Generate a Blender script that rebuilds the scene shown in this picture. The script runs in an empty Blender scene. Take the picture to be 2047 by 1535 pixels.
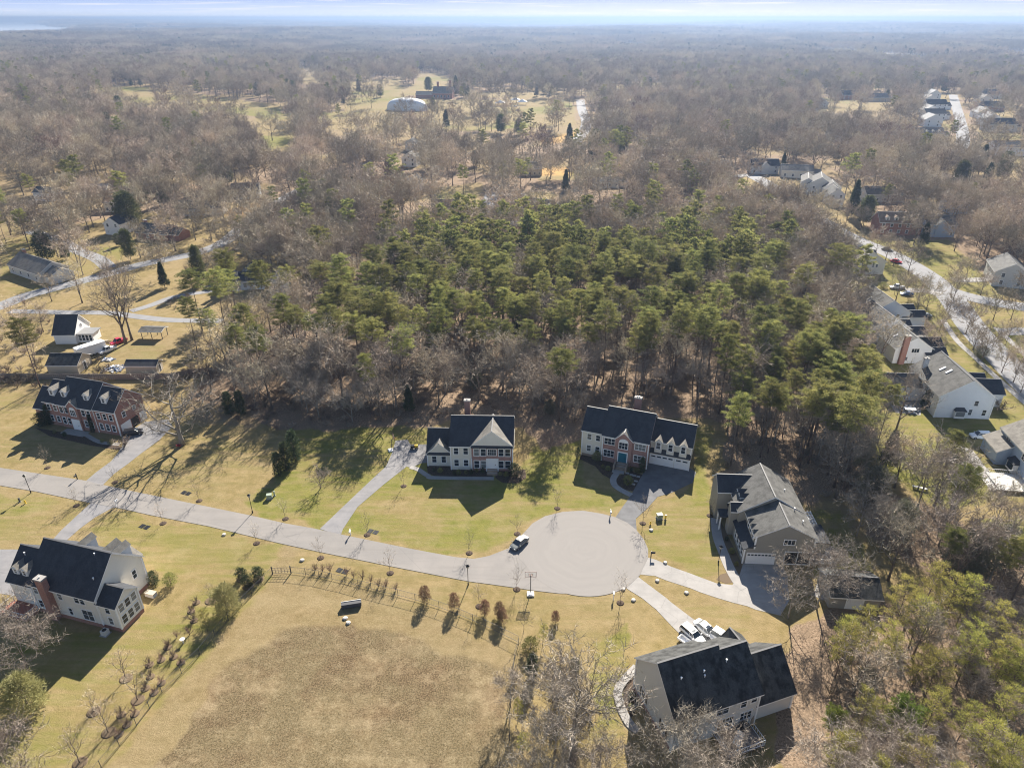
import bpy, math, random
import numpy as np
from mathutils import Vector, Matrix
R = math.radians
scene = bpy.context.scene
COL = scene.collection

# ------------------------------------------------------------------ camera, sky, sun, exposure
CH, CF = 80.0, 1380.0                       # drone height (m), focal length in pixels of a 2047 px wide frame
PT = math.atan((767.5 - 36) / CF)           # downward pitch
cd = bpy.data.cameras.new('camera'); cam = bpy.data.objects.new('camera', cd); COL.objects.link(cam)
cam.location = (0, 0, CH); cam.rotation_euler = (math.pi / 2 - PT, 0, 0)
cd.sensor_width = 36; cd.lens = 36 * CF / 2047; cd.clip_start = .5; cd.clip_end = 90000
scene.camera = cam
SUN_EL, SUN_AZ = 32.5, 13.5                 # azimuth from +Y towards +X
sd = Vector((math.cos(R(SUN_EL)) * math.sin(R(SUN_AZ)), math.cos(R(SUN_EL)) * math.cos(R(SUN_AZ)), math.sin(R(SUN_EL))))
sl = bpy.data.lights.new('sun', 'SUN'); sl.energy = 5.0; sl.angle = R(.5); sl.color = (1, .93, .82)
so = bpy.data.objects.new('sun', sl); COL.objects.link(so); so.rotation_euler = sd.to_track_quat('Z', 'Y').to_euler()
so.location = (0, 0, 200)
W = bpy.data.worlds.new('World'); scene.world = W; W.use_nodes = True
wt = W.node_tree; wn = wt.nodes; wl = wt.links
bg = wn['Background']
sky = wn.new('ShaderNodeTexSky'); sky.sky_type = 'NISHITA'; sky.sun_disc = False
sky.sun_elevation = R(SUN_EL); sky.sun_rotation = R(SUN_AZ); sky.altitude = 80; sky.dust_density = .6; sky.air_density = 1.0; sky.ozone_density = 2.0
def wnode(t, **k):
    n = wn.new(t)
    for a, b in k.items(): setattr(n, a, b)
    return n
tc = wnode('ShaderNodeTexCoord'); sx = wnode('ShaderNodeSeparateXYZ'); wl.new(tc.outputs['Generated'], sx.inputs[0])
# low cloud bands close to the horizon, blue above them
mr = wnode('ShaderNodeMapRange'); mr.inputs['From Min'].default_value = .000; mr.inputs['From Max'].default_value = .019
wl.new(sx.outputs['Z'], mr.inputs['Value'])
mp = wnode('ShaderNodeMapping'); mp.inputs['Scale'].default_value = (7, 7, 260); wl.new(tc.outputs['Generated'], mp.inputs[0])
nz = wnode('ShaderNodeTexNoise'); nz.inputs['Scale'].default_value = 1.3; nz.inputs['Detail'].default_value = 6; nz.inputs['Roughness'].default_value = .6
wl.new(mp.outputs[0], nz.inputs['Vector'])
cr = wnode('ShaderNodeValToRGB'); cr.color_ramp.elements[0].position = .54; cr.color_ramp.elements[1].position = .78
wl.new(nz.outputs['Fac'], cr.inputs[0])
g = wnode('ShaderNodeValToRGB')
g.color_ramp.elements[0].color = (5.6, 6.3, 7.6, 1); g.color_ramp.elements[1].color = (2.2, 3.5, 7.0, 1)
e = g.color_ramp.elements.new(.35); e.color = (4.4, 5.4, 7.6, 1)
wl.new(mr.outputs[0], g.inputs[0])
mc = wnode('ShaderNodeMix', data_type='RGBA'); wl.new(cr.outputs[0], mc.inputs[0]); wl.new(g.outputs[0], mc.inputs[6]); mc.inputs[7].default_value = (7.0, 6.9, 7.3, 1)
low = wnode('ShaderNodeMapRange'); low.inputs['From Min'].default_value = .03; low.inputs['From Max'].default_value = .09; low.inputs['To Min'].default_value = .85; low.inputs['To Max'].default_value = 0
wl.new(sx.outputs['Z'], low.inputs['Value'])
mx = wnode('ShaderNodeMix', data_type='RGBA'); wl.new(low.outputs[0], mx.inputs[0]); wl.new(sky.outputs[0], mx.inputs[6]); wl.new(mc.outputs[2], mx.inputs[7])
wl.new(mx.outputs[2], bg.inputs['Color']); bg.inputs['Strength'].default_value = .052
vs = scene.view_settings; vs.view_transform = 'Standard'; vs.look = 'None'; vs.gamma = 1; vs.use_curve_mapping = False; vs.exposure = 1.52
cy = scene.cycles; cy.max_bounces = 4; cy.diffuse_bounces = 2; cy.glossy_bounces = 2; cy.transmission_bounces = 2; cy.volume_bounces = 0
cy.transparent_max_bounces = 4; cy.use_adaptive_sampling = False; cy.use_denoising = True; cy.denoiser = 'OPENIMAGEDENOISE'; cy.denoising_input_passes = 'RGB_ALBEDO_NORMAL'; cy.denoising_prefilter = 'ACCURATE'; cy.pixel_filter_type = 'BLACKMAN_HARRIS'; cy.filter_width = 1.1; cy.caustics_reflective = False; cy.caustics_refractive = False
cy.sample_clamp_indirect = 4

# ------------------------------------------------------------------ helpers
SP, CP = math.sin(PT), math.cos(PT)
def G(u, v, z=0.0):
    'point at height z seen at pixel (u, v) of the 2047 x 1535 photograph'
    x = (u - 1023.5) / CF; y = (v - 767.5) / CF; d = SP + y * CP; t = (CH - z) / d
    return (x * t, (CP - y * SP) * t)
def GP(pts): return [G(*p) for p in pts]
def zz(x0, y0, s, pts): return [(x0 + a / s, y0 + b / s) for a, b in pts]
def lin(h):
    v = [int(h[i:i + 2], 16) / 255 for i in (0, 2, 4)]
    return tuple(c / 12.92 if c < .04045 else ((c + .055) / 1.055) ** 2.4 for c in v) + (1,)
def tag(o, label=None, cat=None, group=None, kind=None):
    if label: o['label'] = label
    if cat: o['category'] = cat
    if group: o['group'] = group
    if kind: o['kind'] = kind
    return o
def empty(name, loc=(0, 0, 0), rz=0, **k):
    o = bpy.data.objects.new(name, None); COL.objects.link(o); o.location = loc; o.rotation_euler = (0, 0, rz); o.empty_display_size = .5
    return tag(o, **k)
def link(name, me, parent=None, loc=(0, 0, 0), rz=0, **k):
    o = bpy.data.objects.new(name, me); COL.objects.link(o); o.location = loc; o.rotation_euler = (0, 0, rz)
    if parent is not None: o.parent = parent
    return tag(o, **k)

class MB:
    def __init__(s): s.v = []; s.f = []; s.m = []
    def add(s, vs, fs, m=0):
        n = len(s.v); s.v += [tuple(p) for p in vs]; s.f += [tuple(n + i for i in f) for f in fs]; s.m += [m] * len(fs); return s
    def box(s, x0, x1, y0, y1, z0, z1, m=0):
        return s.add([(x0, y0, z0), (x1, y0, z0), (x1, y1, z0), (x0, y1, z0), (x0, y0, z1), (x1, y0, z1), (x1, y1, z1), (x0, y1, z1)],
                     [(0, 3, 2, 1), (4, 5, 6, 7), (0, 1, 5, 4), (1, 2, 6, 5), (2, 3, 7, 6), (3, 0, 4, 7)], m)
    def tube(s, pts, rad, n=6, m=0, cap=True):
        base = len(s.v); k = len(pts)
        for i, p in enumerate(pts):
            p = Vector(p); d = (Vector(pts[min(i + 1, k - 1)]) - Vector(pts[max(i - 1, 0)]))
            d = d.normalized() if d.length > 1e-9 else Vector((0, 0, 1))
            a = d.orthogonal().normalized(); b = d.cross(a); r = rad[i] if hasattr(rad, '__len__') else rad
            for j in range(n):
                t = 2 * math.pi * j / n; s.v.append(tuple(p + (a * math.cos(t) + b * math.sin(t)) * r))
        for i in range(k - 1):
            for j in range(n):
                j2 = (j + 1) % n; s.f.append((base + i * n + j, base + i * n + j2, base + (i + 1) * n + j2, base + (i + 1) * n + j)); s.m.append(m)
        if cap:
            s.f.append(tuple(base + j for j in reversed(range(n)))); s.m.append(m)
            s.f.append(tuple(base + (k - 1) * n + j for j in range(n))); s.m.append(m)
        return s
    def cyl(s, x, y, z0, z1, r, n=10, m=0, r2=None): return s.tube([(x, y, z0), (x, y, z1)], [r, r if r2 is None else r2], n, m)
    def lathe(s, x, y, prof, n=12, m=0):
        b = len(s.v)
        for r, z in prof:
            for j in range(n):
                t = 2 * math.pi * j / n; s.v.append((x + r * math.cos(t), y + r * math.sin(t), z))
        for i in range(len(prof) - 1):
            for j in range(n):
                j2 = (j + 1) % n; s.f.append((b + i * n + j, b + i * n + j2, b + (i + 1) * n + j2, b + (i + 1) * n + j)); s.m.append(m)
        s.f.append(tuple(b + (len(prof) - 1) * n + j for j in range(n))); s.m.append(m)
        return s
    def mesh(s, name, mats, smooth=False):
        me = bpy.data.meshes.new(name); me.from_pydata(s.v, [], s.f)
        for q in (mats if isinstance(mats, (list, tuple)) else [mats]): me.materials.append(q)
        me.polygons.foreach_set('material_index', s.m)
        if smooth: me.polygons.foreach_set('use_smooth', [True] * len(s.f))
        me.update(); return me
    def build(s, name, mats, parent=None, loc=(0, 0, 0), rz=0, smooth=False, **k):
        return link(name, s.mesh(name, mats, smooth), parent, loc, rz, **k)

def tri_mesh(name, V, mats, mi=None):
    'triangle soup from an (n,3,3) array'
    V = np.asarray(V, dtype=np.float32).reshape(-1, 3); n = len(V) // 3
    me = bpy.data.meshes.new(name); me.vertices.add(len(V)); me.vertices.foreach_set('co', V.ravel())
    me.loops.add(len(V)); me.loops.foreach_set('vertex_index', np.arange(len(V), dtype=np.int32))
    me.polygons.add(n); me.polygons.foreach_set('loop_start', np.arange(0, len(V), 3, dtype=np.int32))
    for q in (mats if isinstance(mats, (list, tuple)) else [mats]): me.materials.append(q)
    if mi is not None: me.polygons.foreach_set('material_index', np.asarray(mi, dtype=np.int32))
    me.update(calc_edges=True); return me

# value noise (numpy)
def _h(ix, iy, s):
    n = (ix.astype(np.int64) * 374761393 + iy.astype(np.int64) * 668265263 + s * 1442695041) & 0xffffffff
    n = ((n ^ (n >> 13)) * 1274126177) & 0xffffffff
    return ((n ^ (n >> 16)) & 0xffff) / 65535.0
def vnoise(x, y, sc, seed=0, octv=3):
    x = np.asarray(x, float) / sc; y = np.asarray(y, float) / sc; r = 0; a = 1; t = 0
    for o in range(octv):
        ix = np.floor(x); iy = np.floor(y); fx = x - ix; fy = y - iy; fx = fx * fx * (3 - 2 * fx); fy = fy * fy * (3 - 2 * fy)
        h = lambda dx, dy: _h(ix + dx, iy + dy, seed + o)
        r = r + a * ((h(0, 0) * (1 - fx) + h(1, 0) * fx) * (1 - fy) + (h(0, 1) * (1 - fx) + h(1, 1) * fx) * fy)
        t += a; a *= .5; x = x * 2.03 + 11; y = y * 2.03 + 7
    return r / t
def inpoly(x, y, poly):
    x = np.asarray(x, float); y = np.asarray(y, float); c = np.zeros(x.shape, bool); n = len(poly)
    for i in range(n):
        x0, y0 = poly[i]; x1, y1 = poly[(i + 1) % n]
        if y0 == y1: continue
        k = ((y0 > y) != (y1 > y)) & (x < (x1 - x0) * (y - y0) / (y1 - y0) + x0); c ^= k
    return c
def seg_dist(x, y, line):
    d = np.full(np.shape(x), 1e9)
    for (x0, y0), (x1, y1) in zip(line, line[1:]):
        L = (x1 - x0) ** 2 + (y1 - y0) ** 2 + 1e-9; t = np.clip(((x - x0) * (x1 - x0) + (y - y0) * (y1 - y0)) / L, 0, 1)
        d = np.minimum(d, np.hypot(x - x0 - t * (x1 - x0), y - y0 - t * (y1 - y0)))
    return d
def terr(x, y):
    x = np.asarray(x, float); y = np.asarray(y, float); r = np.hypot(x, y)
    a = np.clip((r - 1000) / 2500, 0, 1); b = np.clip((r - 3500) / 9000, 0, 1)
    a_ = x / np.maximum(y, 1.0); wob = (vnoise(x, y, 1500, 31, 2) - .5) * .09
    lk = np.clip((-.565 + wob - a_) / .02, 0, 1) * np.clip((y - 3800) / 300, 0, 1) * np.clip((17500 - y) / 2000, 0, 1)
    h = a * (vnoise(x, y, 900, 3, 2) - .55) * 50 + b * (vnoise(x, y * 1.6, 3600, 9, 3) - .42) * 130
    h = np.minimum(h, 60)
    h = np.where(x < -.3 * y, np.maximum(h, -1.5), h)
    return h * (1 - lk) - 22 * lk

# ------------------------------------------------------------------ materials
def mat(name, col, rough=.8, spec=.3, metal=0, emit=None):
    m = bpy.data.materials.new(name); m.use_nodes = True; b = m.node_tree.nodes['Principled BSDF']
    b.inputs['Base Color'].default_value = col if len(col) == 4 else tuple(col) + (1,)
    b.inputs['Roughness'].default_value = rough; b.inputs['Metallic'].default_value = metal; b.inputs['Specular IOR Level'].default_value = spec
    return m
class NT:
    def __init__(s, m): s.t = m.node_tree; s.n = s.t.nodes; s.l = s.t.links; s.b = s.n['Principled BSDF']
    def node(s, t, ins=None, **k):
        n = s.n.new(t)
        for a, b in k.items(): setattr(n, a, b)
        for a, b in (ins or {}).items():
            if hasattr(b, 'is_output') or hasattr(b, 'links') : s.l.new(b, n.inputs[a])
            else: n.inputs[a].default_value = b
        return n
    def pos(s): return s.node('ShaderNodeNewGeometry').outputs['Position']
    def obj(s): return s.node('ShaderNodeTexCoord').outputs['Object']
    def noise(s, vec, sc, det=3, rough=.6, out='Fac'):
        return s.node('ShaderNodeTexNoise', {'Vector': vec, 'Scale': sc, 'Detail': det, 'Roughness': rough}).outputs[out]
    def math(s, op, a, b=0.0, clamp=False):
        n = s.node('ShaderNodeMath', {0: a, 1: b}, operation=op); n.use_clamp = clamp; return n.outputs[0]
    def ramp(s, f, a, b): return s.node('ShaderNodeMapRange', {'Value': f, 'From Min': a, 'From Max': b}).outputs[0]
    def mix(s, f, a, b, bt='MIX'):
        n = s.node('ShaderNodeMix', data_type='RGBA', blend_type=bt)
        for i, v in ((0, f), (6, a), (7, b)):
            if hasattr(v, 'links'): s.l.new(v, n.inputs[i])
            else: n.inputs[i].default_value = v
        return n.outputs[2]
    def base(s, c): s.l.new(c, s.b.inputs['Base Color'])
    def bump(s, h, st=.3, d=.1):
        n = s.node('ShaderNodeBump', {'Height': h, 'Strength': st, 'Distance': d}); s.l.new(n.outputs[0], s.b.inputs['Normal'])

def m_asphalt(name, c1, c2, sc=.25):
    m = mat(name, c1, .9, .2); t = NT(m); p = t.pos()
    a = t.noise(p, sc, 4, .6); f = t.noise(p, 9, 2, .7)
    col = t.mix(t.ramp(a, .35, .65), c1, c2); col = t.mix(t.math('MULTIPLY', t.ramp(t.noise(t.node('ShaderNodeMapping', {'Vector': p, 'Rotation': (0, 0, R(21)), 'Scale': (.06, 1.1, 1)}).outputs[0], .9, 3, .6), .5, .66), .3), col, tuple(q * .72 for q in c1[:3]) + (1,)); col = t.mix(t.math('MULTIPLY', f, .35), col, (.5, .5, .5, 1), 'OVERLAY')
    # fine wandering cracks
    pt_ = t.node('ShaderNodeTexVoronoi', {'Vector': p, 'Scale': .09}, feature='F1', distance='CHEBYCHEV').outputs['Color']; col = t.mix(t.math('MULTIPLY', t.node('ShaderNodeSeparateColor', {0: pt_}).outputs[0], .16), col, (.17, .165, .16, 1))
    v = t.node('ShaderNodeTexVoronoi', {'Vector': t.mix(.12, p, t.noise(p, .6, 3, .6, 'Color')), 'Scale': .16}, feature='DISTANCE_TO_EDGE').outputs['Distance']
    col = t.mix(t.math('MULTIPLY', t.ramp(v, .006, .0), .35), col, (.1, .1, .1, 1)); t.base(col); return m
M_ROAD = m_asphalt('street_asphalt', (.258, .238, .22, 1), (.225, .21, .197, 1))
M_SAC = m_asphalt('turning_circle_asphalt', (.285, .27, .265, 1), (.235, .226, .228, 1))
_t = NT(M_SAC); _o = _t.obj(); _s = _t.node('ShaderNodeSeparateXYZ', {0: _o})
_r = _t.math('SQRT', _t.math('ADD', _t.math('MULTIPLY', _s.outputs[0], _s.outputs[0]), _t.math('MULTIPLY', _s.outputs[1], _s.outputs[1])))
_v = _t.node('ShaderNodeCombineXYZ', {0: _t.math('ADD', _r, _t.math('MULTIPLY', _t.noise(_o, .25, 2), 2.5)), 1: _t.math('MULTIPLY', _t.math('ARCTAN2', _s.outputs[1], _s.outputs[0]), .5)}).outputs[0]
_c = _t.mix(_t.ramp(_t.noise(_v, 1.1, 4, .6), .38, .62), (.25, .233, .217, 1), (.238, .222, .208, 1)); _t.base(_t.mix(_t.math('MULTIPLY', _t.noise(_o, 9, 2, .7), .3), _c, (.5, .5, .5, 1), 'OVERLAY'))
M_DRIVE = m_asphalt('driveway_asphalt', (.20, .195, .20, 1), (.25, .24, .24, 1), .5)
M_DRIVE_D = m_asphalt('fresh_driveway_asphalt', (.12, .12, .125, 1), (.17, .17, .175, 1), .5)
M_CONC = m_asphalt('concrete', (.36, .34, .32, 1), (.30, .285, .27, 1), .6)
M_STREET = m_asphalt('far_street_asphalt', (.27, .265, .27, 1), (.22, .22, .225, 1))

def m_ground():
    m = mat('ground_cover', (.3, .25, .15, 1), .95, .05); t = NT(m); p = t.pos()
    at = t.node('ShaderNodeVertexColor', layer_name='Cover').outputs['Color']
    sep = t.node('ShaderNodeSeparateColor', {0: at}); g, l, r = sep.outputs[0], sep.outputs[1], sep.outputs[2]
    at2 = t.node('ShaderNodeVertexColor', layer_name='Cover2').outputs['Color']
    sep2 = t.node('ShaderNodeSeparateColor', {0: at2}); stripe, orange, far = sep2.outputs[0], sep2.outputs[1], sep2.outputs[2]
    n1 = t.noise(p, .07, 5, .65); n2 = t.noise(p, .5, 4, .6); n3 = t.noise(p, 3.2, 3, .7); n4 = t.noise(p, 11, 2, .7)
    dry = t.mix(t.ramp(n2, .35, .65), (.31, .235, .115, 1), (.22, .17, .07, 1))
    dry = t.mix(t.math('MULTIPLY', t.ramp(n1, .42, .62), .5), dry, (.33, .245, .14, 1))
    green = t.mix(t.ramp(n2, .3, .7), (.145, .155, .032, 1), (.23, .21, .06, 1))
    # mowing stripes along the street
    rot = t.node('ShaderNodeMapping', {'Vector': p, 'Rotation': (0, 0, R(20)), 'Scale': (.12, 1, 1)}).outputs[0]
    st = t.noise(rot, .9, 2, .6)
    gf = t.math('ADD', t.math('MULTIPLY', g, 1.5), t.math('ADD', t.math('MULTIPLY', t.math('SUBTRACT', n1, .5), 2.6), t.math('MULTIPLY', t.math('SUBTRACT', st, .5), 1.7)))
    gf = t.math('MULTIPLY', t.ramp(gf, .3, 1.15), t.ramp(g, .02, .3))
    col = t.mix(gf, dry, green)
    col = t.mix(t.math('MULTIPLY', t.math('MULTIPLY', t.ramp(st, .46, .6), stripe), .45), col, (.2, .17, .065, 1))
    n5 = t.noise(p, 1.5, 4, .65)
    col = t.mix(t.math('MULTIPLY', t.ramp(n5, .42, .68), .38), col, t.mix(.5, col, (.10, .085, .03, 1)))
    col = t.mix(t.math('MULTIPLY', t.ramp(t.noise(p, .22, 4, .7), .5, .68), .35), col, (.34, .27, .15, 1))
    n6 = t.noise(p, 4.5, 8, .82); n7 = t.noise(p, .8, 7, .78)
    # rough meadow: brown, with bleached tufts
    rough = t.mix(t.ramp(t.math('ADD', t.math('MULTIPLY', n6, .55), t.math('MULTIPLY', n7, .45)), .42, .60), (.14, .092, .05, 1), (.31, .23, .135, 1)); rough = t.mix(t.math('MULTIPLY', t.ramp(t.noise(rot, .35, 3, .6), .45, .62), .4), rough, (.37, .29, .18, 1))
    rough = t.mix(t.math('MULTIPLY', t.ramp(t.noise(p, .09, 6, .78), .40, .52), t.ramp(r, .55, .95)), rough, t.mix(t.ramp(n6, .43, .58), (.05, .034, .019, 1), (.24, .172, .10, 1)))
    rough = t.mix(t.math('MULTIPLY', t.ramp(n1, .38, .52), .28), rough, t.mix(t.ramp(n3, .4, .6), (.17, .145, .07, 1), (.30, .265, .15, 1)))
    rough = t.mix(t.math('MULTIPLY', t.ramp(n7, .5, .66), .35), rough, (.36, .29, .18, 1))
    col = t.mix(r, col, rough)
    # oak leaves on the woodland floor
    leaf = t.mix(t.ramp(n3, .38, .58), (.11, .077, .052, 1), (.38, .275, .19, 1)); leaf = t.mix(t.ramp(n2, .38, .66), leaf, (.24, .175, .12, 1))
    leaf = t.mix(t.ramp(n4, .62, .72), leaf, (.60, .44, .31, 1))
    lf = t.math('MULTIPLY', t.ramp(t.math('ADD', l, t.math('MULTIPLY', t.math('SUBTRACT', n2, .5), .8)), .25, .7), t.ramp(l, .02, .2))
    col = t.mix(lf, col, leaf)
    col = t.mix(orange, col, (.55, .33, .12, 1))
    fw = t.mix(t.ramp(t.noise(p, .05, 6, .75), .36, .64), (.07, .055, .045, 1), (.17, .135, .105, 1))
    fw = t.mix(t.math('MULTIPLY', t.ramp(t.noise(p, .0016, 5, .6), .55, .68), .4), fw, (.25, .21, .13, 1))
    col = t.mix(far, col, fw)
    col = t.mix(t.math('MULTIPLY', t.ramp(n4, .42, .7), .32), col, (.08, .06, .03, 1), 'MIX')
    t.base(col); t.bump(t.math('ADD', n3, n4), .6, .12); return m
M_GROUND = m_ground()

def m_leaf(name, c1, c2, trans=.3, var=.25, hue=.03):
    m = mat(name, c1, .75, .25); t = NT(m)
    oi = t.node('ShaderNodeObjectInfo').outputs['Random']
    n = t.noise(t.obj(), .9, 3, .7); big = t.noise(t.pos(), .011, 4, .6)
    col = t.mix(t.ramp(n, .35, .65), c1, c2)
    hs = t.node('ShaderNodeHueSaturation', {'Color': col, 'Hue': t.math('ADD', .5 - hue / 2, t.math('MULTIPLY', oi, hue)), 'Value': t.math('ADD', 1 - var / 2, t.math('MULTIPLY', t.math('FRACT', t.math('MULTIPLY', oi, 7.3)), var)), 'Saturation': 1.0}).outputs[0]
    if not trans: hs = t.mix(t.math('MULTIPLY', t.ramp(big, .45, .62), .45), hs, t.mix(.4, hs, (.17, .15, .12, 1)))
    t.base(hs)
    if trans:
        tr = t.node('ShaderNodeBsdfTranslucent'); t.l.new(hs, tr.inputs[0])
        ms = t.node('ShaderNodeMixShader', {0: trans}); t.l.new(t.b.outputs[0], ms.inputs[1]); t.l.new(tr.outputs[0], ms.inputs[2])
        t.l.new(ms.outputs[0], t.n['Material Output'].inputs[0])
    return m
M_BARK = m_leaf('bark', (.21, .165, .13, 1), (.14, .11, .09, 1), 0, .4, .02)
M_BARK_P = m_leaf('pine_bark', (.17, .12, .095, 1), (.095, .07, .058, 1), 0, .4, .02)
M_BARK_L = m_leaf('pale_bark', (.34, .31, .27, 1), (.22, .195, .165, 1), 0, .3, .02)
M_TWIG = m_leaf('bare_twigs', (.51, .425, .315, 1), (.36, .29, .21, 1), 0, .85, .03)
M_TWIG_G = m_leaf('grey_twigs', (.38, .32, .26, 1), (.27, .225, .18, 1), 0, .4, .03)
M_TWIG_R = m_leaf('reddish_twigs', (.25, .155, .12, 1), (.18, .115, .09, 1), 0, .35, .03)
M_PINE = m_leaf('pine_needles', (.335, .32, .10, 1), (.145, .16, .058, 1), .4, .7, .03)
M_PINE_Y = m_leaf('young_pine_needles', (.43, .39, .105, 1), (.22, .225, .068, 1), .45, .4, .03)
M_PINE_M = m_leaf('olive_needles', (.15, .165, .065, 1), (.085, .10, .04, 1), .3, .4, .04)
M_PINE_D = m_leaf('dark_needles', (.045, .062, .028, 1), (.07, .09, .038, 1), .2, .4, .04)
M_HOLLY = m_leaf('grey_green_leaves', (.13, .14, .09, 1), (.19, .18, .13, 1), .2, .4, .04)
M_LIME = m_leaf('spring_leaves', (.33, .32, .13, 1), (.22, .215, .09, 1), .35, .3, .03)
M_BRUSH = m_leaf('brush_twigs', (.22, .165, .12, 1), (.14, .105, .085, 1), 0, .5, .05)
M_COPPER = m_leaf('copper_shrub', (.26, .16, .10, 1), (.18, .105, .065, 1), .2, .3, .03)
M_BRIGHT = m_leaf('bright_leaves', (.20, .25, .05, 1), (.12, .16, .035, 1), .3, .2, .03)

def m_siding(name, c, c2=None):
    m = mat(name, c, .6, .3); t = NT(m); s3 = t.node('ShaderNodeSeparateXYZ', {0: t.obj()})
    w = t.math('FRACT', t.math('MULTIPLY', s3.outputs[2], 5.0)); n = t.noise(t.obj(), .8, 3)
    col = t.mix(t.math('MULTIPLY', t.ramp(w, .12, 0), .3), c, tuple(q * .5 for q in c[:3]) + (1,))
    col = t.mix(t.math('MULTIPLY', n, .18), col, (.35, .33, .3, 1)); t.base(col); return m
def m_brick(name, c1, c2, mort=(.42, .36, .32, 1)):
    m = mat(name, c1, .9, .1); t = NT(m); s3 = t.node('ShaderNodeSeparateXYZ', {0: t.obj()})
    v = t.node('ShaderNodeCombineXYZ', {0: t.math('ADD', s3.outputs[0], s3.outputs[1]), 1: s3.outputs[2]}).outputs[0]
    b = t.node('ShaderNodeTexBrick', {'Vector': v, 'Color1': c1, 'Color2': c2, 'Mortar': mort, 'Scale': 1.0, 'Mortar Size': .012, 'Brick Width': .24, 'Row Height': .08})
    col = t.mix(t.math('MULTIPLY', t.ramp(t.noise(t.obj(), .7, 4), .4, .7), .35), b.outputs[0], c2); t.base(col); return m
def m_roof(name, c1, c2, streak=.3):
    m = mat(name, c1, .85, .25); t = NT(m); o = t.obj(); s3 = t.node('ShaderNodeSeparateXYZ', {0: o})
    row = t.math('FRACT', t.math('MULTIPLY', s3.outputs[2], 9.0))
    col = t.mix(t.ramp(t.noise(o, 6, 3, .8), .35, .65), c1, c2)
    col = t.mix(t.math('MULTIPLY', t.ramp(row, .2, 0), .35), col, (.02, .02, .022, 1))
    st = t.noise(t.node('ShaderNodeMapping', {'Vector': o, 'Scale': (1.3, 1.3, .12)}).outputs[0], .7, 4, .65)
    col = t.mix(t.math('MULTIPLY', t.ramp(st, .42, .62), min(1, streak * 1.9)), col, tuple(q * .45 for q in c1[:3]) + (1,))
    t.base(col); return m
M_WHITE = mat('white_trim', (.82, .81, .80, 1), .5); M_PALE = mat('pale_frame', (.62, .60, .56, 1), .5)
M_GLASS = mat('window_glass', (.03, .04, .055, 1), .12, .5)
_t = NT(M_GLASS); _r = _t.node('ShaderNodeObjectInfo').outputs['Random']; _t.base(_t.mix(_t.ramp(_r, .6, .95), (.02, .03, .045, 1), (.20, .21, .21, 1)))
M_BLACK = mat('black_metal', (.02, .02, .022, 1), .45); M_DKGREY = mat('dark_grey', (.07, .07, .075, 1), .6)
M_MULCH = mat('mulch', (.045, .03, .022, 1), .95)
t = NT(M_MULCH); t.base(t.mix(t.ramp(t.noise(t.pos(), 5, 3, .8), .4, .62), (.035, .024, .018, 1), (.11, .075, .05, 1)))
M_RINGM = mat('tree_mulch', (.14, .10, .062, 1), .95)
S_CREAM = m_siding('cream_siding', (.76, .71, .62, 1)); S_WARM = m_siding('warm_white_siding', (.80, .76, .69, 1)); S_GREY = m_siding('taupe_siding', (.30, .28, .24, 1))
S_LGREY = m_siding('light_grey_siding', (.60, .59, .57, 1)); S_WHITE = m_siding('white_siding', (.82, .82, .83, 1)); S_BLUE = m_siding('blue_siding', (.32, .42, .58, 1))
S_TAN = m_siding('tan_siding', (.5, .43, .33, 1)); S_DKBLUE = m_siding('slate_blue_siding', (.16, .22, .30, 1))
B_RED = m_brick('red_brick', (.36, .13, .085, 1), (.27, .10, .07, 1)); B_PINK = m_brick('rose_brick', (.36, .16, .13, 1), (.28, .12, .10, 1)); B_TAN = m_brick('tan_brick', (.36, .27, .19, 1), (.28, .20, .14, 1))
RF_DARK = m_roof('dark_shaded_shingles', (.042, .046, .055, 1), (.065, .068, .076, 1), .2); RF_GREY = m_roof('grey_shingles', (.10, .098, .092, 1), (.14, .136, .128, 1), .35)  # RF_DARK: shade on slopes facing away from the sun put into the colour
RF_BLK = m_roof('black_streaked_shingles', (.05, .052, .052, 1), (.085, .085, .082, 1), .55); RF_WARM = m_roof('weathered_sunlit_shingles', (.20, .185, .16, 1), (.26, .24, .21, 1), .3)  # RF_WARM: weathered tone, also paints sunlight on gables of dark roofs
RF_BRN = m_roof('brown_shingles', (.26, .18, .12, 1), (.32, .23, .16, 1), .3); RF_PALE = m_roof('pale_roof', (.24, .24, .24, 1), (.30, .30, .30, 1), .1)

# ------------------------------------------------------------------ layout of the ground (photo pixels -> ground points)
ROAD = [(-260, 925), (0, 935), (171, 960.6), (200, 968), (268.7, 982.6), (500, 1030), (569.7, 1046), (630, 1056.7), (683, 1068.4), (816, 1095.7), (909.8, 1113.3), (946.9, 1117), (978, 1111), (1017, 1095.7), (1048.4, 1064)]
SAC = [(1048.4, 1064), (1064, 1046.5), (1089.4, 1031.8), (1124.6, 1023), (1165.7, 1020.6), (1204.7, 1027), (1230, 1033.7), (1253.6, 1044.5), (1271, 1058), (1286.8, 1077.7), (1295.6, 1097.3), (1295.6, 1115), (1286.8, 1132.4), (1279, 1150), (1253.6, 1173.5), (1224, 1180), (1195, 1185), (1156, 1187.5), (1116.8, 1186), (1068, 1180.3), (1028.9, 1174.5)]
ROADB = [(980, 1167.6), (937, 1162), (786.8, 1132.9), (700, 1115.3), (650, 1105.5), (560, 1086), (417, 1051.8), (342, 1037.5), (300, 1029.3), (244, 1016.8), (183, 1005.8), (73, 982.6), (0, 970.4), (-260, 950)]
P_STREET = GP(ROAD + SAC[1:] + ROADB)
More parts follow.
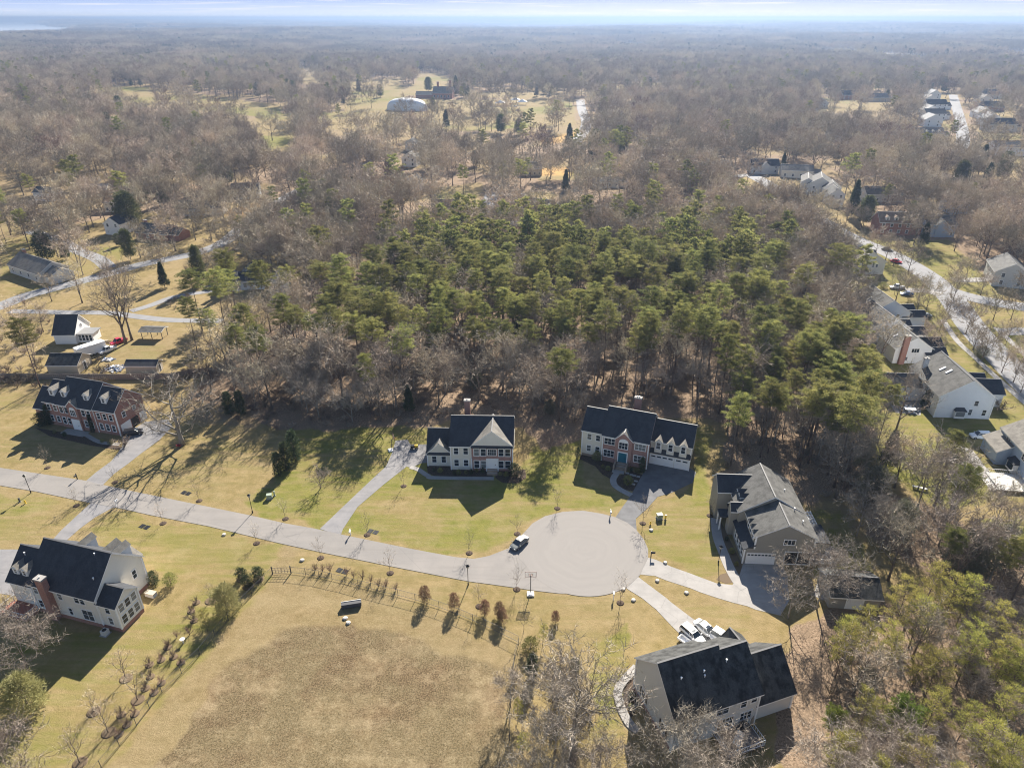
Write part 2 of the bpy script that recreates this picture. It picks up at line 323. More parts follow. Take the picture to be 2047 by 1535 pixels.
DRIVES = {
 'a': [(171, 962), (192, 944), (222, 922), (236, 905), (246, 888), (243, 873), (291, 843), (335, 838), (345, 852), (318, 880), (280, 908), (252, 930), (228, 947), (203, 972), (180, 972)],
 'b': [(183, 1004), (150, 1034), (122, 1060), (104, 1080), (95, 1100), (60, 1098), (0, 1098), (-60, 1100), (-80, 1200), (0, 1186), (33, 1191), (60, 1160), (133, 1080), (159, 1057), (190, 1034), (225, 1015), (244, 1014)],
 'c': [(639.4, 1057), (693, 1005.8), (742, 959.4), (771.3, 932.5), (783.5, 905.6), (790.8, 881), (815, 878.8), (820, 888.5), (855, 888), (858, 925), (844.5, 925), (822.6, 935), (812.8, 932.5), (766.4, 969), (715, 1013), (685.8, 1057), (681, 1070)],
 'd': [(1229, 1036), (1245.8, 1011.3), (1260, 992), (1277, 961), (1290.7, 938), (1297, 918), (1376, 934), (1391.6, 944), (1384.7, 964.6), (1342, 985), (1314.6, 992.8), (1294, 1016), (1271, 1036.7), (1273, 1063), (1250, 1050)],
 'e': [(1290, 1113), (1312, 1118.8), (1341.5, 1132.4), (1380, 1146), (1400, 1153.7), (1433, 1165.8), (1464, 1169), (1478, 1150), (1486, 1125), (1562, 1125), (1574, 1150), (1578, 1200), (1560, 1230), (1510, 1218), (1493, 1211), (1466.5, 1204.6), (1433, 1194.6), (1400, 1183.6), (1380, 1175.4), (1331.8, 1159.8), (1310, 1151), (1279, 1148), (1275, 1140)],
 'f': [(1272, 1150), (1292.7, 1165.7), (1331.8, 1195), (1342, 1204), (1385.5, 1237), (1418, 1250), (1462, 1272), (1500, 1292), (1480, 1320), (1385, 1320), (1366, 1290), (1361, 1269), (1341.5, 1249.7), (1312, 1218.4), (1283, 1195), (1246, 1172), (1255, 1160)],
}
RIBBONS = [  # name, px centre line, width, material
 ('side_street', [(-80, 640), (0, 612), (51, 592), (102.6, 578), (178, 558), (239, 541), (290.7, 527), (342, 517), (393, 506), (444.6, 486), (479, 459), (513, 428), (561, 400.5), (590, 385), (615, 372)], 6.5, 'M_STREET'),
 ('side_street', [(60, 462), (116, 479), (154, 500), (195, 517), (219, 536)], 5.5, 'M_STREET'),
 ('gravel_track', [(20, 622), (58, 623), (137, 624.5), (222, 626), (273.6, 633), (342, 640), (444.6, 641.6)], 3.2, 'M_STREET'),
 ('gravel_track', [(262, 622), (300, 611), (342, 595.5), (380, 588), (425, 582)], 3.0, 'M_STREET'),
 ('suburban_street', [(2160, 860), (2075, 790), (2012, 727), (1975, 690), (1940, 650), (1912, 610), (1885, 578), (1855, 552), (1800, 518), (1757, 498), (1696, 472), (1640, 440), (1600, 415), (1572, 392), (1530, 365), (1500, 350)], 8.6, 'M_STREET'),
 ('suburban_cross_street', [(1885, 578), (1930, 592), (1990, 605), (2100, 622)], 8.0, 'M_STREET'),
 ('pavement', [(1885, 640), (1912, 680), (1950, 716), (1995, 758), (2060, 815)], 1.6, 'M_CONC'),
 ('pavement', [(1990, 655), (2030, 692), (2080, 740)], 1.6, 'M_CONC'),
 ('club_road', [(1160, 200), (1162, 215), (1166, 228), (1172, 243), (1168, 262), (1150, 285)], 9, 'M_STREET'),
 ('back_street', [(960, 430), (1060, 452), (1160, 455), (1260, 462), (1340, 466)], 7, 'M_STREET'),
 ('back_street', [(985, 385), (975, 410), (965, 432)], 7, 'M_STREET'),
 ('row_street', [(1905, 190), (1912, 215), (1920, 245), (1925, 285), (1905, 320)], 9, 'M_STREET'),
 ('drive', [(1880, 590), (1850, 582), (1810, 580)], 4, 'M_CONC'),
 ('drive', [(2000, 664), (2060, 662)], 5, 'M_CONC'),
 ('drive', [(1905, 560), (1950, 560), (2010, 556)], 4, 'M_CONC'),
 ('drive', [(1500, 350), (1480, 352), (1440, 358)], 6, 'M_CONC'),
]
RB = [(n, GP(l), w, m) for n, l, w, m in RIBBONS]
CLEAR_ = [   # open ground between the woods and how many of the trees remain on it
 ([(185, 172), (260, 173), (350, 182), (480, 200), (565, 214), (560, 236), (460, 228), (330, 212), (205, 198)], .08), ([(592, 134), (648, 136), (648, 168), (598, 168)], .02),
 ([(515, 226), (585, 226), (592, 304), (520, 306)], .05), ([(700, 165), (800, 158), (815, 215), (770, 222), (690, 222)], .08), ([(838, 145), (878, 145), (905, 160), (912, 188), (860, 190), (800, 192), (830, 168)], .02),
 ([(640, 224), (1145, 222), (1150, 250), (900, 264), (700, 262), (620, 250)], .16), ([(780, 200), (1140, 200), (1150, 224), (780, 224)], .16), ([(946, 184), (1070, 187), (1070, 197), (946, 195)], .05), ([(1086, 268), (1160, 270), (1160, 284), (1090, 284)], .15),
 ([(380, 126), (455, 122), (458, 128), (390, 132)], .1), ([(1200, 168), (1330, 166), (1330, 172), (1210, 174)], .2),
 ([(860, 378), (960, 365), (960, 415), (880, 418)], .3), ([(1050, 385), (1105, 385), (1100, 415), (1050, 415)], .1), ([(1070, 332), (1200, 330), (1210, 355), (1080, 362)], .6), ([(800, 318), (850, 316), (865, 335), (805, 338)], .1),
 ([(1840, 190), (1895, 190), (1900, 262), (1845, 262)], .1), ([(1945, 190), (2010, 190), (2047, 280), (1960, 280)], .1), ([(1630, 196), (1780, 200), (1780, 222), (1630, 222)], .15), ([(2010, 300), (2047, 300), (2047, 340), (2010, 345)], .05),
 ([(1480, 352), (1700, 372), (1760, 500), (1700, 520), (1560, 420)], .22), ([(540, 318), (680, 305), (690, 318), (560, 336)], .35),
]
CLEAR = [GP(p) for p, d in CLEAR_]
# ------------------------------------------------------------------ the ground: one sheet to the horizon
def build_ground():
    ys = [-400, -150, -40, 10, 30, 40]; y = 45.0
    while y < 75000: ys.append(y); y *= 1.0075 if y < 900 else (1.012 if y < 4000 else 1.03)
    ys = np.array(ys); cx = np.concatenate([[-6, -4, -2.6, -1.8, -1.35], np.linspace(-1.1, 1.1, 520), [1.35, 1.8, 2.6, 4, 6]])
    Wd = np.maximum(ys, 62.0); X = Wd[:, None] * cx[None, :]; Y = np.repeat(ys[:, None], len(cx), 1)
    Z = terr(X, Y); ny, nx = X.shape
    n = ny * nx; idx = np.arange(n).reshape(ny, nx)
    q = np.stack([idx[:-1, :-1], idx[:-1, 1:], idx[1:, 1:], idx[1:, :-1]], -1).reshape(-1, 4)
    me = bpy.data.meshes.new('ground'); me.vertices.add(n); me.vertices.foreach_set('co', np.stack([X, Y, Z], -1).astype(np.float32).ravel())
    me.loops.add(q.size); me.loops.foreach_set('vertex_index', q.astype(np.int32).ravel()); me.polygons.add(len(q)); me.polygons.foreach_set('loop_start', np.arange(0, q.size, 4, dtype=np.int32))
    me.materials.append(M_GROUND); me.update(calc_edges=True); me.polygons.foreach_set('use_smooth', [True] * len(q))
    jx = X + (vnoise(X, Y, 5, 21) - .5) * 5; jy = Y + (vnoise(X, Y, 5, 22) - .5) * 5
    def pm(pts, soft=0): return inpoly(jx, jy, GP(pts)).astype(float)
    g = np.zeros(X.shape); l = np.zeros(X.shape); r = np.zeros(X.shape); st = np.zeros(X.shape); org = np.zeros(X.shape)
    def put(a, pts, v):
        k = pm(pts) > 0; a[k] = v
    # wooded floor everywhere beyond the lots, cut by clearings
    l[:] = np.where(Y > 235, .40 + .3 * (vnoise(X, Y, 45, 71, 2) > .5), 0)
    for c in CLEAR: l[inpoly(jx, jy, c)] = 0.0
    put(l, [(0, 480), (0, 800), (450, 800), (640, 640), (760, 560), (620, 470), (450, 400), (200, 440)], .12)
    put(l, [(430, 815), (560, 862), (700, 860), (850, 850), (900, 840), (1040, 850), (1080, 900), (1160, 880), (1180, 840), (1400, 835), (1450, 855), (1455, 990), (1700, 1010), (1750, 860), (1700, 700), (1600, 560), (1480, 440), (1000, 440), (640, 560), (470, 700), (380, 790)], .95)
    put(l, [(1600, 990), (1700, 960), (1850, 1000), (2047, 1130), (2300, 1300), (2300, 1900), (1600, 1900), (1560, 1400), (1580, 1260), (1700, 1200), (1960, 1230), (1800, 1120)], .85)
    put(l, [(340, 800), (440, 800), (540, 850), (500, 870), (360, 830)], .5)
    put(l, [(1630, 980), (1720, 1000), (1740, 1120), (1640, 1110)], .35)
    # right-hand lots: lawns between the trees
    put(l, [(1640, 480), (1900, 480), (2047, 640), (2300, 900), (2047, 1000), (1900, 1010), (1760, 960), (1740, 860), (1700, 700), (1640, 600)], .1)
    put(g, [(1640, 480), (1900, 480), (2047, 640), (2300, 900), (2047, 1000), (1900, 1010), (1760, 960), (1740, 860), (1700, 700), (1640, 600)], .55)
    put(g, [(1750, 900), (1900, 880), (2000, 960), (1900, 1010), (1790, 960)], .95)
    put(g, [(1960, 1040), (2047, 1030), (2047, 1110), (1980, 1100)], .8)
    # lawns
    put(g, [(0, 770), (90, 790), (110, 870), (60, 930), (0, 930)], .28); put(g, [(200, 800), (520, 800), (560, 880), (500, 1000), (300, 980), (330, 850)], .2)
    put(g, [(-300, 985), (60, 985), (180, 1010), (130, 1060), (0, 1090), (-300, 1090)], .33)
    put(g, [(160, 1060), (240, 1020), (560, 1090), (545, 1150), (430, 1290), (300, 1430), (215, 1535), (120, 1700), (-200, 1700), (-200, 1260), (60, 1250), (280, 1250), (310, 1150)], .42)
    put(g, [(565, 880), (600, 852), (860, 850), (850, 940), (1040, 940), (1060, 880), (1170, 870), (1170, 960), (1260, 1000), (1225, 1030), (1120, 1015), (1050, 1045), (1010, 1090), (940, 1110), (690, 1066), (640, 1055), (500, 1022), (480, 1000), (540, 960)], .62)
    put(g, [(760, 1010), (850, 985), (1000, 1000), (1040, 1040), (960, 1075), (850, 1060), (780, 1040)], .46)
    put(g, [(1385, 850), (1425, 850), (1432, 900), (1425, 960), (1440, 1100), (1455, 1150), (1400, 1145), (1300, 1108), (1290, 1040), (1310, 1000), (1395, 960)], .45)
    put(g, [(1390, 850), (1425, 870), (1420, 980), (1380, 1000), (1385, 960)], .8)
    put(g, [(1630, 1020), (1680, 1010), (1760, 1130), (1760, 1210), (1640, 1160)], .75)
    put(g, [(1190, 1290), (1260, 1250), (1260, 1400), (1250, 1460), (1190, 1480)], .55); put(g, [(1290, 1160), (1500, 1230), (1500, 1280), (1400, 1240)], .2)
    put(g, [(1500, 1430), (1600, 1400), (1640, 1500), (1560, 1560)], .4)
    put(g, [(0, 440), (120, 440), (230, 500), (200, 560), (60, 600), (0, 590)], .35); put(g, [(210, 680), (330, 690), (320, 740), (220, 720)], .35)
    put(g, [(170, 500), (260, 490), (240, 525)], .6)
    # far clearings a little green in places
    k = (Y > 300) & (l < .3); g[k] = np.clip(vnoise(X, Y, 60, 5, 3)[k] - .45, 0, 1) * 2.2
    # rough meadow in the middle foreground
    put(r, [(545, 1160), (600, 1152), (760, 1190), (1040, 1300), (1030, 1400), (1000, 1560), (960, 1900), (-100, 1900), (205, 1545), (330, 1390), (500, 1200)], .5)
    put(r, [(560, 1260), (700, 1240), (900, 1290), (1010, 1340), (1010, 1500), (980, 1900), (100, 1900), (330, 1500), (430, 1360)], 1.0)
    put(r, [(580, 1090), (600, 1092), (575, 1148), (550, 1148), (560, 1110)], .5)
    put(r, [(200, 690), (345, 655), (420, 700), (330, 750), (200, 730)], .25)
    put(st, [(-300, 860), (560, 880), (480, 1020), (0, 930), (-300, 920)], 1); put(st, [(-300, 980), (560, 1090), (1300, 1200), (1200, 1290), (560, 1150), (-300, 1090)], 1)
    put(st, [(560, 1150), (780, 1190), (1000, 1300), (700, 1270)], .6)
    for p in ([(455, 420), (520, 405), (535, 425), (470, 450)], [(1078, 338), (1145, 332), (1140, 350), (1080, 352)], [(1085, 276), (1160, 262), (1160, 280), (1090, 290)], [(700, 448), (735, 445), (735, 455), (700, 458)], [(660, 455), (700, 452), (705, 460), (665, 463)]): put(org, p, .75)
    far = np.clip((np.hypot(X, Y) - 1100) / 500, 0, 1)
    def soft(a):
        for _ in range(1):
            a = (a + np.roll(a, 1, 0) + np.roll(a, -1, 0) + np.roll(a, 1, 1) + np.roll(a, -1, 1)) / 5
        return a
    g, l, r, st, org = map(soft, (g, l, r, st, org))
    c = me.color_attributes.new('Cover', 'FLOAT_COLOR', 'POINT'); c.data.foreach_set('color', np.stack([g, l, r, np.ones_like(g)], -1).astype(np.float32).ravel())
    c = me.color_attributes.new('Cover2', 'FLOAT_COLOR', 'POINT'); c.data.foreach_set('color', np.stack([st, org, far, np.ones_like(g)], -1).astype(np.float32).ravel())
    return link('ground', me, kind='structure')
build_ground()

def sheet(name, pts, z, m, kind='structure', **k):
    'flat sheet with a thin edge, pts in world metres'
    area = sum(a[0] * b[1] - b[0] * a[1] for a, b in zip(pts, pts[1:] + pts[:1]))
    if area < 0: pts = pts[::-1]
    import bmesh
    bm = bmesh.new(); vs_ = [bm.verts.new((x, y, z)) for x, y in pts]; f = bm.faces.new(vs_)
    lo = [bm.verts.new((x, y, z - .12)) for x, y in pts]; n = len(pts)
    for i in range(n): bm.faces.new((vs_[i], lo[i], lo[(i + 1) % n], vs_[(i + 1) % n]))
    from mathutils.geometry import tessellate_polygon
    tris = tessellate_polygon([[Vector((a, b, 0)) for a, b in pts]]); bm.faces.remove(f)
    for t_ in tris:
        q = [vs_[k] for k in t_]
        if (q[1].co - q[0].co).cross(q[2].co - q[0].co).z < 0: q.reverse()
        try: bm.faces.new(q)
        except ValueError: pass
    me = bpy.data.meshes.new(name); bm.to_mesh(me); bm.free(); me.materials.append(m)
    return link(name, me, kind=kind, **k)
def smooth_line(p, n=4):
    out = []
    for i in range(len(p) - 1):
        a, b, c, d = [np.array(p[max(0, min(len(p) - 1, j))], float) for j in (i - 1, i, i + 1, i + 2)]
        for k in range(n):
            t = k / n; out.append(tuple(.5 * ((2 * b) + (-a + c) * t + (2 * a - 5 * b + 4 * c - d) * t * t + (-a + 3 * b - 3 * c + d) * t ** 3)))
    return out + [tuple(p[-1])]
def ribbon(name, line, w, z, m, **k):
    l = smooth_line(line); L = []; Rr = []
    for i, (x, y) in enumerate(l):
        x0, y0 = l[max(i - 1, 0)]; x1, y1 = l[min(i + 1, len(l) - 1)]; d = math.hypot(x1 - x0, y1 - y0) or 1; nx, ny = -(y1 - y0) / d, (x1 - x0) / d
        L.append((x + nx * w / 2, y + ny * w / 2)); Rr.append((x - nx * w / 2, y - ny * w / 2))
    mb = MB(); n = len(l); mb.add([(a, b, z) for a, b in L] + [(a, b, z) for a, b in Rr], [(i, i + n, i + n + 1, i + 1) for i in range(n - 1)])
    return mb.build(name, m, kind='structure', **k)
sheet('cul_de_sac_street', P_STREET, .05, M_ROAD)
def ring(c, rx, ry, n=48): return [(c[0] + rx * math.cos(2 * math.pi * i / n), c[1] + ry * math.sin(2 * math.pi * i / n)) for i in range(n)]
# worn wheel paths in the turning circle
cx_, cy_ = G(1165, 1100)
tc_ = sheet('turning_circle', ring((0, 0), 10.4, 10.6), 0, M_SAC); tc_.location = (cx_, cy_, .056)
for nm, key in (('brick_house_driveway', 'a'), ('cream_house_driveway', 'b'), ('gable_house_driveway', 'c')): sheet('driveway', GP(DRIVES[key]), .03, M_DRIVE)
sheet('driveway', GP(DRIVES['d']), .034, M_DRIVE_D)
sheet('driveway', GP(DRIVES['e']), .03, M_CONC); sheet('driveway', GP(DRIVES['f']), .038, M_CONC)
for i, (n_, l_, w_, m_) in enumerate(RB): ribbon(n_, l_, w_, .03 + .006 * i, globals()[m_])
# lake far off on the left
lk = [(-20000, 3700), (-2000, 3700), (-2500, 18000), (-20000, 18000)]
M_WATER = mat('lake_water_glare', (.85, .87, .9, 1), .3, .5)  # white sky glare on the water put into its base colour
sheet('lake', lk, -6, M_WATER)
# ------------------------------------------------------------------ background houses (pixel of the near wall's foot, heading of the ridge, width, depth, eave, rise, wall, roof, extras, label)
BGH = [
 (52, 556, -32, 21, 10, 3.2, 3.0, 'S_LGREY', 'RF_WARM', 'c', 'long low pale house with weathered roof at the left edge by the side street'),
 (228, 470, 78, 10, 7.5, 4.6, 2.6, 'S_WHITE', 'RF_DARK', 'g', 'small white gabled garage with dark roof beyond the fork of the side street'),
 (305, 480, -14, 15, 9, 2.8, 2.6, 'B_RED', 'RF_GREY', 'c', 'grey roofed brick bungalow right of the white gabled garage'),
 (232, 424, 12, 9, 7, 4.5, 2.0, 'S_CREAM', 'RF_BRN', '', 'cream house with light brown roof behind the white gabled garage'),
 (392, 432, 8, 15, 10, 3, 3.0, 'S_LGREY', 'RF_GREY', '', 'grey house under bare trees left of the side street, upper left'),
 (492, 398, 12, 13, 9, 3.4, 3.4, 'S_LGREY', 'RF_GREY', 'g', 'grey gabled house at the far end of the side street'),
 (190, 392, 5, 12, 8, 3, 2.2, 'S_TAN', 'RF_PALE', '', 'pale roofed house half hidden by trees at the upper left'),
 (88, 402, -10, 10, 7, 4, 2, 'S_WHITE', 'RF_GREY', '', 'small white house behind trees near the left edge'),
 (818, 334, 82, 11, 9, 5.5, 2.6, 'S_WHITE', 'RF_WARM', 'w', 'white two-storey gabled house alone in the woods below the golf course'),
 (822, 302, 85, 9, 8, 5.2, 2.4, 'S_LGREY', 'RF_GREY', '', 'grey-white house just behind the white two-storey gabled one'),
 (1062, 430, -28, 18, 9, 3.4, 3.2, 'S_LGREY', 'RF_GREY', 'cL', 'large angular grey house with tall orange brick chimney beyond the pine wood'),
 (1064, 352, 5, 11, 9, 4, 2.8, 'S_TAN', 'RF_WARM', '', 'tan house beside the orange dry lawn in the far woods'),
 (1165, 448, 4, 15, 9, 3.4, 2.8, 'S_WHITE', 'RF_DARK', '', 'dark roofed white house beyond the pine wood, by the white parked cars'),
 (1212, 376, 0, 14, 9, 3, 2.2, 'S_LGREY', 'RF_GREY', '', 'low grey roofed house under trees, upper middle'),
 (890, 428, 3, 12, 8, 3, 2.6, 'S_TAN', 'RF_GREY', '', 'brown-grey roofed house above the left part of the pine wood'),
 (850, 470, 2, 16, 8, 3, 2.2, 'S_TAN', 'RF_WARM', '', 'long low roofed house with tan wall just above the pine wood'),
 (826, 382, 85, 9, 8, 4.5, 2.2, 'S_WHITE', 'RF_GREY', '', 'white house behind trees below the white two-storey gabled one'),
 (1107, 432, 70, 9, 6, 3, 1.6, 'S_WHITE', 'RF_PALE', '', 'white roofed garage beside the angular grey house'),
 (1375, 440, 8, 14, 9, 3.2, 2.6, 'S_LGREY', 'RF_GREY', '', 'pale house glimpsed through bare trees right of the pine tops'),
 (1636, 392, 70, 15, 12, 5.5, 3.6, 'S_LGREY', 'RF_GREY', 'L', 'large grey multi-gabled house beside the street bend, upper right'),
 (1528, 348, -3, 16, 9, 4.6, 3.0, 'S_LGREY', 'RF_DARK', 'g', 'blue-grey house with one small front gable, upper right'),
 (1592, 356, -12, 17, 9, 4, 2.4, 'S_CREAM', 'RF_WARM', '', 'cream house with brown-grey roof right of the dark pointed evergreen'),
 (1678, 282, -15, 18, 11, 4, 3.4, 'S_LGREY', 'RF_PALE', 's', 'pale roofed house with skylights among far trees, right'),
 (1768, 284, 80, 12, 8, 4.5, 4.0, 'S_WHITE', 'RF_GREY', '', 'white house end with steep gable among far trees, right'),
 (1800, 272, -8, 20, 10, 4, 3.4, 'S_LGREY', 'RF_DARK', '', 'dark blue-grey roofed long house among far trees, right'),
 (1640, 216, 75, 16, 14, 5, 4.0, 'S_LGREY', 'RF_PALE', '', 'light blue-grey gabled house in the far upper right clearing'),
 (1612, 228, -10, 16, 10, 4, 3, 'S_LGREY', 'RF_PALE', '', 'pale roofed house left of the light blue-grey gabled one, far upper right'),
 (1700, 200, 5, 20, 12, 5, 4, 'B_RED', 'RF_DARK', '', 'dark roofed house beside the far upper right clearing'),
 (1752, 204, 5, 26, 12, 4, 4, 'S_TAN', 'RF_WARM', '', 'brown-grey roofed house at the far right of the clearing'),
 (1868, 198, 80, 17, 12, 5, 4, 'S_WHITE', 'RF_PALE', '', 'farthest house on the left side of the far row street'),
 (1860, 209, 80, 16, 13, 5, 4, 'S_WHITE', 'RF_WARM', '', 'second farthest house on the left side of the far row street'),
 (1872, 220, 0, 20, 12, 5, 4, 'S_WHITE', 'RF_DARK', '', 'house with dark shaded roof on the left side of the far row street'),
 (1860, 233, 80, 16, 13, 5, 4, 'S_WHITE', 'RF_PALE', '', 'third nearest house on the left side of the far row street'),
 (1870, 240, 0, 18, 12, 5, 3.6, 'S_WHITE', 'RF_DARK', '', 'second nearest house on the left side of the far row street'),
 (1864, 254, 82, 15, 14, 5.5, 4, 'S_WHITE', 'RF_PALE', '', 'nearest white gabled house on the left side of the far row street'),
 (1978, 198, 0, 24, 12, 5, 4, 'S_LGREY', 'RF_GREY', '', 'farthest house on the right side of the far row street'),
 (1970, 209, 80, 16, 13, 5, 4, 'S_WHITE', 'RF_WARM', '', 'second farthest house on the right side of the far row street'),
 (1976, 224, 0, 22, 12, 5, 4, 'B_RED', 'RF_DARK', '', 'house with reddish wall and dark roof on the right side of the far row street'),
 (1968, 238, 80, 17, 13, 5, 4, 'S_WHITE', 'RF_PALE', '', 'middle white house on the right side of the far row street'),
 (1982, 252, 75, 17, 14, 5.5, 4, 'S_WHITE', 'RF_PALE', '', 'second nearest white gabled house on the right side of the far row street'),
 (2002, 264, 0, 22, 12, 5.5, 4, 'S_LGREY', 'RF_DARK', '', 'nearest pale house with dark roof on the right side of the far row street'),
 (1862, 282, 0, 17, 10, 5, 3.6, 'S_TAN', 'RF_WARM', 'd', 'tan house with a row of dormers below the far row street'),
 (2026, 312, -6, 24, 12, 5.6, 3.0, 'S_WHITE', 'RF_DARK', '', 'large white house with dark roof at the right edge'),
 (1786, 470, -6, 13, 9, 5.2, 3.2, 'B_RED', 'RF_BRN', 'd', 'brick house with brown roof and three white dormers, right'),
 (1876, 474, -4, 12, 9, 5.2, 2.8, 'S_BLUE', 'RF_GREY', 'g', 'blue house with white front gable trim right of the round cedar'),
 (1990, 452, 60, 12, 8, 5, 3, 'S_LGREY', 'RF_PALE', '', 'pale house glimpsed between trees at the right edge'),
 (1930, 428, 5, 15, 9, 4.5, 2.8, 'S_BLUE', 'RF_GREY', '', 'grey-blue house behind bare trees, right of the blue house'),
 (1650, 508, 74, 14, 9, 3.2, 3.4, 'S_LGREY', 'RF_GREY', 'c', 'grey roofed house with skylight beside the street, left of the beige one'),
 (1628, 470, 74, 12, 8, 3.2, 3, 'S_LGREY', 'RF_GREY', '', 'grey roofed house partly behind bare trees at the street, farther one'),
 (2015, 575, 68, 14, 10, 5, 3, 'S_LGREY', 'RF_GREY', '', 'grey house at the right edge beyond the cross street'),
 (1670, 410, 85, 9, 7, 5, 2.6, 'S_WHITE', 'RF_GREY', '', 'white house end wall beyond the street bend, upper right'),
 (1760, 405, 0, 15, 9, 4, 2.8, 'S_LGREY', 'RF_GREY', '', 'grey roofed house among bare trees above the dormered brick house'),
]

# ------------------------------------------------------------------ trees
def rnd_perp(rs, d):
    a = rs.normal(size=3); a -= a.dot(d) * d; return a / (np.linalg.norm(a) + 1e-9)
def soup_tri(p, q, w, rs):
    d = q - p; s_ = rnd_perp(rs, d / (np.linalg.norm(d) + 1e-9)) * w; return (p - s_, p + s_, q)
def bez(a, b, c, t): return a * (1 - t) ** 2 + b * 2 * t * (1 - t) + c * t * t
def bare(seed, H=15., Wd=11., clear=.22, n1=8, n2=7, n3=5, n4=5, tw=.032, low=.42, lean=.04, tr=.24, sides=5, l3=.16, l4=.085, multi=1, tmin=.28):
    'deciduous tree without leaves: tubes for trunk and limbs, thin tapering slivers for twigs'
    rs = np.random.RandomState(seed); T = MB(); tw_ = []
    for st in range(multi):
        off = np.array([0, 0, 0.]) if multi == 1 else np.array([math.cos(st * 2.4), math.sin(st * 2.4), 0]) * .35
        dx = rs.normal(size=2) * lean * H + (off[:2] * 3.2 if multi > 1 else 0)
        topz = H * (.72 if multi == 1 else .6)
        tp = [off + np.array([dx[0] * t * t + rs.normal() * .10 * t, dx[1] * t * t + rs.normal() * .10 * t, topz * t]) for t in np.linspace(0, 1, 7)]
        r0 = tr * (1 if multi == 1 else .6); T.tube(tp, [r0 * (1.25 if i == 0 else 1 - .82 * i / 6) for i in range(7)], sides + 1)
        tp = np.array(tp)
        for i in range(n1):
            f = clear + (1 - clear) * ((i + rs.rand() * .7) / n1) * .98; k = f * 6; j = min(int(k), 5); p0 = tp[j] * (1 - k + j) + tp[j + 1] * (k - j)
            az = i * 2.4 + rs.rand() * 1.1 + st; el = rs.uniform(.0, .9) if f < .8 else rs.uniform(.6, 1.45)
            zc = H * .60; rad = Wd / 2 * rs.uniform(.72, 1.05)
            end = np.array([math.cos(az) * rad * math.cos(el) + tp[-1][0] * .5, math.sin(az) * rad * math.cos(el) + tp[-1][1] * .5, zc + (H * (1 - .60)) * math.sin(el) * rs.uniform(.85, 1.0) - (H * (.6 - low)) * (1 - f) * rs.uniform(.3, 1)])
            mid = p0 * .5 + end * .5 + np.array([0, 0, -.04 * H]) + rs.normal(size=3) * .05 * H
            pts = [bez(p0, mid, end, t) + (rs.normal(size=3) * .012 * H if 0 < t < 1 else 0) for t in np.linspace(0, 1, 6)]
            rl = r0 * (.5 - .28 * f); T.tube(pts, [rl * (1 - .85 * t) + .012 for t in np.linspace(0, 1, 6)], sides)
            for a in range(n2):
                t = rs.uniform(tmin, 1) if a else 1.0; q0 = bez(p0, mid, end, t); base = (end - p0) / np.linalg.norm(end - p0)
                d = base * .75 + rs.normal(size=3) * .62 + np.array([0, 0, .28]); d /= np.linalg.norm(d); L = H * rs.uniform(.12, .24)
                q1 = q0 + d * L; qm = q0 + d * L * .5 + rs.normal(size=3) * .05 * L
                T.tube([q0, qm, q1], [rl * .34, rl * .22, .012], 3, 0, False)
                for b in range(n3):
                    t3 = rs.uniform(.2, 1) if b else 1; r0_ = bez(q0, qm, q1, t3); d3 = d * .7 + rs.normal(size=3) * .6 + np.array([0, 0, .22]); d3 /= np.linalg.norm(d3)
                    r1 = r0_ + d3 * H * l3 * rs.uniform(.5, 1); tw_.append(soup_tri(r0_, r1, tw * 1.3, rs))
                    for c in range(n4):
                        t4 = rs.uniform(.15, 1); s0 = r0_ * (1 - t4) + r1 * t4; d4 = d3 * .6 + rs.normal(size=3) * .65 + np.array([0, 0, .15]); d4 /= np.linalg.norm(d4)
                        tw_.append(soup_tri(s0, s0 + d4 * H * l4 * rs.uniform(.5, 1.1), tw, rs))
    return T, np.array(tw_)
def blades(rs, c, r3, n, L, w, up=.5, dirout=None):
    'n needle sprays spread through an ellipsoid at c'
    p = rs.normal(size=(n, 3)); p /= np.linalg.norm(p, axis=1)[:, None] + 1e-9; p *= (rs.rand(n, 1) ** .45); o = c + p * np.array(r3)
    d = p * .8 + rs.normal(size=(n, 3)) * .5; d[:, 2] += up
    if dirout is not None: d += dirout * .6
    d /= np.linalg.norm(d, axis=1)[:, None]; s_ = np.cross(d, rs.normal(size=(n, 3))); s_ /= np.linalg.norm(s_, axis=1)[:, None] + 1e-9
    L_ = L * rs.uniform(.6, 1.2, (n, 1)); w_ = w * rs.uniform(.7, 1.2, (n, 1))
    return np.stack([o - s_ * w_, o + s_ * w_, o + d * L_], 1)
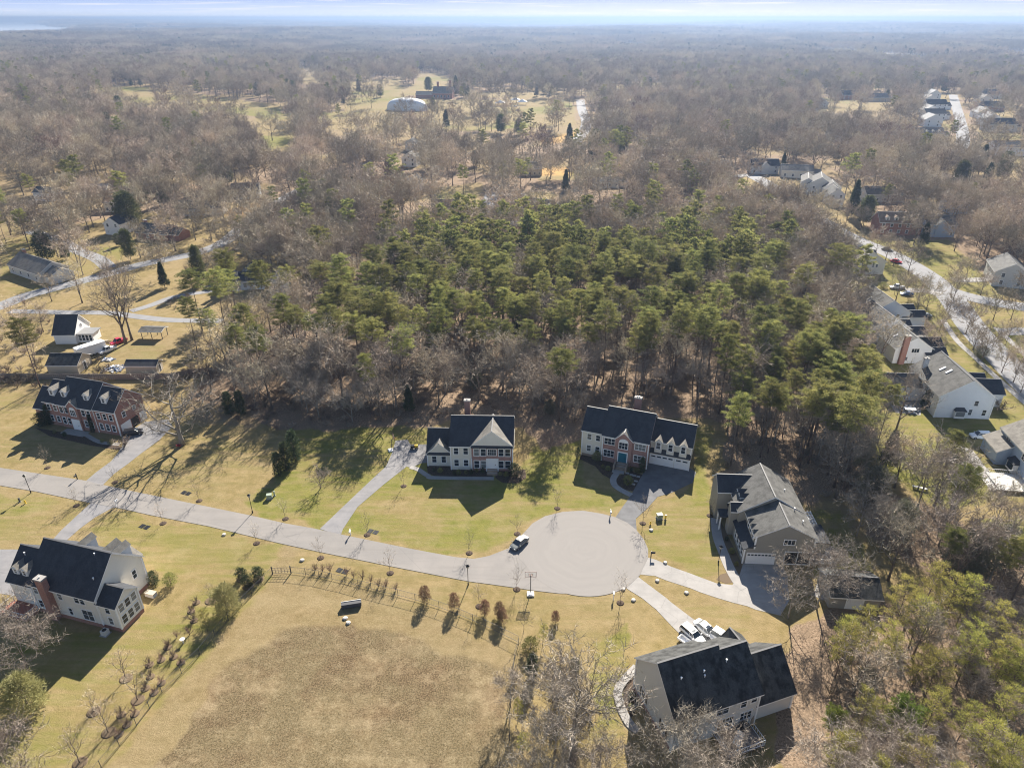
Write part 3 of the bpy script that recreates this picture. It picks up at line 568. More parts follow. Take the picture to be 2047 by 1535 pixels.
def pine(seed, H=18., Wd=6.5, cs=.6, nb=34, nbl=75, flat=.32, L=.42, w=.085, tr=.17, dome=True):
    'tall pine with a high, open, flat-layered crown'
    rs = np.random.RandomState(seed); T = MB(); F = []
    dx = rs.normal(size=2) * .35; tp = [np.array([dx[0] * t * t + rs.normal() * .04, dx[1] * t * t + rs.normal() * .04, H * .97 * t]) for t in np.linspace(0, 1, 8)]
    T.tube(tp, [tr * (1.2 if i == 0 else 1 - .85 * i / 7) for i in range(8)], 5); tp = np.array(tp)
    for i in range(nb):
        f = cs + (1 - cs) * (i + rs.rand()) / nb; k = min(f, .995) * 7; j = min(int(k), 6); p0 = tp[j] * (1 - k + j) + tp[j + 1] * (k - j)
        u = (f - cs) / (1 - cs); env = (math.sin(math.pi * min(1, .28 + .62 * u)) ** .7) if dome else (1 - u) ** .8 + .08
        az = i * 2.4 + rs.rand() * .9; rad = Wd / 2 * env * rs.uniform(.55, 1.1); rise = rs.uniform(-.05, .22) + (.35 * u if dome else .05)
        d = np.array([math.cos(az), math.sin(az), rise]); end = p0 + d * rad
        T.tube([p0, (p0 + end) / 2 + np.array([0, 0, .03 * rad]), end], [.05, .035, .012], 3, 0, False)
        m = max(1, int(2.2 * rad)); 
        for c in range(m):
            t = .38 + .66 * (c + rs.rand() * .6) / m; q = p0 + d * rad * t + rs.normal(size=3) * np.array([.3, .3, .12]) * rad * .35
            r = rs.uniform(.4, .75) * (.7 + .12 * Wd / 2); F.append(blades(rs, q, (r, r, r * flat), int(nbl * rs.uniform(.6, 1.2) / max(1, m * .45)), L, w, .45, d))
    F.append(blades(rs, tp[-1] + np.array([0, 0, -.1]), (.6, .6, .5), nbl, L, w, .7))
    return T, np.concatenate(F)
def dead_snags(T, rs, H, cs, n=14):
    for i in range(n):
        z = H * rs.uniform(.25, cs); az = rs.rand() * 6.28; L = rs.uniform(.6, 1.8); d = np.array([math.cos(az), math.sin(az), rs.uniform(-.1, .3)])
        T.tube([(0, 0, z), tuple(np.array([0, 0, z]) + d * L)], [.03, .01], 3, 0, False)
def bushy(seed, H=6., Wd=5., n=60, nbl=60, L=.3, w=.1, cone=0., trunk=.12, z0=.12, fill=.75):
    'dense broad-leaved or cone-shaped evergreen: leaf sprays in lumpy clusters'
    rs = np.random.RandomState(seed); T = MB(); F = []; T.tube([(0, 0, 0), (rs.normal() * .05, rs.normal() * .05, H * .6)], [trunk, trunk * .4], 6)
    for i in range(n):
        u = (i + rs.rand()) / n; z = H * (z0 + (1 - z0) * u)
        env = (1 - u) ** .75 * 1.0 if cone > .5 else math.sin(math.pi * min(1., .18 + .78 * u)) ** .6
        az = i * 2.39996 + rs.rand() * .5; rr = Wd / 2 * env * (rs.rand() ** .35) * rs.uniform(.8, 1.08) * fill; c = np.array([math.cos(az) * rr, math.sin(az) * rr, z * .96])
        r = Wd * (.17 if cone < .5 else .12) * rs.uniform(.7, 1.25) * (.5 + .5 * env); F.append(blades(rs, c, (r, r, r * .8), nbl, L, w, .35, np.array([math.cos(az), math.sin(az), .2])))
        if i % 4 == 0: T.tube([(0, 0, z * .7), tuple(c)], [.04, .015], 3, 0, False)
    return T, np.concatenate(F)
def twiggy(seed, H=2., Wd=2., n=140, L=.5, w=.018, stems=9):
    'leafless shrub: a fan of stems with twigs'
    rs = np.random.RandomState(seed); T = MB(); tr_ = []
    for i in range(stems):
        az = i * 2.4; el = rs.uniform(.7, 1.4); d = np.array([math.cos(az) * math.cos(el), math.sin(az) * math.cos(el), math.sin(el)])
        end = np.array([d[0] * Wd * .62, d[1] * Wd * .62, H * .7 * d[2]]); T.tube([(0, 0, 0), tuple(end * .5 + np.array([0, 0, .05 * H])), tuple(end)], [.03, .02, .008], 3, 0, False)
        for k in range(n // stems):
            t = rs.uniform(.2, 1); p = end * t; dd = d * .8 + rs.normal(size=3) * .5; dd[2] += .3; dd /= np.linalg.norm(dd); q = p + dd * L * H * .5 * rs.uniform(.5, 1.2); tr_.append(soup_tri(p, q, w, rs))
            for _ in range(2):
                s0 = p + (q - p) * rs.uniform(.3, 1); d2 = dd + rs.normal(size=3) * .6; tr_.append(soup_tri(s0, s0 + d2 * L * H * .22, w * .8, rs))
    return T, np.array(tr_)
PROTO = {}
def proto(key, TF, mt, mc, joined=False, h=1):
    T, F = TF
    PROTO[key] = (T.mesh(key + '_trunk', mt, True), tri_mesh(key + '_crown', F, mc), h)
# near prototypes
for i in range(4): proto('bare%d' % i, bare(11 + i, 15, [10.5, 9, 12, 8][i], [.22, .3, .18, .36][i], lean=.05), M_BARK, M_TWIG, h=15)
proto('bareg0', bare(31, 15, 11, .2, n1=10, n3=7, n4=6, tr=.19, tw=.03), M_BARK_L, M_TWIG_G, h=15); proto('bareg1', bare(32, 15, 9, .28, n1=9, n3=7, n4=6, tr=.18, tw=.03), M_BARK_L, M_TWIG_G, h=15)
proto('bareg2', bare(33, 15, 14, .13, n1=12, n2=8, n3=7, n4=6, tr=.30, tw=.028), M_BARK_L, M_TWIG_G, h=15)
proto('big0', bare(41, 15, 13, .2, n1=11, n2=6, n3=4, n4=3, tr=.42, tw=.03, sides=6), M_BARK, M_TWIG, h=15)
proto('bigp0', bare(42, 15, 14, .16, n1=12, n2=7, n3=5, n4=3, tr=.46, tw=.03, sides=6), M_BARK_L, M_TWIG_G, h=15); proto('big1', bare(43, 15, 12, .34, n1=10, n2=6, n3=5, n4=3, tr=.30, tw=.03, sides=6), M_BARK, M_TWIG, h=15)
proto('street0', bare(51, 15, 9, .2, n1=10, n2=7, n3=6, n4=4, tr=.2, tw=.05), M_BARK, M_TWIG, h=15); proto('street1', bare(52, 15, 10.5, .16, n1=10, n2=7, n3=6, n4=4, tr=.2, tw=.05), M_BARK, M_TWIG, h=15)
proto('red0', bare(61, 15, 12, .18, n1=9, n4=6, tw=.05), M_BARK, M_TWIG_R, h=15); proto('dense0', bare(62, 15, 16, .08, n1=15, n2=8, n3=8, n4=7, tw=.026, tr=.13, low=.2), M_BARK, M_TWIG_G, h=15)
proto('sapling0', bare(71, 5, 1.9, .22, n1=8, n2=4, n3=3, n4=2, tw=.010, tr=.035, sides=4), M_BARK, M_TWIG, h=5); proto('sapling1', bare(72, 5, 2.3, .3, n1=7, n2=4, n3=3, n4=3, tw=.011, tr=.04, sides=4), M_BARK, M_TWIG, h=5)
proto('orch0', bare(73, 5, 3.4, .22, n1=8, n2=5, n3=4, n4=2, tw=.012, tr=.075, sides=5), M_BARK, M_TWIG, h=5)
proto('round0', bare(74, 5, 4.2, .16, n1=12, n2=7, n3=5, n4=3, tw=.012, tr=.09, sides=5, low=.25), M_BARK, M_TWIG_G, h=5)
for i in range(4):
    P_ = pine(81 + i, 18, [6.8, 7.6, 5.8, 7.0][i], [.66, .7, .6, .73][i], nb=38, L=.32, w=.05, nbl=120, flat=.26); dead_snags(P_[0], np.random.RandomState(i), 18, .56); proto('pine%d' % i, P_, M_BARK_P, M_PINE, h=18)
for i in range(3): proto('ypine%d' % i, pine(91 + i, 11, [5.0, 4.4, 5.6][i], [.28, .34, .24][i], nb=28, nbl=64, flat=.34, L=.3, w=.038, tr=.1), M_BARK_P, M_PINE_Y, h=11)
proto('bpine0', pine(95, 9, 5.6, .2, nb=40, nbl=120, flat=.6, L=.36, w=.06, tr=.12), M_BARK_P, M_BRIGHT, h=9)
proto('spruce0', bushy(101, 10, 5.4, 110, 60, .4, .09, 1.), M_BARK, M_PINE_D, h=10); proto('spruce1', bushy(102, 10, 6.4, 120, 60, .42, .1, 0, z0=.16), M_BARK, M_PINE_M, h=10)
proto('cedar0', bushy(103, 7, 2.7, 80, 70, .22, .05, 0, z0=.05), M_BARK, M_PINE_D, h=7); proto('holly0', bushy(104, 8, 7, 90, 75, .3, .07), M_BARK, M_HOLLY, h=8)
proto('magnolia0', bushy(105, 8, 6.5, 70, 60, .38, .12), M_BARK, M_PINE_D, h=8); proto('lime0', bushy(106, 6, 5.2, 90, 70, .36, .04, z0=.1), M_BARK, M_LIME, h=6)
proto('ever_shrub0', bushy(107, 2, 1.7, 40, 60, .1, .035, trunk=.04, z0=.05), M_BARK, M_PINE_D, h=2); proto('copper0', bushy(108, 2, 1.7, 40, 70, .12, .022, trunk=.04, z0=.15), M_BARK, M_COPPER, h=2)
proto('brown_shrub0', twiggy(109, 2, 2.0, 150, .5, .015), M_BARK, M_TWIG_R, h=2); proto('brown_shrub1', twiggy(110, 2, 2.4, 220, .5, .015), M_BARK, M_BRUSH, h=2)
proto('green_shrub0', bushy(111, 2, 2.0, 36, 50, .14, .03, trunk=.04, z0=.1), M_BARK, M_PINE, h=2)
proto('hedge0', twiggy(112, 3, 4.5, 420, .5, .03, 16), M_BARK, M_BRUSH, h=3)

def plant(kind, name, x, y, h, rz=None, label=None, cat=None, group=None, wide=1.0, z=0.0):
    me_t, me_c, h0 = PROTO[kind]; s_ = h / h0; rz = random.uniform(0, 6.28) if rz is None else rz
    e_ = empty(name, (x, y, z), rz, label=label, cat=cat, group=group); e_.scale = (s_ * wide, s_ * wide, s_)
    link('trunk' if h > 2.6 else 'stems', me_t, e_); link('crown' if h > 2.6 else 'foliage', me_c, e_); return e_
def plant_px(kind, name, u, v, h, **k): x, y = G(u, v); return plant(kind, name, x, y, h, **k)

random.seed(5)
# ---- trees and shrubs placed one by one (photo pixels of their foot)
one = [
 ('bigp0', 'bare_tree', 365, 889, 15.5, 1.15, 'large spreading bare tree beside the brick house driveway, its branch shadow crossing the street', 'tree'),
 ('big0', 'bare_tree', 252, 687, 21, .7, 'tall forked bare tree just behind the red pickup, left of its twin', 'tree'),
 ('big1', 'bare_tree', 264, 680, 22, .75, 'tall open bare tree right of its twin, behind the red pickup', 'tree'),
 ('round0', 'bare_tree', 640.6, 976.5, 5.0, 1.0, 'small round grey bare tree alone on the green lawn left of the long driveway', 'tree'),
 ('cedar0', 'arborvitae', 557, 950, 5.6, 1.15, 'front left of the three dark columnar arborvitae on the lawn', 'conifer'),
 ('cedar0', 'arborvitae', 573, 940, 6.8, 1.0, 'middle one of the three dark columnar arborvitae on the lawn', 'conifer'),
 ('cedar0', 'arborvitae', 591, 922, 7.6, 1.1, 'rear right and tallest of the three dark columnar arborvitae on the lawn', 'conifer'),
 ('cedar0', 'dark_evergreen', 460, 828, 6.0, 1.25, 'left one of two dark evergreens at the wood edge right of the brick house', 'conifer'),
 ('cedar0', 'dark_evergreen', 483, 828, 6.2, 1.2, 'right one of two dark evergreens at the wood edge right of the brick house', 'conifer'),
 ('lime0', 'light_green_tree', 456, 1222, 5.2, 1.15, 'pale yellow-green feathery tree by the field fence near the gate', 'tree'),
 ('ypine0', 'small_pine', 416, 1262, 4.5, .9, 'thin olive evergreen below the pale green tree at the fence', 'conifer'),
 ('bareg2', 'bare_tree', 1146, 1476, 14.5, .95, 'big pale-limbed bare tree in the thicket left of the bottom grey house', 'tree'),
 ('bareg0', 'bare_tree', 1110, 1500, 11, 1.0, 'grey bare tree just left of the big pale-limbed tree in the thicket', 'tree'),
 ('dense0', 'bare_tree', 1085, 1600, 9.5, 1.0, 'low dense grey bare tree at the bottom edge below the thicket', 'tree'),
 ('dense0', 'bare_tree', 1180, 1620, 9.5, .9, 'low bare tree at the bottom edge between thicket and walkway', 'tree'),
 ('dense0', 'bare_tree', 1345, 1580, 10.5, 1.0, 'dense purple-grey bare tree in front of the left gable of the bottom house', 'tree'),
 ('dense0', 'bare_tree', 1448, 1620, 11.0, .95, 'dense bare tree before the deck of the bottom house', 'tree'),
 ('dense0', 'bare_tree', 1650, 1590, 10, 1.05, 'wide grey-brown bare tree at the bottom edge right of the bottom house', 'tree'),
 ('dense0', 'bare_tree', 1760, 1580, 10.5, 1.0, 'bare tree at the bottom edge among the young pines', 'tree'),
 ('bareg0', 'bare_tree', 1575, 1235, 10.5, 1.0, 'pinkish grey bare tree at the end of the taupe house driveway', 'tree'),
 ('bareg1', 'bare_tree', 1632, 1215, 11.5, 1.05, 'bare tree with forked trunk between the taupe house and the dark shed roof', 'tree'),
 ('bareg0', 'bare_tree', 1668, 1180, 9.0, 1.1, 'low branching bare tree just behind the dark shed', 'tree'),
 ('dense0', 'bare_tree', 60, 1345, 10.5, 1.05, 'huge dense grey bare tree in front of the cream house lower left', 'tree'),
 ('lime0', 'light_green_tree', 60, 1420, 6.5, 1.2, 'yellow-green shrubby tree below the big grey tree lower left', 'tree'),
 ('dense0', 'bare_tree', 15, 1640, 12.5, .85, 'big bare tree in the bottom left corner', 'tree'),
 ('orch0', 'fruit_tree', 252, 1356, 4.6, 1.0, 'thin bare fruit tree in a mulch ring, nearest the cream house', 'tree'),
 ('orch0', 'fruit_tree', 275.5, 1399, 4.8, 1.0, 'thin bare fruit tree in a mulch ring close to the field fence', 'tree'),
 ('orch0', 'fruit_tree', 187.6, 1422.6, 3.6, 1.0, 'small twiggy fruit tree in a mulch ring left of the taller one', 'tree'),
 ('orch0', 'fruit_tree', 217, 1463.6, 4.8, 1.0, 'leaning bare fruit tree in a wide mulch ring midway down the fence', 'tree'),
 ('orch0', 'fruit_tree', 160, 1524, 5.2, .95, 'tallest thin fruit tree at the lower left edge of the lawn', 'tree'),
 ('orch0', 'fruit_tree', 80, 1560, 3.5, .9, 'low forked bare tree at the bottom edge, left of the tallest fruit tree', 'tree'),
 ('orch0', 'fruit_tree', 421, 1201, 3.2, 1.0, 'bare little tree left of the pale green feathery tree', 'tree'),
 ('sapling1', 'small_bare_tree', 1047, 1262, 5.2, .9, 'bare young tree beside the basketball hoop, right of the round shrubs', 'tree'),
 ('ypine1', 'small_pine', 1085, 1290, 4.2, 1.0, 'fresh green small pine at the top of the thicket', 'conifer'),
 ('green_shrub0', 'green_shrub', 1060, 1300, 2.4, 1.4, 'sage green shrub at the right end of the field fence', 'shrub'),
 ('cedar0', 'dark_evergreen', 1063, 1352, 4.5, 1.2, 'dark cedar half hidden in the thicket above the pale-limbed tree', 'conifer'),
 ('ypine1', 'small_pine', 1035, 1440, 4.0, 1.1, 'small yellow-green pine on the left side of the thicket', 'conifer'),
 ('ypine2', 'small_pine', 1044, 1505, 3.6, 1.1, 'low yellow-green pine on the lower left side of the thicket', 'conifer'),
 ('bpine0', 'bright_pine', 1790, 1490, 7.5, 1.05, 'bright green bushy pine near the bottom right of the house in the corner wood', 'conifer'),
 ('bpine0', 'bright_pine', 1662, 1465, 4.5, 1.1, 'bright green low pine right of the bottom house', 'conifer'),
 ('spruce1', 'spruce', 262, 458, 16, 1.3, 'big blue-green conifer beyond the side street, upper left', 'conifer'),
 ('spruce1', 'spruce', 403, 570, 14, .62, 'tall narrow conifer in the middle of the dry left meadow', 'conifer'),
 ('spruce0', 'spruce', 467, 582, 10.5, .9, 'dark conifer directly in front of the white house with the brick chimney', 'conifer'),
 ('spruce0', 'spruce', 330, 575, 9, 1.0, 'greenish-grey conifer left of the narrow tall one', 'conifer'),
 ('spruce1', 'spruce', 262, 520, 12, .8, 'drooping conifer in the wedge of lawn at the fork of the side street', 'conifer'),
 ('magnolia0', 'magnolia', 95, 520, 11, 1.0, 'dark glossy broad evergreen left of the fork, above the pale house', 'tree'),
 ('pine0', 'pine', 60, 500, 16, 1.0, 'leaning green pine at the left edge above the pale house', 'conifer'),
 ('pine1', 'pine', 22, 470, 19, 1.0, 'tall green pine at the far left edge', 'conifer'),
 ('spruce0', 'spruce', 1664, 528, 8.5, 1.25, 'dark green spruce left of the beige house with skylights', 'conifer'),
 ('spruce0', 'spruce', 1843, 492, 9.5, 1.15, 'dark round cedar between the dormered brick house and the blue house', 'conifer'),
 ('spruce1', 'spruce', 1726, 450, 13, 1.1, 'feathery pine behind the street bend, upper right', 'conifer'),
 ('spruce0', 'spruce', 1556, 408, 8, 1.2, 'dark evergreen beside the bright bend of the street', 'conifer'),
 ('spruce0', 'spruce', 1563, 345, 12, .8, 'dark pointed evergreen right of the grey roofed house, upper right', 'conifer'),
 ('spruce0', 'spruce', 1955, 350, 17, 1.05, 'large dark blue-green conifer, upper right', 'conifer'),
 ('spruce1', 'spruce', 2000, 362, 16, .9, 'grey-green conifer just right of the large dark one, upper right', 'conifer'),
 ('holly0', 'holly', 1735, 1010, 8.5, 1.0, 'large round grey-green tree behind the taupe house', 'tree'),
 ('holly0', 'holly', 1790, 1080, 8.5, .85, 'silvery green holly casting a broad shadow, right of the taupe house', 'tree'),
 ('pine2', 'pine', 1870, 985, 14, 1.1, 'pine with bare forked limbs on the lawn above the stone fire pit', 'conifer'),
 ('spruce0', 'spruce', 1770, 935, 9, 1.0, 'dark green conifer beside the lawn left of the white sport utility vehicle', 'conifer'),
 ('holly0', 'holly', 1990, 1130, 8, 1.3, 'dark bushy evergreen below the blue house', 'tree'),
 ('spruce0', 'spruce', 1850, 815, 5, 1.5, 'dark evergreen clump against the left wall of the big white house', 'conifer'),
 ('big1', 'bare_tree', 1788, 870, 15, .9, 'tall dark-trunked bare tree in front of the big white house', 'tree'),
 ('bareg1', 'bare_tree', 1832, 1020, 15, .9, 'crossing bare twin-trunk tree left of the fire pit', 'tree'),
 ('bareg0', 'bare_tree', 1885, 1130, 15, .9, 'tall pale-limbed tree in the middle of the right-hand wood', 'tree'),
 ('big1', 'bare_tree', 1775, 1160, 13, .8, 'slim leaning dark tree on the leaf-strewn slope right of the taupe house', 'tree'),
 ('big0', 'bare_tree', 1905, 1165, 12, .8, 'dark leaning tree with long shadow below the right-hand wood', 'tree'),
 ('holly0', 'holly', 1925, 1150, 9, 1.1, 'dark bushy evergreen with blue-grey top in the right-hand wood', 'tree'),
 ('spruce1', 'lone_spruce', 857, 184, 17, 1.1, 'single round conifer on the golf course above the white dome', 'conifer'),
 ('spruce0', 'dark_spruce', 912, 192, 22, .9, 'dark conifer at the right side of the clubhouse', 'conifer'),
 ('red0', 'reddish_tree', 1100, 905, 5.0, .9, 'small reddish bare tree between the two middle houses', 'tree'),
 ('red0', 'reddish_tree', 1245, 480, 14, 1.0, 'pinkish bare tree in the far middle of the wood', 'tree'),
 ('pine1', 'brown_pine', 830, 640, 11, 1.1, 'rust brown dying tree in the middle of the pine wood', 'tree'),
 ('ever_shrub0', 'evergreen_bush', 484, 1157, 2.3, 1.2, 'left one of three dark round evergreens by the gate', 'shrub'),
 ('ever_shrub0', 'evergreen_bush', 517, 1158, 2.6, 1.2, 'right one of three dark round evergreens by the gate', 'shrub'),
 ('ever_shrub0', 'evergreen_bush', 496, 1172, 2.3, 1.2, 'lowest of three dark round evergreens by the gate', 'shrub'),
 ('ever_shrub0', 'evergreen_bush', 309, 1167, 2.6, 1.1, 'dark oval evergreen at the right corner of the cream house', 'shrub'),
 ('green_shrub0', 'magnolia_shrub', 342, 1170, 2.6, 1.0, 'open-branched young magnolia right of the oval evergreen', 'shrub'),
 ('brown_shrub1', 'brown_shrub', 250, 893, 2.6, 1.7, 'big round brown shrub beside the brick house driveway', 'shrub'),
 ('cedar0', 'cone_evergreen', 104, 848, 5.2, 1.1, 'dark cone-shaped evergreen at the front door side of the brick house', 'shrub'),
 ('ever_shrub0', 'evergreen_bush', 86, 850, 3.2, 1.5, 'dark rounded evergreen at the left corner of the brick house', 'shrub'),
 ('cedar0', 'cone_evergreen', 187, 864, 4.6, .8, 'slim dark evergreen between the windows of the brick house', 'shrub'),
 ('ever_shrub0', 'evergreen_bush', 1029, 950, 2.8, 1.3, 'small cone evergreen at the right front corner of the gable-fronted house', 'shrub'),
 ('brown_shrub1', 'brown_shrub', 1042, 952, 2.3, 1.3, 'reddish brown shrub right of the small cone evergreen', 'shrub'),
 ('green_shrub0', 'green_shrub', 1193, 920, 2.1, 1.2, 'dark green shrub under the left windows of the teal-door house', 'shrub'),
 ('cedar0', 'cone_evergreen', 1283, 944, 3.6, 1.2, 'green cone evergreen beside the driveway of the teal-door house', 'shrub'),
 ('ever_shrub0', 'evergreen_bush', 1155, 915, 2.6, .7, 'slim upright green shrub at the far left corner of the teal-door house', 'shrub'),
 ('green_shrub0', 'green_shrub', 1255, 967, 1.8, 1.5, 'round sage shrub in the mulch island of the teal-door house', 'shrub'),
 ('holly0', 'holly', 1960, 712, 2.8, 2.0, 'dark low evergreen hedge beside the pavement above the big white house', 'shrub'),
 ('green_shrub0', 'green_shrub', 1765, 575, 2.0, 1.9, 'low olive shrub left of the white pickup', 'shrub'),
 ('brown_shrub1', 'brown_shrub', 2000, 820, 3, 1.6, 'tangled tan shrub behind the right corner of the big white house', 'shrub'),
 ('brown_shrub0', 'brown_shrub', 50, 610, 2.4, 1.1, 'round brown shrub at the roadside far left', 'shrub'),
 ('green_shrub0', 'green_shrub', 487, 508, 2.6, 1.2, 'round olive shrub under the trees beyond the side street', 'shrub'),
 ('brown_shrub0', 'brown_shrub', 372, 541, 2.4, 1.2, 'dark red shrub on the dry meadow left of the narrow conifer', 'shrub'),
 ('holly0', 'holly', 445, 535, 6, 1.0, 'silvery bush right of the narrow tall conifer', 'tree'),
]
spent = []
for kind, nm, u, v, h, wd, lab, cat in one:
    o = plant_px(kind, nm, u, v, h, wide=wd, label=lab, cat=cat); spent.append((o.location.x, o.location.y))
    if nm == 'brown_pine': 
        mc_ = PROTO[kind][1].copy(); mc_.materials.clear(); mc_.materials.append(M_TWIG_R); [c for c in o.children if c.name.startswith('crown')][0].data = mc_
SH = []
SH += zz(0, 1235, 5.117, [(1715, 300), (1530, 480), (1650, 430), (1775, 400), (1850, 455), (1540, 600), (1650, 665), (1490, 720), (1575, 765), (1240, 990), (1380, 980), (1300, 1090), (1215, 1190)])
SH += zz(300, 1000, 5.117, [(475, 1045), (420, 1135), (450, 1230), (405, 1375), (190, 1490), (275, 1400)])
for i, (u, v) in enumerate(SH):
    plant_px('brown_shrub%d' % (i % 2), 'bare_shrub', u, v, random.uniform(1.3, 2.0), wide=.9, label='small leafless brown shrub in a curved mulch ring along the left field fence', cat='shrub', group='shrubs along the left field fence')
for i, (u, v) in enumerate([(630, 1141), (645, 1142), (660, 1143), (693, 1149), (706.7, 1154), (725, 1158), (742, 1164), (757.5, 1173), (772, 1175), (791.7, 1180)]):
    plant_px('brown_shrub0', 'bare_shrub', u, v, random.uniform(1.5, 2.1), wide=.95, label='small copper-brown shrub in the row above the curved field fence', cat='shrub', group='small shrubs in a row above the field fence')
for (u, v), h, lab in [((850, 1203), 3.2, 'leftmost of the big copper shrubs above the field fence'), ((908, 1216), 3.1, 'second big copper shrub from the left above the field fence'), ((969, 1228), 2.9, 'third copper shrub from the left, round-headed, above the field fence'),
                       ((998, 1232), 2.9, 'round-headed copper shrub, upper of the touching pair'), ((1004, 1243), 2.8, 'round-headed copper shrub, lower of the touching pair'), ((1110, 1243), 2.2, 'single round-headed copper shrub right of the hoop, apart from the fence')]:
    plant_px('copper0', 'copper_shrub', u, v, h, wide=.85, label=lab, cat='shrub')
M_RING = MB()
YT = [(95, 935), (229.6, 964), (152.7, 1010.7), (326, 1046), (398, 1001), (513, 1086), (570.7, 1037), (641, 1115), (734, 1069), (780, 1145.6), (938, 1105.5), (1034, 1067), (1033, 1178), (958, 1212), (1114, 1016), (1285, 1046), (1240, 1205), (806.7, 971.6), (1419, 1030.7)]
for i, (u, v) in enumerate(YT):
    plant_px('sapling%d' % (i % 2), 'sapling', u, v, random.uniform(3.6, 4.6) if i not in (15, 16) else 5.4, label='thin leafless young street tree in a small mulch ring beside the street', cat='tree', group='young street trees by the cul-de-sac')
    x, y = G(u, v); MB().lathe(0, 0, [(.62, 0), (.5, .10), (.1, .16)], 12).build('mulch_ring', M_MULCH, loc=(x, y, 0), label='small dark mulch ring at the foot of a young street tree', cat='mulch ring', group='mulch rings of the young street trees')
for i, (u, v) in enumerate(SH[:16] + [(252, 1356), (275.5, 1399), (187.6, 1422.6), (217, 1463.6), (160, 1524), (421, 1201), (484, 1157), (517, 1158), (496, 1172)]):
    x, y = G(u, v); rr = .6 if i < 16 else .9
    MB().lathe(0, 0, [(rr, 0), (rr * .85, .09), (.1, .14)], 14).build('mulch_ring', M_RINGM, loc=(x, y, 0), label='curved tan mulch ring around a shrub or fruit tree on the left lawn', cat='mulch ring', group='mulch rings of the left lawn')

# ---- woods: jittered grids; the 300 nearest of a kind are things, the rest is stuff
ROADW = [(l, w) for n, l, w, m in RB]
def hides(x, y, h, poly): return any(inpoly(x * f, y * f, poly) for f in (1.0, 1 + .5 * h / (CH - h), CH / (CH - h)))
FOOT = []     # house footprints (x, y, radius)
def blocked(x, y, mr=1.5):
    if inpoly(x, y, P_STREET): return True
    for k, p in DRIVES.items():
        if inpoly(x, y, GPD[k]): return True
    for l, w in ROADW:
        if seg_dist(np.array([x]), np.array([y]), l)[0] < w / 2 + mr: return True
    for a, b, r in FOOT:
        if (x - a) ** 2 + (y - b) ** 2 < r * r: return True
    for a, b in spent:
        if (x - a) ** 2 + (y - b) ** 2 < 4: return True
    return False
GPD = {k: GP(p) for k, p in DRIVES.items()}
for u, v, r in [(900, 900, 11.5), (966, 905, 9), (1190, 880, 8), (1250, 890, 9), (1340, 895, 8), (1560, 1060, 9), (1545, 1110, 8), (1580, 1010, 8), (1400, 1400, 12), (1540, 1400, 8), (1700, 1182, 8.5), (120, 1200, 12), (130, 830, 12), (210, 830, 10),
                (1900, 800, 10), (1890, 760, 9), (1950, 820, 8), (2020, 940, 9), (1775, 640, 9), (1790, 690, 9), (1820, 700, 9), (1830, 650, 8), (1725, 545, 9), (1700, 540, 6), (1650, 505, 8), (1785, 465, 9), (1875, 470, 9), (2020, 580, 9), (1730, 590, 5), (1750, 780, 5),
                (130, 690, 9), (180, 690, 9), (280, 745, 8), (300, 670, 5), (130, 745, 7), (450, 585, 8), (500, 575, 8), (590, 600, 8), (50, 560, 12), (230, 475, 8), (305, 480, 8), (390, 430, 8), (1630, 385, 10), (1520, 350, 9), (818, 330, 8), (1060, 430, 10)]:
    x, y = G(u, v); FOOT.append((x, y, r))
BG = [(*G(b_[0], b_[1]), max(b_[3], b_[4]) * .75) for b_ in BGH]
BG = [(x_, y_ + 4, r_) for x_, y_, r_ in BG] + [(-100, 830, 30), (-105, 745, 22)]
cand = []   # (type, x, y, h, group)
rsw = np.random.RandomState(77)
def fill(pts, sp, mix, hr, grp, keep=1.0, nofoot=False):
    P = GP(pts); xs = [p[0] for p in P]; ys = [p[1] for p in P]; y = min(ys); row = 0
    keys = list(mix); pr = np.array([mix[k] for k in keys]); pr = pr / pr.sum()
    while y < max(ys):
        x = min(xs) + (row % 2) * sp / 2
        while x < max(xs):
            a = x + rsw.uniform(-.42, .42) * sp; b = y + rsw.uniform(-.42, .42) * sp; k = keys[rsw.choice(len(keys), p=pr)]; h = rsw.uniform(*hr[k]); q = rsw.rand()
            if q < keep and inpoly(a, b, P) and not blocked(a, b): cand.append((k, a, b, h, grp)); spent_grid.append((a, b))
            x += sp
        y += sp * .87; row += 1
spent_grid = []
HR = {'pine': (14.5, 21.5), 'bare': (12, 18), 'bareg': (8, 14), 'spruce': (5, 10), 'holly': (3, 7), 'ypine': (7, 12), 'red': (6, 10)}
fill([(440, 800), (560, 850), (700, 848), (850, 838), (905, 800), (1040, 800), (1060, 845), (1150, 845), (1175, 790), (1400, 805), (1445, 835), (1470, 780), (1300, 765), (1000, 765), (700, 765), (500, 740)], 5.0, {'bareg': .42, 'bare': .34, 'pine': .12, 'holly': .07, 'spruce': .05}, HR, 'trees along the front of the central wood', .92)
fill([(585, 745), (640, 760), (900, 765), (1200, 765), (1470, 780), (1485, 700), (1560, 650), (1545, 600), (1400, 556), (1150, 540), (1000, 545), (880, 545), (760, 590), (690, 630), (620, 680)], 5.9, {'pine': .76, 'bare': .21, 'red': .015, 'spruce': .015}, HR, 'trees in the central pine wood', .9)
fill([(760, 590), (880, 545), (1150, 540), (1400, 556), (1560, 600), (1590, 520), (1480, 470), (1200, 470), (980, 480), (860, 480), (760, 520)], 6.4, {'pine': .38, 'bare': .62}, HR, 'trees behind the central pine wood', .9)
fill([(1458, 960), (1445, 850), (1475, 790), (1560, 770), (1700, 790), (1725, 860), (1700, 960), (1650, 985), (1600, 945), (1520, 925)], 4.6, {'pine': .62, 'bare': .2, 'bareg': .1, 'holly': .04, 'spruce': .04}, HR, 'trees in the belt behind the taupe house', .9)
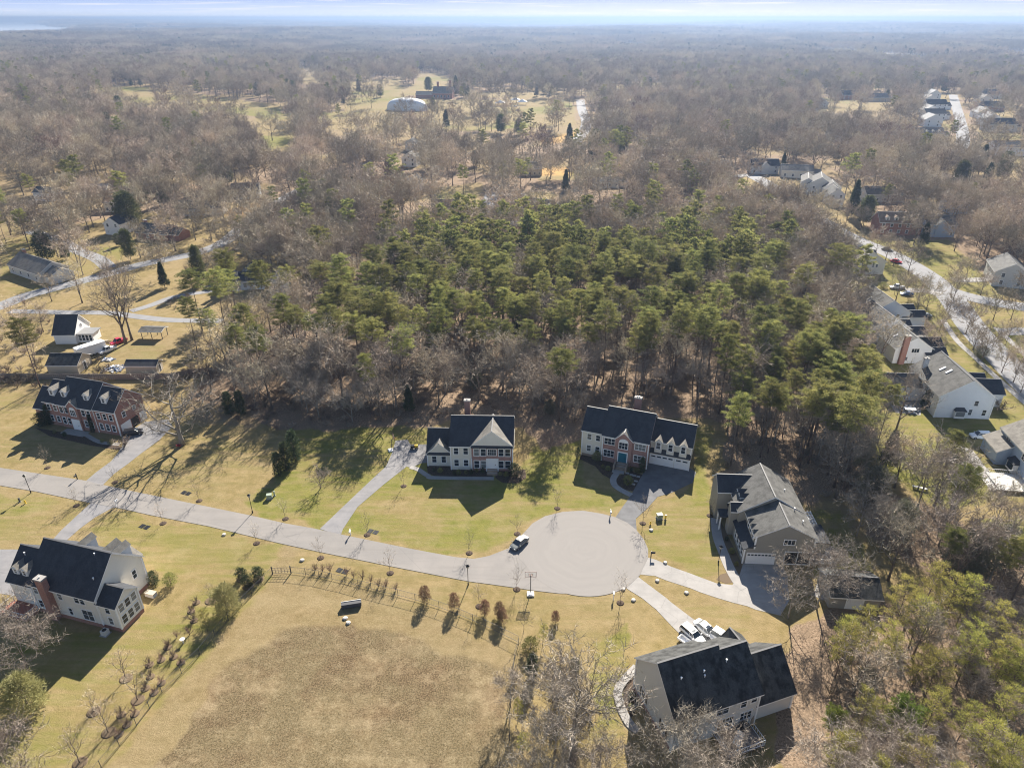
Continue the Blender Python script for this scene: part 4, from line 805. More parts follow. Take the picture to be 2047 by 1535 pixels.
fill([(1485, 780), (1500, 700), (1570, 640), (1660, 700), (1740, 800), (1700, 800), (1560, 770)], 5.4, {'pine': .3, 'bare': .45, 'bareg': .25}, HR, 'trees between the pine wood and the suburb', .85)
fill([(1660, 975), (1720, 880), (1780, 890), (1850, 1000), (1960, 1060), (2120, 1090), (2120, 1290), (1950, 1240), (1800, 1150), (1690, 1070)], 5.4, {'bareg': .26, 'bare': .32, 'holly': .14, 'pine': .28}, {**HR, 'pine': (10, 15), 'bare': (11, 16), 'holly': (4, 8)}, 'trees in the right-hand wood', .78)
fill([(1600, 1330), (1690, 1275), (1790, 1225), (1930, 1250), (2120, 1290), (2300, 1900), (1700, 1900), (1610, 1560)], 3.5, {'ypine': .68, 'bareg': .2, 'bare': .06, 'holly': .04}, {**HR, 'ypine': (7, 11.5), 'bareg': (6, 9), 'bare': (9, 12)}, 'trees in the young pine wood, bottom right', .74)
fill([(1535, 1290), (1600, 1250), (1610, 1400), (1600, 1440)], 5, {'bareg': .7, 'bare': .3}, {**HR, 'bareg': (6, 9), 'bare': (8, 11)}, 'trees right of the bottom house', .4)
fill([(1020, 1330), (1090, 1290), (1170, 1330), (1200, 1480), (1200, 1700), (1000, 1700), (1020, 1540)], 4.2, {'bareg': .8, 'ypine': .12, 'holly': .08}, {**HR, 'bareg': (3.5, 6.5), 'ypine': (3, 5), 'holly': (2, 3.5)}, 'small trees in the thicket left of the bottom house', .8)
fill([(380, 640), (470, 600), (520, 640), (470, 735), (430, 790), (385, 740)], 8, {'pine': .5, 'bare': .4, 'bareg': .1}, HR, 'trees left of the central pine wood', .8)
fill([(470, 720), (530, 650), (650, 600), (700, 610), (630, 660), (590, 740)], 6.5, {'bare': .62, 'pine': .38}, HR, 'mixed trees at the left end of the central wood', .85)
fill([(-150, 690), (90, 650), (110, 740), (60, 800), (-150, 840)], 8, {'bare': .8, 'spruce': .08, 'pine': .12}, {**HR, 'bare': (9, 13)}, 'trees at the left edge behind the brick house', .7)
fill([(-150, 590), (40, 560), (200, 575), (420, 530), (440, 480), (540, 470), (640, 560), (600, 600), (470, 560), (240, 610), (-150, 640)], 10.5, {'bare': .85, 'spruce': .15}, {**HR, 'bare': (8, 15)}, 'trees on the dry left meadow', .62)
fill([(-100, 480), (200, 440), (450, 400), (620, 470), (560, 480), (430, 520), (200, 560), (-100, 600)], 10, {'bare': .88, 'pine': .06, 'spruce': .06}, {**HR, 'bare': (12, 18), 'pine': (9, 13)}, 'bare trees among the houses of the upper left', .52)
fill([(490, 540), (560, 470), (640, 440), (760, 500), (740, 580), (640, 620), (560, 600)], 7, {'bare': .92, 'pine': .08}, HR, 'bare trees between the left meadow and the pine wood', .85)
fill([(1480, 460), (1560, 440), (1620, 480), (1650, 540), (1680, 590), (1720, 640), (1660, 700), (1560, 640), (1560, 560), (1520, 500)], 5.6, {'bare': .9, 'bareg': .05, 'pine': .05}, {**HR, 'bare': (14, 19)}, 'bare trees between the central wood and the suburban street', .72)
fill([(1740, 400), (1960, 400), (2100, 460), (2200, 560), (2000, 540), (1900, 500), (1800, 490)], 9, {'bare': .82, 'spruce': .1, 'pine': .08}, {**HR, 'bare': (11, 16), 'pine': (9, 13)}, 'trees north of the suburban cross street', .8)
fill([(1880, 640), (2100, 660), (2100, 700), (2030, 690), (1960, 640)], 8, {'bare': 1}, {**HR, 'bare': (7, 10)}, 'trees on the far side of the suburban street', .6)
fill([(1690, 540), (1780, 560), (1890, 660), (1960, 760), (1900, 740), (1780, 650)], 9, {'bare': .8, 'holly': .2}, {**HR, 'bare': (7, 10), 'holly': (2.5, 4)}, 'garden trees around the row of suburban houses', .38)
fill([(1660, 690), (1590, 600), (1600, 520), (1690, 570), (1740, 640), (1770, 760), (1740, 800)], 7, {'bare': .6, 'bareg': .25, 'pine': .15}, {**HR, 'bare': (10, 14)}, 'trees behind the row of suburban houses', .85)
# street trees of the suburb
for i, (u, v) in enumerate([(1962, 722), (1945, 700), (1930, 668), (1892, 640), (1877, 665), (1835, 600), (1810, 590), (1850, 625), (2002, 745), (2025, 765), (2045, 720), (2010, 690), (1770, 520), (1785, 532), (1750, 510), (1815, 545), (1905, 600), (1930, 560), (1900, 590), (1960, 590), (1985, 640), (2020, 640), (2040, 600), (1690, 450), (1640, 420), (1655, 432), (1672, 440), (1720, 460), (2040, 785), (1855, 712)]):
    x, y = G(u, v); cand.append(('street', x, y, rsw.uniform(7.5, 10.5), 'street trees of the suburb'))
# general woodland from 220 m out
area = GP([(-400, 470), (200, 440), (450, 400), (620, 470), (760, 520), (860, 480), (1200, 470), (1480, 470), (1590, 520), (1660, 500), (1760, 500), (1900, 520), (2047, 560), (2500, 640), (2500, 2500), (-400, 2500)])
y = 200.0
while y < 1500:
    sp = 11.4 if y < 700 else 12.4; x = -1.02 * y - 20
    ww = int((2.04 * y + 40) / sp); X = x + np.arange(ww) * sp + rsw.uniform(-.45, .45, ww) * sp; Yv = y + rsw.uniform(-.45, .45, ww) * sp
    ok = ~inpoly(X, Yv, area)
    dens = np.ones(ww)
    for c, (_, dd) in zip(CLEAR, CLEAR_):
        for f_ in (1.0, 1.07, 1.14, 1.21, 1.28): k_ = inpoly(X * f_, Yv * f_, c); dens[k_] = np.minimum(dens[k_], dd if f_ == 1.0 else dd + .06)
    # yards of the upper left, the right-hand suburb
    dens[inpoly(X, Yv, GP([(-400, 380), (200, 380), (450, 330), (620, 380), (620, 470), (450, 420), (200, 470), (-400, 500)]))] = .85
    dens[inpoly(X, Yv, GP([(1560, 380), (1800, 400), (2300, 460), (2500, 640), (1900, 540), (1740, 510)]))] = 1.0
    for l, w in ROADW:
        if min(p[1] for p in l) - 30 < y < max(p[1] for p in l) + 30: ok &= seg_dist(X, Yv, l) > w / 2 + 2.5; ok &= (seg_dist(X * 1.1, Yv * 1.1, l) > w / 2 + 1) | (rsw.rand(ww) < .35)
    ok &= rsw.rand(ww) < dens * (.5 + .5 * (vnoise(X, Yv, 34, 4, 2) > .46)) * (.7 + .3 * (vnoise(X, Yv, 160, 14, 2) > .42))
    for a, b in zip(X[ok], Yv[ok]):
        if any((a - c) ** 2 + (b - d) ** 2 < r * r for c, d, r in FOOT + BG): continue
        if rsw.rand() < .8 and any((a * f_ - c) ** 2 + (b * f_ - d) ** 2 < r * r * .9 for c, d, r in BG for f_ in (1.07, 1.15, 1.22)): continue
        q = rsw.rand(); ev = .09 + .30 * (vnoise(a, b, 90, 44, 2) > .64)
        k = 'spruce' if q < ev * .5 else ('pine' if q < ev else ('red' if q < ev + .015 else 'bare'))
        cand.append((k, a, b, rsw.uniform(14, 22) if k != 'spruce' else rsw.uniform(9, 17), 'trees of the middle distance'))
    y += sp * .87

# ------------------------------------------------------------------ houses
def roofgeo(mb, x0, x1, y0, y1, ze, s, ridge, oh=.4, og=.25, t=.2, m_top=0, m_tr=1, ym=None):
    'two roof slabs: m_top on the upper face, m_tr on edges and underside'
    if ridge == 'y': tr_ = lambda p: (p[1], p[0], p[2]); a0, a1, b0, b1 = y0, y1, x0, x1
    else: tr_ = lambda p: p; a0, a1, b0, b1 = x0, x1, y0, y1
    bm_ = (b0 + b1) / 2; zr = ze + s * (b1 - b0) / 2; a0 -= og; a1 += og
    for e, sg in ((b0, -1), (b1, 1)):
        be = e + sg * oh; zb = ze - s * oh
        top = [(a0, be, zb + t), (a1, be, zb + t), (a1, bm_, zr + t), (a0, bm_, zr + t)]; bot = [(p[0], p[1], p[2] - t) for p in top]
        flip = (sg > 0) != (ridge == 'y'); n = len(mb.v); mb.v += [tr_(p) for p in top + bot]
        fs = [(0, 1, 2, 3), (7, 6, 5, 4), (0, 4, 5, 1), (1, 5, 6, 2), (2, 6, 7, 3), (3, 7, 4, 0)]
        for i, f in enumerate(fs):
            f = tuple(n + q for q in (f[::-1] if flip else f)); mb.f.append(f); mb.m.append(m_top if i == 0 else m_tr)
    return zr + t
def wallgeo(mb, x0, x1, y0, y1, z0, ze, s, ridge, m=0):
    if ridge == 'x':
        zr = ze + s * (y1 - y0) / 2; ym = (y0 + y1) / 2
        v = [(x0, y0, z0), (x1, y0, z0), (x1, y1, z0), (x0, y1, z0), (x0, y0, ze), (x1, y0, ze), (x1, y1, ze), (x0, y1, ze), (x0, ym, zr), (x1, ym, zr)]
        f = [(0, 1, 5, 4), (2, 3, 7, 6), (1, 2, 6, 9, 5), (3, 0, 4, 8, 7), (4, 5, 9, 8), (6, 7, 8, 9), (0, 3, 2, 1)]
    elif ridge == 'y':
        zr = ze + s * (x1 - x0) / 2; xm = (x0 + x1) / 2
        v = [(x0, y0, z0), (x1, y0, z0), (x1, y1, z0), (x0, y1, z0), (x0, y0, ze), (x1, y0, ze), (x1, y1, ze), (x0, y1, ze), (xm, y0, zr), (xm, y1, zr)]
        f = [(0, 1, 5, 8, 4), (2, 3, 7, 9, 6), (1, 2, 6, 5), (3, 0, 4, 7), (5, 6, 9, 8), (7, 4, 8, 9), (0, 3, 2, 1)]
    else:
        v = [(x0, y0, z0), (x1, y0, z0), (x1, y1, z0), (x0, y1, z0), (x0, y0, ze), (x1, y0, ze), (x1, y1, ze), (x0, y1, ze)]
        f = [(0, 1, 5, 4), (1, 2, 6, 5), (2, 3, 7, 6), (3, 0, 4, 7), (4, 5, 6, 7), (0, 3, 2, 1)]
    return mb.add(v, f, m)
FRZ = {'f': 0, 'r': math.pi / 2, 'b': math.pi, 'l': -math.pi / 2}
_wc = {}
def win_mesh(w, h, nx, ny, arch=False, sh=False):
    k = (w, h, nx, ny, arch, sh)
    if k in _wc: return _wc[k]
    mb = MB(); fw = .13; d = .07
    mb.box(-w / 2 - fw, w / 2 + fw, -d, .02, -fw, 0); mb.box(-w / 2 - fw, w / 2 + fw, -d, .02, h, h + fw)
    mb.box(-w / 2 - fw, -w / 2, -d, .02, 0, h); mb.box(w / 2, w / 2 + fw, -d, .02, 0, h)
    for i in range(1, nx): x = -w / 2 + w * i / nx; mb.box(x - .035, x + .035, -d * .7, .02, 0, h)
    for j in range(1, ny): z = h * j / ny; mb.box(-w / 2, w / 2, -d * .6, .02, z - .03, z + .03)
    if arch:
        n = 10; vs_ = [(w / 2 * 1.12 * math.cos(math.pi * i / n), -d, h + fw + w * .42 * math.sin(math.pi * i / n)) for i in range(n + 1)]; vb = [(a, .02, c) for a, b, c in vs_]
        mb.add(vs_ + vb, [tuple(range(n + 1))[::-1], tuple(range(n + 1, 2 * n + 2))] + [(i, i + 1, n + 2 + i, n + 1 + i) for i in range(n)])
    p = MB().box(-w / 2, w / 2, -.02, .03, 0, h)
    _wc[k] = (mb.mesh('window', M_WHITE), p.mesh('pane', M_GLASS)); return _wc[k]
class House:
    def __init__(s, x, y, ang, label, wall, roof, cat='house', name='house', z=0):
        s.o = empty(name, (x, y, z), R(ang), label=label, cat=cat); s.wm = wall; s.rm = roof
    def block(s, x0, x1, y0, y1, ze, slope, ridge='x', wall=None, roof=None, z0=-.3, oh=.4, og=.25, base=None, name='wall', rname='roof', nowall=False):
        w = None
        if not nowall:
            mb = wallgeo(MB(), x0, x1, y0, y1, z0, ze, slope, ridge); w = mb.build(name, wall or s.wm, s.o)
        if base: MB().box(x0 - .03, x1 + .03, y0 - .03, y1 + .03, -.3, base[0]).build('foundation', base[1], s.o)
        rb = MB(); zr = roofgeo(rb, x0, x1, y0, y1, ze, slope, ridge, oh, og); rb.build(rname, [roof or s.rm, M_WHITE], s.o)
        # ridge cap
        if ridge == 'x': MB().box(x0 - og, x1 + og, (y0 + y1) / 2 - .12, (y0 + y1) / 2 + .12, zr - .06, zr + .03).build('ridge_cap', M_DKGREY, s.o)
        else: MB().box((x0 + x1) / 2 - .12, (x0 + x1) / 2 + .12, y0 - og, y1 + og, zr - .06, zr + .03).build('ridge_cap', M_DKGREY, s.o)
        return w
    def win(s, side, u, plane, z, w=.95, h=1.5, nx=1, ny=2, arch=False, shut=None, par=None, name='window'):
        fm, pm = win_mesh(w, h, nx, ny, arch)
        loc = {'f': (u, plane, z), 'b': (u, plane, z), 'r': (plane, u, z), 'l': (plane, u, z)}[side]
        o = link(name, fm, par or s.o, loc, FRZ[side])
        link('pane', pm, o)
        if shut:
            for q in (-1, 1): MB().box(q * (w / 2 + .33) - .18, q * (w / 2 + .33) + .18, -.05, .02, -.05, h + .05).build('shutter', shut, o)
        return o
    def dormer(s, cx, yf, z0, w, ze, slope, depth, side='f', wall=None, roof=None, win=(.7, 1.0), arch=False):
        'gabled dormer; front face at yf, running back into the roof'
        sg = 1 if side in 'f' else -1
        if side in 'fb':
            y0, y1 = (yf, yf + depth) if side == 'f' else (yf - depth, yf); mb = wallgeo(MB(), cx - w / 2, cx + w / 2, y0, y1, z0, ze, slope, 'y'); d = mb.build('dormer', wall or s.wm, s.o)
            rb = MB(); roofgeo(rb, cx - w / 2, cx + w / 2, y0, y1, ze, slope, 'y', .15, .15, .1); rb.build('roof', [roof or s.rm, M_WHITE], d)
            s.win(side, cx, yf, ze - win[1] - .1, win[0], win[1], 1, 2, arch, par=d)
        else:
            x0, x1 = (yf - depth, yf) if side == 'r' else (yf, yf + depth); mb = wallgeo(MB(), x0, x1, cx - w / 2, cx + w / 2, z0, ze, slope, 'x'); d = mb.build('dormer', wall or s.wm, s.o)
            rb = MB(); roofgeo(rb, x0, x1, cx - w / 2, cx + w / 2, ze, slope, 'x', .15, .15, .1); rb.build('roof', [roof or s.rm, M_WHITE], d)
            s.win(side, cx, yf, ze - win[1] - .1, win[0], win[1], 1, 2, arch, par=d)
        return d
    def chimney(s, x, y, z0, z1, w=.9, d=.7, m=None, pots=1, cap=None):
        w *= 1.15; c = MB().box(x - w / 2, x + w / 2, y - d / 2, y + d / 2, z0, z1 - .25).build('chimney', m or B_RED, s.o)
        q = MB().box(x - w / 2 - .1, x + w / 2 + .1, y - d / 2 - .1, y + d / 2 + .1, z1 - .25, z1)
        q.build('chimney_cap', cap or M_CONC, c)
        pb = MB()
        for i in range(pots): pb.cyl(x + (i - (pots - 1) / 2) * .4, y, z1, z1 + .22, .12, 8)
        pb.build('flue', M_PALE, c)
    def vent(s, x, y, z): MB().cyl(x, y, z - .3, z + .35, .07, 6).cyl(x, y, z + .3, z + .42, .13, 6).build('roof_vent', M_WHITE, s.o)
    def corner(s, pts, z1, z0=0): 
        mb = MB()
        for x, y in pts: mb.box(x - .11, x + .11, y - .11, y + .11, z0, z1)
        mb.build('corner_trim', M_WHITE, s.o)
    def garage(s, side, u, plane, w=2.7, h=2.15, wins=4):
        mb = MB().box(-w / 2 - .12, w / 2 + .12, -.05, .02, h, h + .14).box(-w / 2 - .12, -w / 2, -.05, .02, 0, h).box(w / 2, w / 2 + .12, -.05, .02, 0, h)
        for j in range(4): mb.box(-w / 2, w / 2, -.03, .02, j * h / 4 + .012, (j + 1) * h / 4 - .012)
        loc = (u, plane, 0) if side in 'fb' else (plane, u, 0); o = link('garage_door', mb.mesh('garage_door', M_WHITE), s.o, loc, FRZ[side])
        if wins:
            p = MB(); n = wins
            for i in range(n): c = -w / 2 + w * (i + .5) / n; p.box(c - w / n * .36, c + w / n * .36, -.045, 0, h * .80, h * .93)
            p.build('door_glass', M_GLASS, o)
        return o
    def door(s, side, u, plane, w=1.0, h=2.1, m=None, z=.0, surround=.2, canopy=0):
        mb = MB().box(-w / 2 - surround, w / 2 + surround, -.07, .02, h, h + surround + .05).box(-w / 2 - surround, -w / 2, -.07, .02, 0, h).box(w / 2, w / 2 + surround, -.07, .02, 0, h)
        loc = (u, plane, z) if side in 'fb' else (plane, u, z); o = link('door', MB().box(-w / 2, w / 2, -.045, .02, 0, h).mesh('door', m or M_WHITE), s.o, loc, FRZ[side]); mb.build('door_frame', M_WHITE, o)
        MB().box(w * .28, w * .34, -.1, -.04, .95, 1.15).build('handle', M_BLACK, o); return o
    def skirt(s, x0, x1, y, z, d=.6, hgt=.45, m=None):
        'narrow pent roof along a wall'
        MB().add([(x0, y, z + hgt), (x1, y, z + hgt), (x0, y - d, z), (x1, y - d, z), (x0, y - d, z - .12), (x1, y - d, z - .12), (x0, y, z - .12), (x1, y, z - .12)], [(2, 3, 1, 0), (4, 5, 3, 2), (6, 4, 2, 0), (5, 7, 1, 3), (5, 4, 6, 7)]).build('pent_roof', m or s.rm, s.o)
    def steps(s, x, y, n=5, w=1.6, rise=.17, m=None):
        mb = MB()
        for i in range(n): mb.box(x - w / 2, x + w / 2, y - (n - i) * .3, y, -.1, (i + 1) * rise)
        mb.build('front_steps', m or B_RED, s.o)
    def rail(s, line, z0, h=.95, m=None, name='railing'):
        mb = MB()
        for (x0, y0), (x1, y1) in zip(line, line[1:]):
            L = math.hypot(x1 - x0, y1 - y0); n = max(1, int(L / .35))
            for zt in (z0 + .12, z0 + h): mb.tube([(x0, y0, zt), (x1, y1, zt)], .035, 4)
            for i in range(n + 1): t = i / n; r = .055 if i in (0, n) else .018; mb.tube([(x0 + (x1 - x0) * t, y0 + (y1 - y0) * t, z0 - (.1 if i in (0, n) else -.1)), (x0 + (x1 - x0) * t, y0 + (y1 - y0) * t, z0 + h)], r, 4)
        mb.build(name, m or M_WHITE, s.o)

# C: gable-fronted brick and cream house in the middle
C = House(-12.15, 114.3, -1.5, 'cream house with broad brick gabled front and white double door, beside the long driveway', S_CREAM, RF_DARK)
C.block(0, 12.25, 0, 10.6, 5.8, .67)
C.block(4.15, 12.25, -.25, 6.3, 5.8, .82, 'y', B_PINK, RF_WARM, oh=.35, og=.1)
MB().add([(4.3, -.30, 5.95), (12.1, -.30, 5.95), (8.2, -.30, 9.1)], [(0, 1, 2)]).build('gable_panel', S_WARM, C.o)
C.skirt(4.1, 12.3, -.25, 5.72, .45, .32, RF_DARK)
C.block(-4.85, 0, 1.5, 8.6, 3.0, .98); C.block(-4.85, -.05, 1.2, 5.0, 3.0, .92, 'y', S_CREAM, RF_WARM, og=.1); C.skirt(-4.9, 0, 1.2, 2.95, .4, .3, RF_DARK)
C.corner([(0, 0), (4.15, -.25), (12.25, -.25), (-4.85, 1.2), (-.02, 1.2)], 5.7 if 0 else 2.9); C.corner([(0, 0), (4.12, -.02), (12.27, -.27)], 5.6, 2.9)
for x in (1.1, 3.0):
    C.win('f', x, 0, .95, .85, 1.45); C.win('f', x, 0, 3.75, .85, 1.4)
for x in (5.15, 6.5, 10.0, 11.3): C.win('f', x, -.25, .75, .95, 1.65); C.win('f', x, -.25, 3.6, .95, 1.6)
C.win('f', 8.2, -.25, 3.75, 1.6, 1.35, 4, 2); C.door('f', 8.25, -.25, 1.9, 2.2, M_WHITE, .45, .28); C.steps(8.25, -.25, 5, 2.1, .12, B_TAN)
for x in (-3.5, -1.6): C.win('f', x, 1.2, .9, .85, 1.4)
C.chimney(2.7, 9.3, 0, 10.9, 1.0, .8, B_RED, 1); C.win('r', 4, 12.25, 3.7); C.win('r', 7, 12.25, 1.0)
for z_, x_ in ((.9, 4.65), (.9, 11.9)): pass
MB().box(7.0, 7.2, -.5, -.3, 0, 1.0).box(9.3, 9.5, -.5, -.3, 0, 1.0).build('step_post', M_WHITE, C.o)

# D: teal-door house
D = House(14.3, 119.5, -20.5, 'cream and red brick house with teal double door and three white garage dormers', S_CREAM, RF_DARK)
D.block(0, 4.4, .2, 8.0, 6.2, .78, base=(.55, B_TAN)); D.block(4.4, 13.6, -.3, 9.3, 6.2, .8, wall=B_PINK)
D.block(7.0, 10.4, -.75, 4, 6.0, .95, 'y', B_PINK, RF_WARM, oh=.25, og=.15)
D.block(13.62, 21.6, 2.6, 10.8, 5.3, .62); wallgeo(MB(), 13.63, 21.62, 2.05, 4, -.3, 2.75, 0, 0).build('garage_wall', S_CREAM, D.o); D.skirt(13.6, 21.7, 2.6, 2.75, .75, .75, RF_DARK)
for x in (15.2, 17.6, 20.1): D.dormer(x, 2.0, 2.65, 1.45, 5.35, 1.05, 3.6, 'f', S_CREAM, RF_WARM, (.75, 1.45))
D.garage('f', 16.15, 2.05, 4.6, 2.2, 4); D.garage('f', 20.1, 2.05, 2.6, 2.2, 2)
for x in (1.5, 3.3): D.win('f', x, .2, 1.3, .8, 1.35); D.win('f', x, .2, 4.1, .8, 1.25)
for x in (5.8, 12.0): D.win('f', x, -.3, 1.25, 2.1, 1.5, 3, 2); D.win('f', x, -.3, 4.15, 2.1, 1.35, 3, 2)
D.win('f', 8.7, -.75, 4.0, 1.7, 1.4, 3, 2, True); D.door('f', 8.7, -.75, 1.7, 2.25, mat('teal_paint', (.01, .13, .19, 1), .4), .75, .18); D.steps(8.7, -.75, 6, 1.9, .13, B_TAN)
D.corner([(0, .2), (4.38, -.3), (13.6, -.32)], 6.0); D.corner([(21.6, 2.05)], 2.6); D.corner([(21.6, 2.6)], 5.1, 2.8)
D.chimney(9.4, 8.2, 0, 11.3, 1.2, .8, B_RED, 2); D.win('r', 6, 21.6, 3.4, .8, 1.2)
MB().box(7.35, 7.65, -3.0, -.75, 0, 1.15).box(9.75, 10.05, -3.0, -.75, 0, 1.15).build('stair_wall', B_TAN, D.o)

# E: taupe house seen from its garage gable
E_ = House(38.2, 87.4, -3.2, 'taupe sided house with several dormers and a white garage door in its gable end', S_GREY, RF_GREY)
E_.block(1.5, 10.9, 0, 8, 5.75, .53, 'y'); E_.block(.3, 10.95, 6.4, 16, 5.75, .60, 'y')
wallgeo(MB(), 0, 1.6, .02, 12, -.3, 3.2, 0, 0).build('wall', S_GREY, E_.o)
MB().add([(1.6, .02, 3.2), (0, .02, 3.2), (1.6, .02, 4.0), (1.6, 12, 4.0), (-.35, -.2, 3.12), (1.65, -.2, 4.12), (1.65, 12.1, 4.12), (-.35, 12.1, 3.12), (-.35, -.2, 2.98), (-.35, 12.1, 2.98), (1.65, -.2, 3.9)], [(0, 2, 1), (4, 5, 6, 7), (8, 4, 7, 9), (4, 8, 10, 5)]).build('porch_roof', RF_DARK, E_.o)
E_.block(-2.2, 6, 11.8, 16.2, 6.0, .85, 'x', roof=RF_DARK, og=.2); E_.block(-.9, 4, 7.2, 9.0, 5.4, .9, 'x', roof=RF_DARK, og=.15)
for y_ in (9.6, 10.9): E_.dormer(y_, .9, 5.5, 1.1, 6.7, .8, 3, 'l', S_CREAM, RF_DARK, (.6, .8))
for y_ in (1.2, 2.6, 4.0): E_.dormer(y_, 1.35, 4.0, 1.1, 5.7, .85, 1.6, 'l', S_GREY, RF_GREY, (.7, 1.1))
for y_ in (1.2, 2.6, 4.0, 5.4): E_.win('l', y_, 0, .9, .8, 1.6)
MB().box(-2.3, 0, 8.2, 10.4, 2.9, 3.1).build('porch_canopy', RF_DARK, E_.o); MB().box(-2.2, -2.0, 8.3, 8.5, 0, 2.9).box(-2.2, -2.0, 10.1, 10.3, 0, 2.9).build('porch_column', M_WHITE, E_.o)
E_.garage('f', 2.8, .0, 4.5, 2.2, 8); E_.win('f', 6.9, 0, 4.3, 1.7, .95, 3, 1)
op = MB().box(6.6, 10.8, -.03, .05, .35, 2.75).build('porch_opening_shade', M_BLACK, E_.o); MB().box(6.5, 10.9, -.08, .0, 2.75, 2.9).box(6.5, 10.9, -.08, 0, .2, .35).box(6.5, 6.65, -.08, 0, .35, 2.75).box(8.6, 8.72, -.08, 0, .35, 2.75).box(10.75, 10.9, -.08, 0, .35, 2.75).build('porch_frame', M_WHITE, E_.o)  # black panel paints the shade within the screened porch
E_.corner([(.02, 0), (10.9, 0)], 3.1); E_.corner([(1.5, 0), (10.9, 0)], 5.6, 3.2)
for x, y in ((8.6, 10.5), (8.9, 5.6), (9.4, 2.6)): E_.vent(x, y, 5.75 + .53 * (10.9 - x) + .3)
wallgeo(MB(), 10.95, 14.2, 2.2, 6.6, -.3, 3.0, 0, 0).build('wall', S_GREY, E_.o); MB().box(10.97, 14.5, 2.0, 6.9, 3.0, 3.2).build('flat_roof', RF_DARK, E_.o)
pg = MB()
for i in range(9): pg.box(11.3, 14.1, 7.2 + i * .42, 7.3 + i * .42, 2.75, 2.9)
for i in range(6): pg.box(11.4 + i * .5, 11.5 + i * .5, 7.0, 10.9, 2.9, 3.0)
for x in (11.5, 13.9): pg.box(x, x + .14, 7.2, 7.34, 0, 2.75).box(x, x + .14, 10.4, 10.54, 0, 2.75)
pg.build('pergola', M_WHITE, loc=E_.o.matrix_basis @ Vector((0, 0, 0)), rz=R(-3.2), label='white slatted pergola behind the taupe house', cat='pergola')
MB().box(10.95, 14.0, -.6, 2.0, .9, 1.05).build('deck', M_CONC, E_.o); E_.rail([(11.0, -.6), (14.0, -.6), (14.0, 2.0)], 1.05)

# F: big house at the bottom seen from behind
F_ = House(19.5, 54.1, 19, 'light grey house with black streaked roof and a back deck, at the bottom', S_LGREY, RF_BLK)
F_.block(0, 8.2, 0, 9.5, 5.9, .92, roof=RF_BLK); F_.block(8.2, 12.2, 0, 8.8, 5.9, .90, roof=RF_BLK); F_.block(12.22, 18.0, .3, 8.3, 3.3, .98, roof=RF_BLK)
F_.block(12.9, 16.9, 6.2, 10.2, 3.3, .95, 'y');
wallgeo(MB(), -.06, -.01, -.05, 9.6, -.3, .55, 0, 0).build('foundation', B_PINK, F_.o)
for x in (1.5, 3.0, 6.4, 7.3): F_.win('f', x, 0, 4.0, .75, 1.2)
F_.win('f', 9.9, 0, 4.0, .8, 1.2); F_.win('f', 11.4, 0, 4.3, .8, 1.0); F_.win('f', 10.6, 0, 1.5, 1.6, 1.3, 3, 2); F_.win('f', 7.6, 0, .9, 2.2, 2.0, 4, 3, name='patio_door')
F_.win('l', 2.0, 0, 1.2, .8, 1.4, shut=M_BLACK); F_.win('l', 7.0, 0, 1.2, .8, 1.4, shut=M_BLACK)
F_.corner([(0, 0), (12.2, 0), (0, 9.5)], 5.75); F_.corner([(18, .3)], 3.1)
for x, y in ((2.2, 2.9), (5.4, 2.9), (5.3, 2.5), (8.8, 3.2)): F_.vent(x, y, 5.9 + .92 * y + .15)
MB().box(6.0, 11.2, -3.5, 0, .55, .7).box(6.1, 6.3, -3.4, -3.2, 0, .55).box(10.9, 11.1, -3.4, -3.2, 0, .55).build('deck', mat('deck_boards', (.18, .15, .13, 1), .8), F_.o)
F_.rail([(11.15, 0), (11.15, -3.45), (6.05, -3.45), (6.05, 0)], .7)
def place_local(H_, x, y, z=0): 
    v = H_.o.matrix_basis @ Vector((x, y, z)); return (v.x, v.y, v.z)
tb = empty('patio_table', place_local(F_, 8.3, -2.0, .7), R(19 + 35), label='long pale patio table on the back deck of the bottom house', cat='table')
MB().box(-1.1, 1.1, -.45, .45, .68, .74).build('table_top', M_PALE, tb)
for a in (-1, 1):
    for b in (-1, 1): MB().box(a * .95 - .04, a * .95 + .04, b * .35 - .04, b * .35 + .04, 0, .68).build('leg', M_PALE, tb)
gr_ = empty('covered_grill', place_local(F_, 10.1, -.8, .7), R(19), label='black covered barbecue grill against the house on the back deck', cat='grill')
MB().lathe(0, 0, [(.55, 0), (.6, .6), (.5, 1.0), (.15, 1.2), (0.02, 1.22)], 10).build('cover', M_BLACK, gr_)
ub = empty('folded_umbrella', place_local(F_, 10.9, -1.0, .7), 0, label='closed grey patio umbrella beside the covered grill', cat='umbrella'); MB().cyl(0, 0, 0, 2.4, .03, 6).build('pole', M_DKGREY, ub); MB().lathe(0, 0, [(.05, .9), (.2, 1.0), (.14, 1.9), (.03, 2.3)], 8).build('canopy', mat('grey_canvas', (.2, .18, .15, 1)), ub)

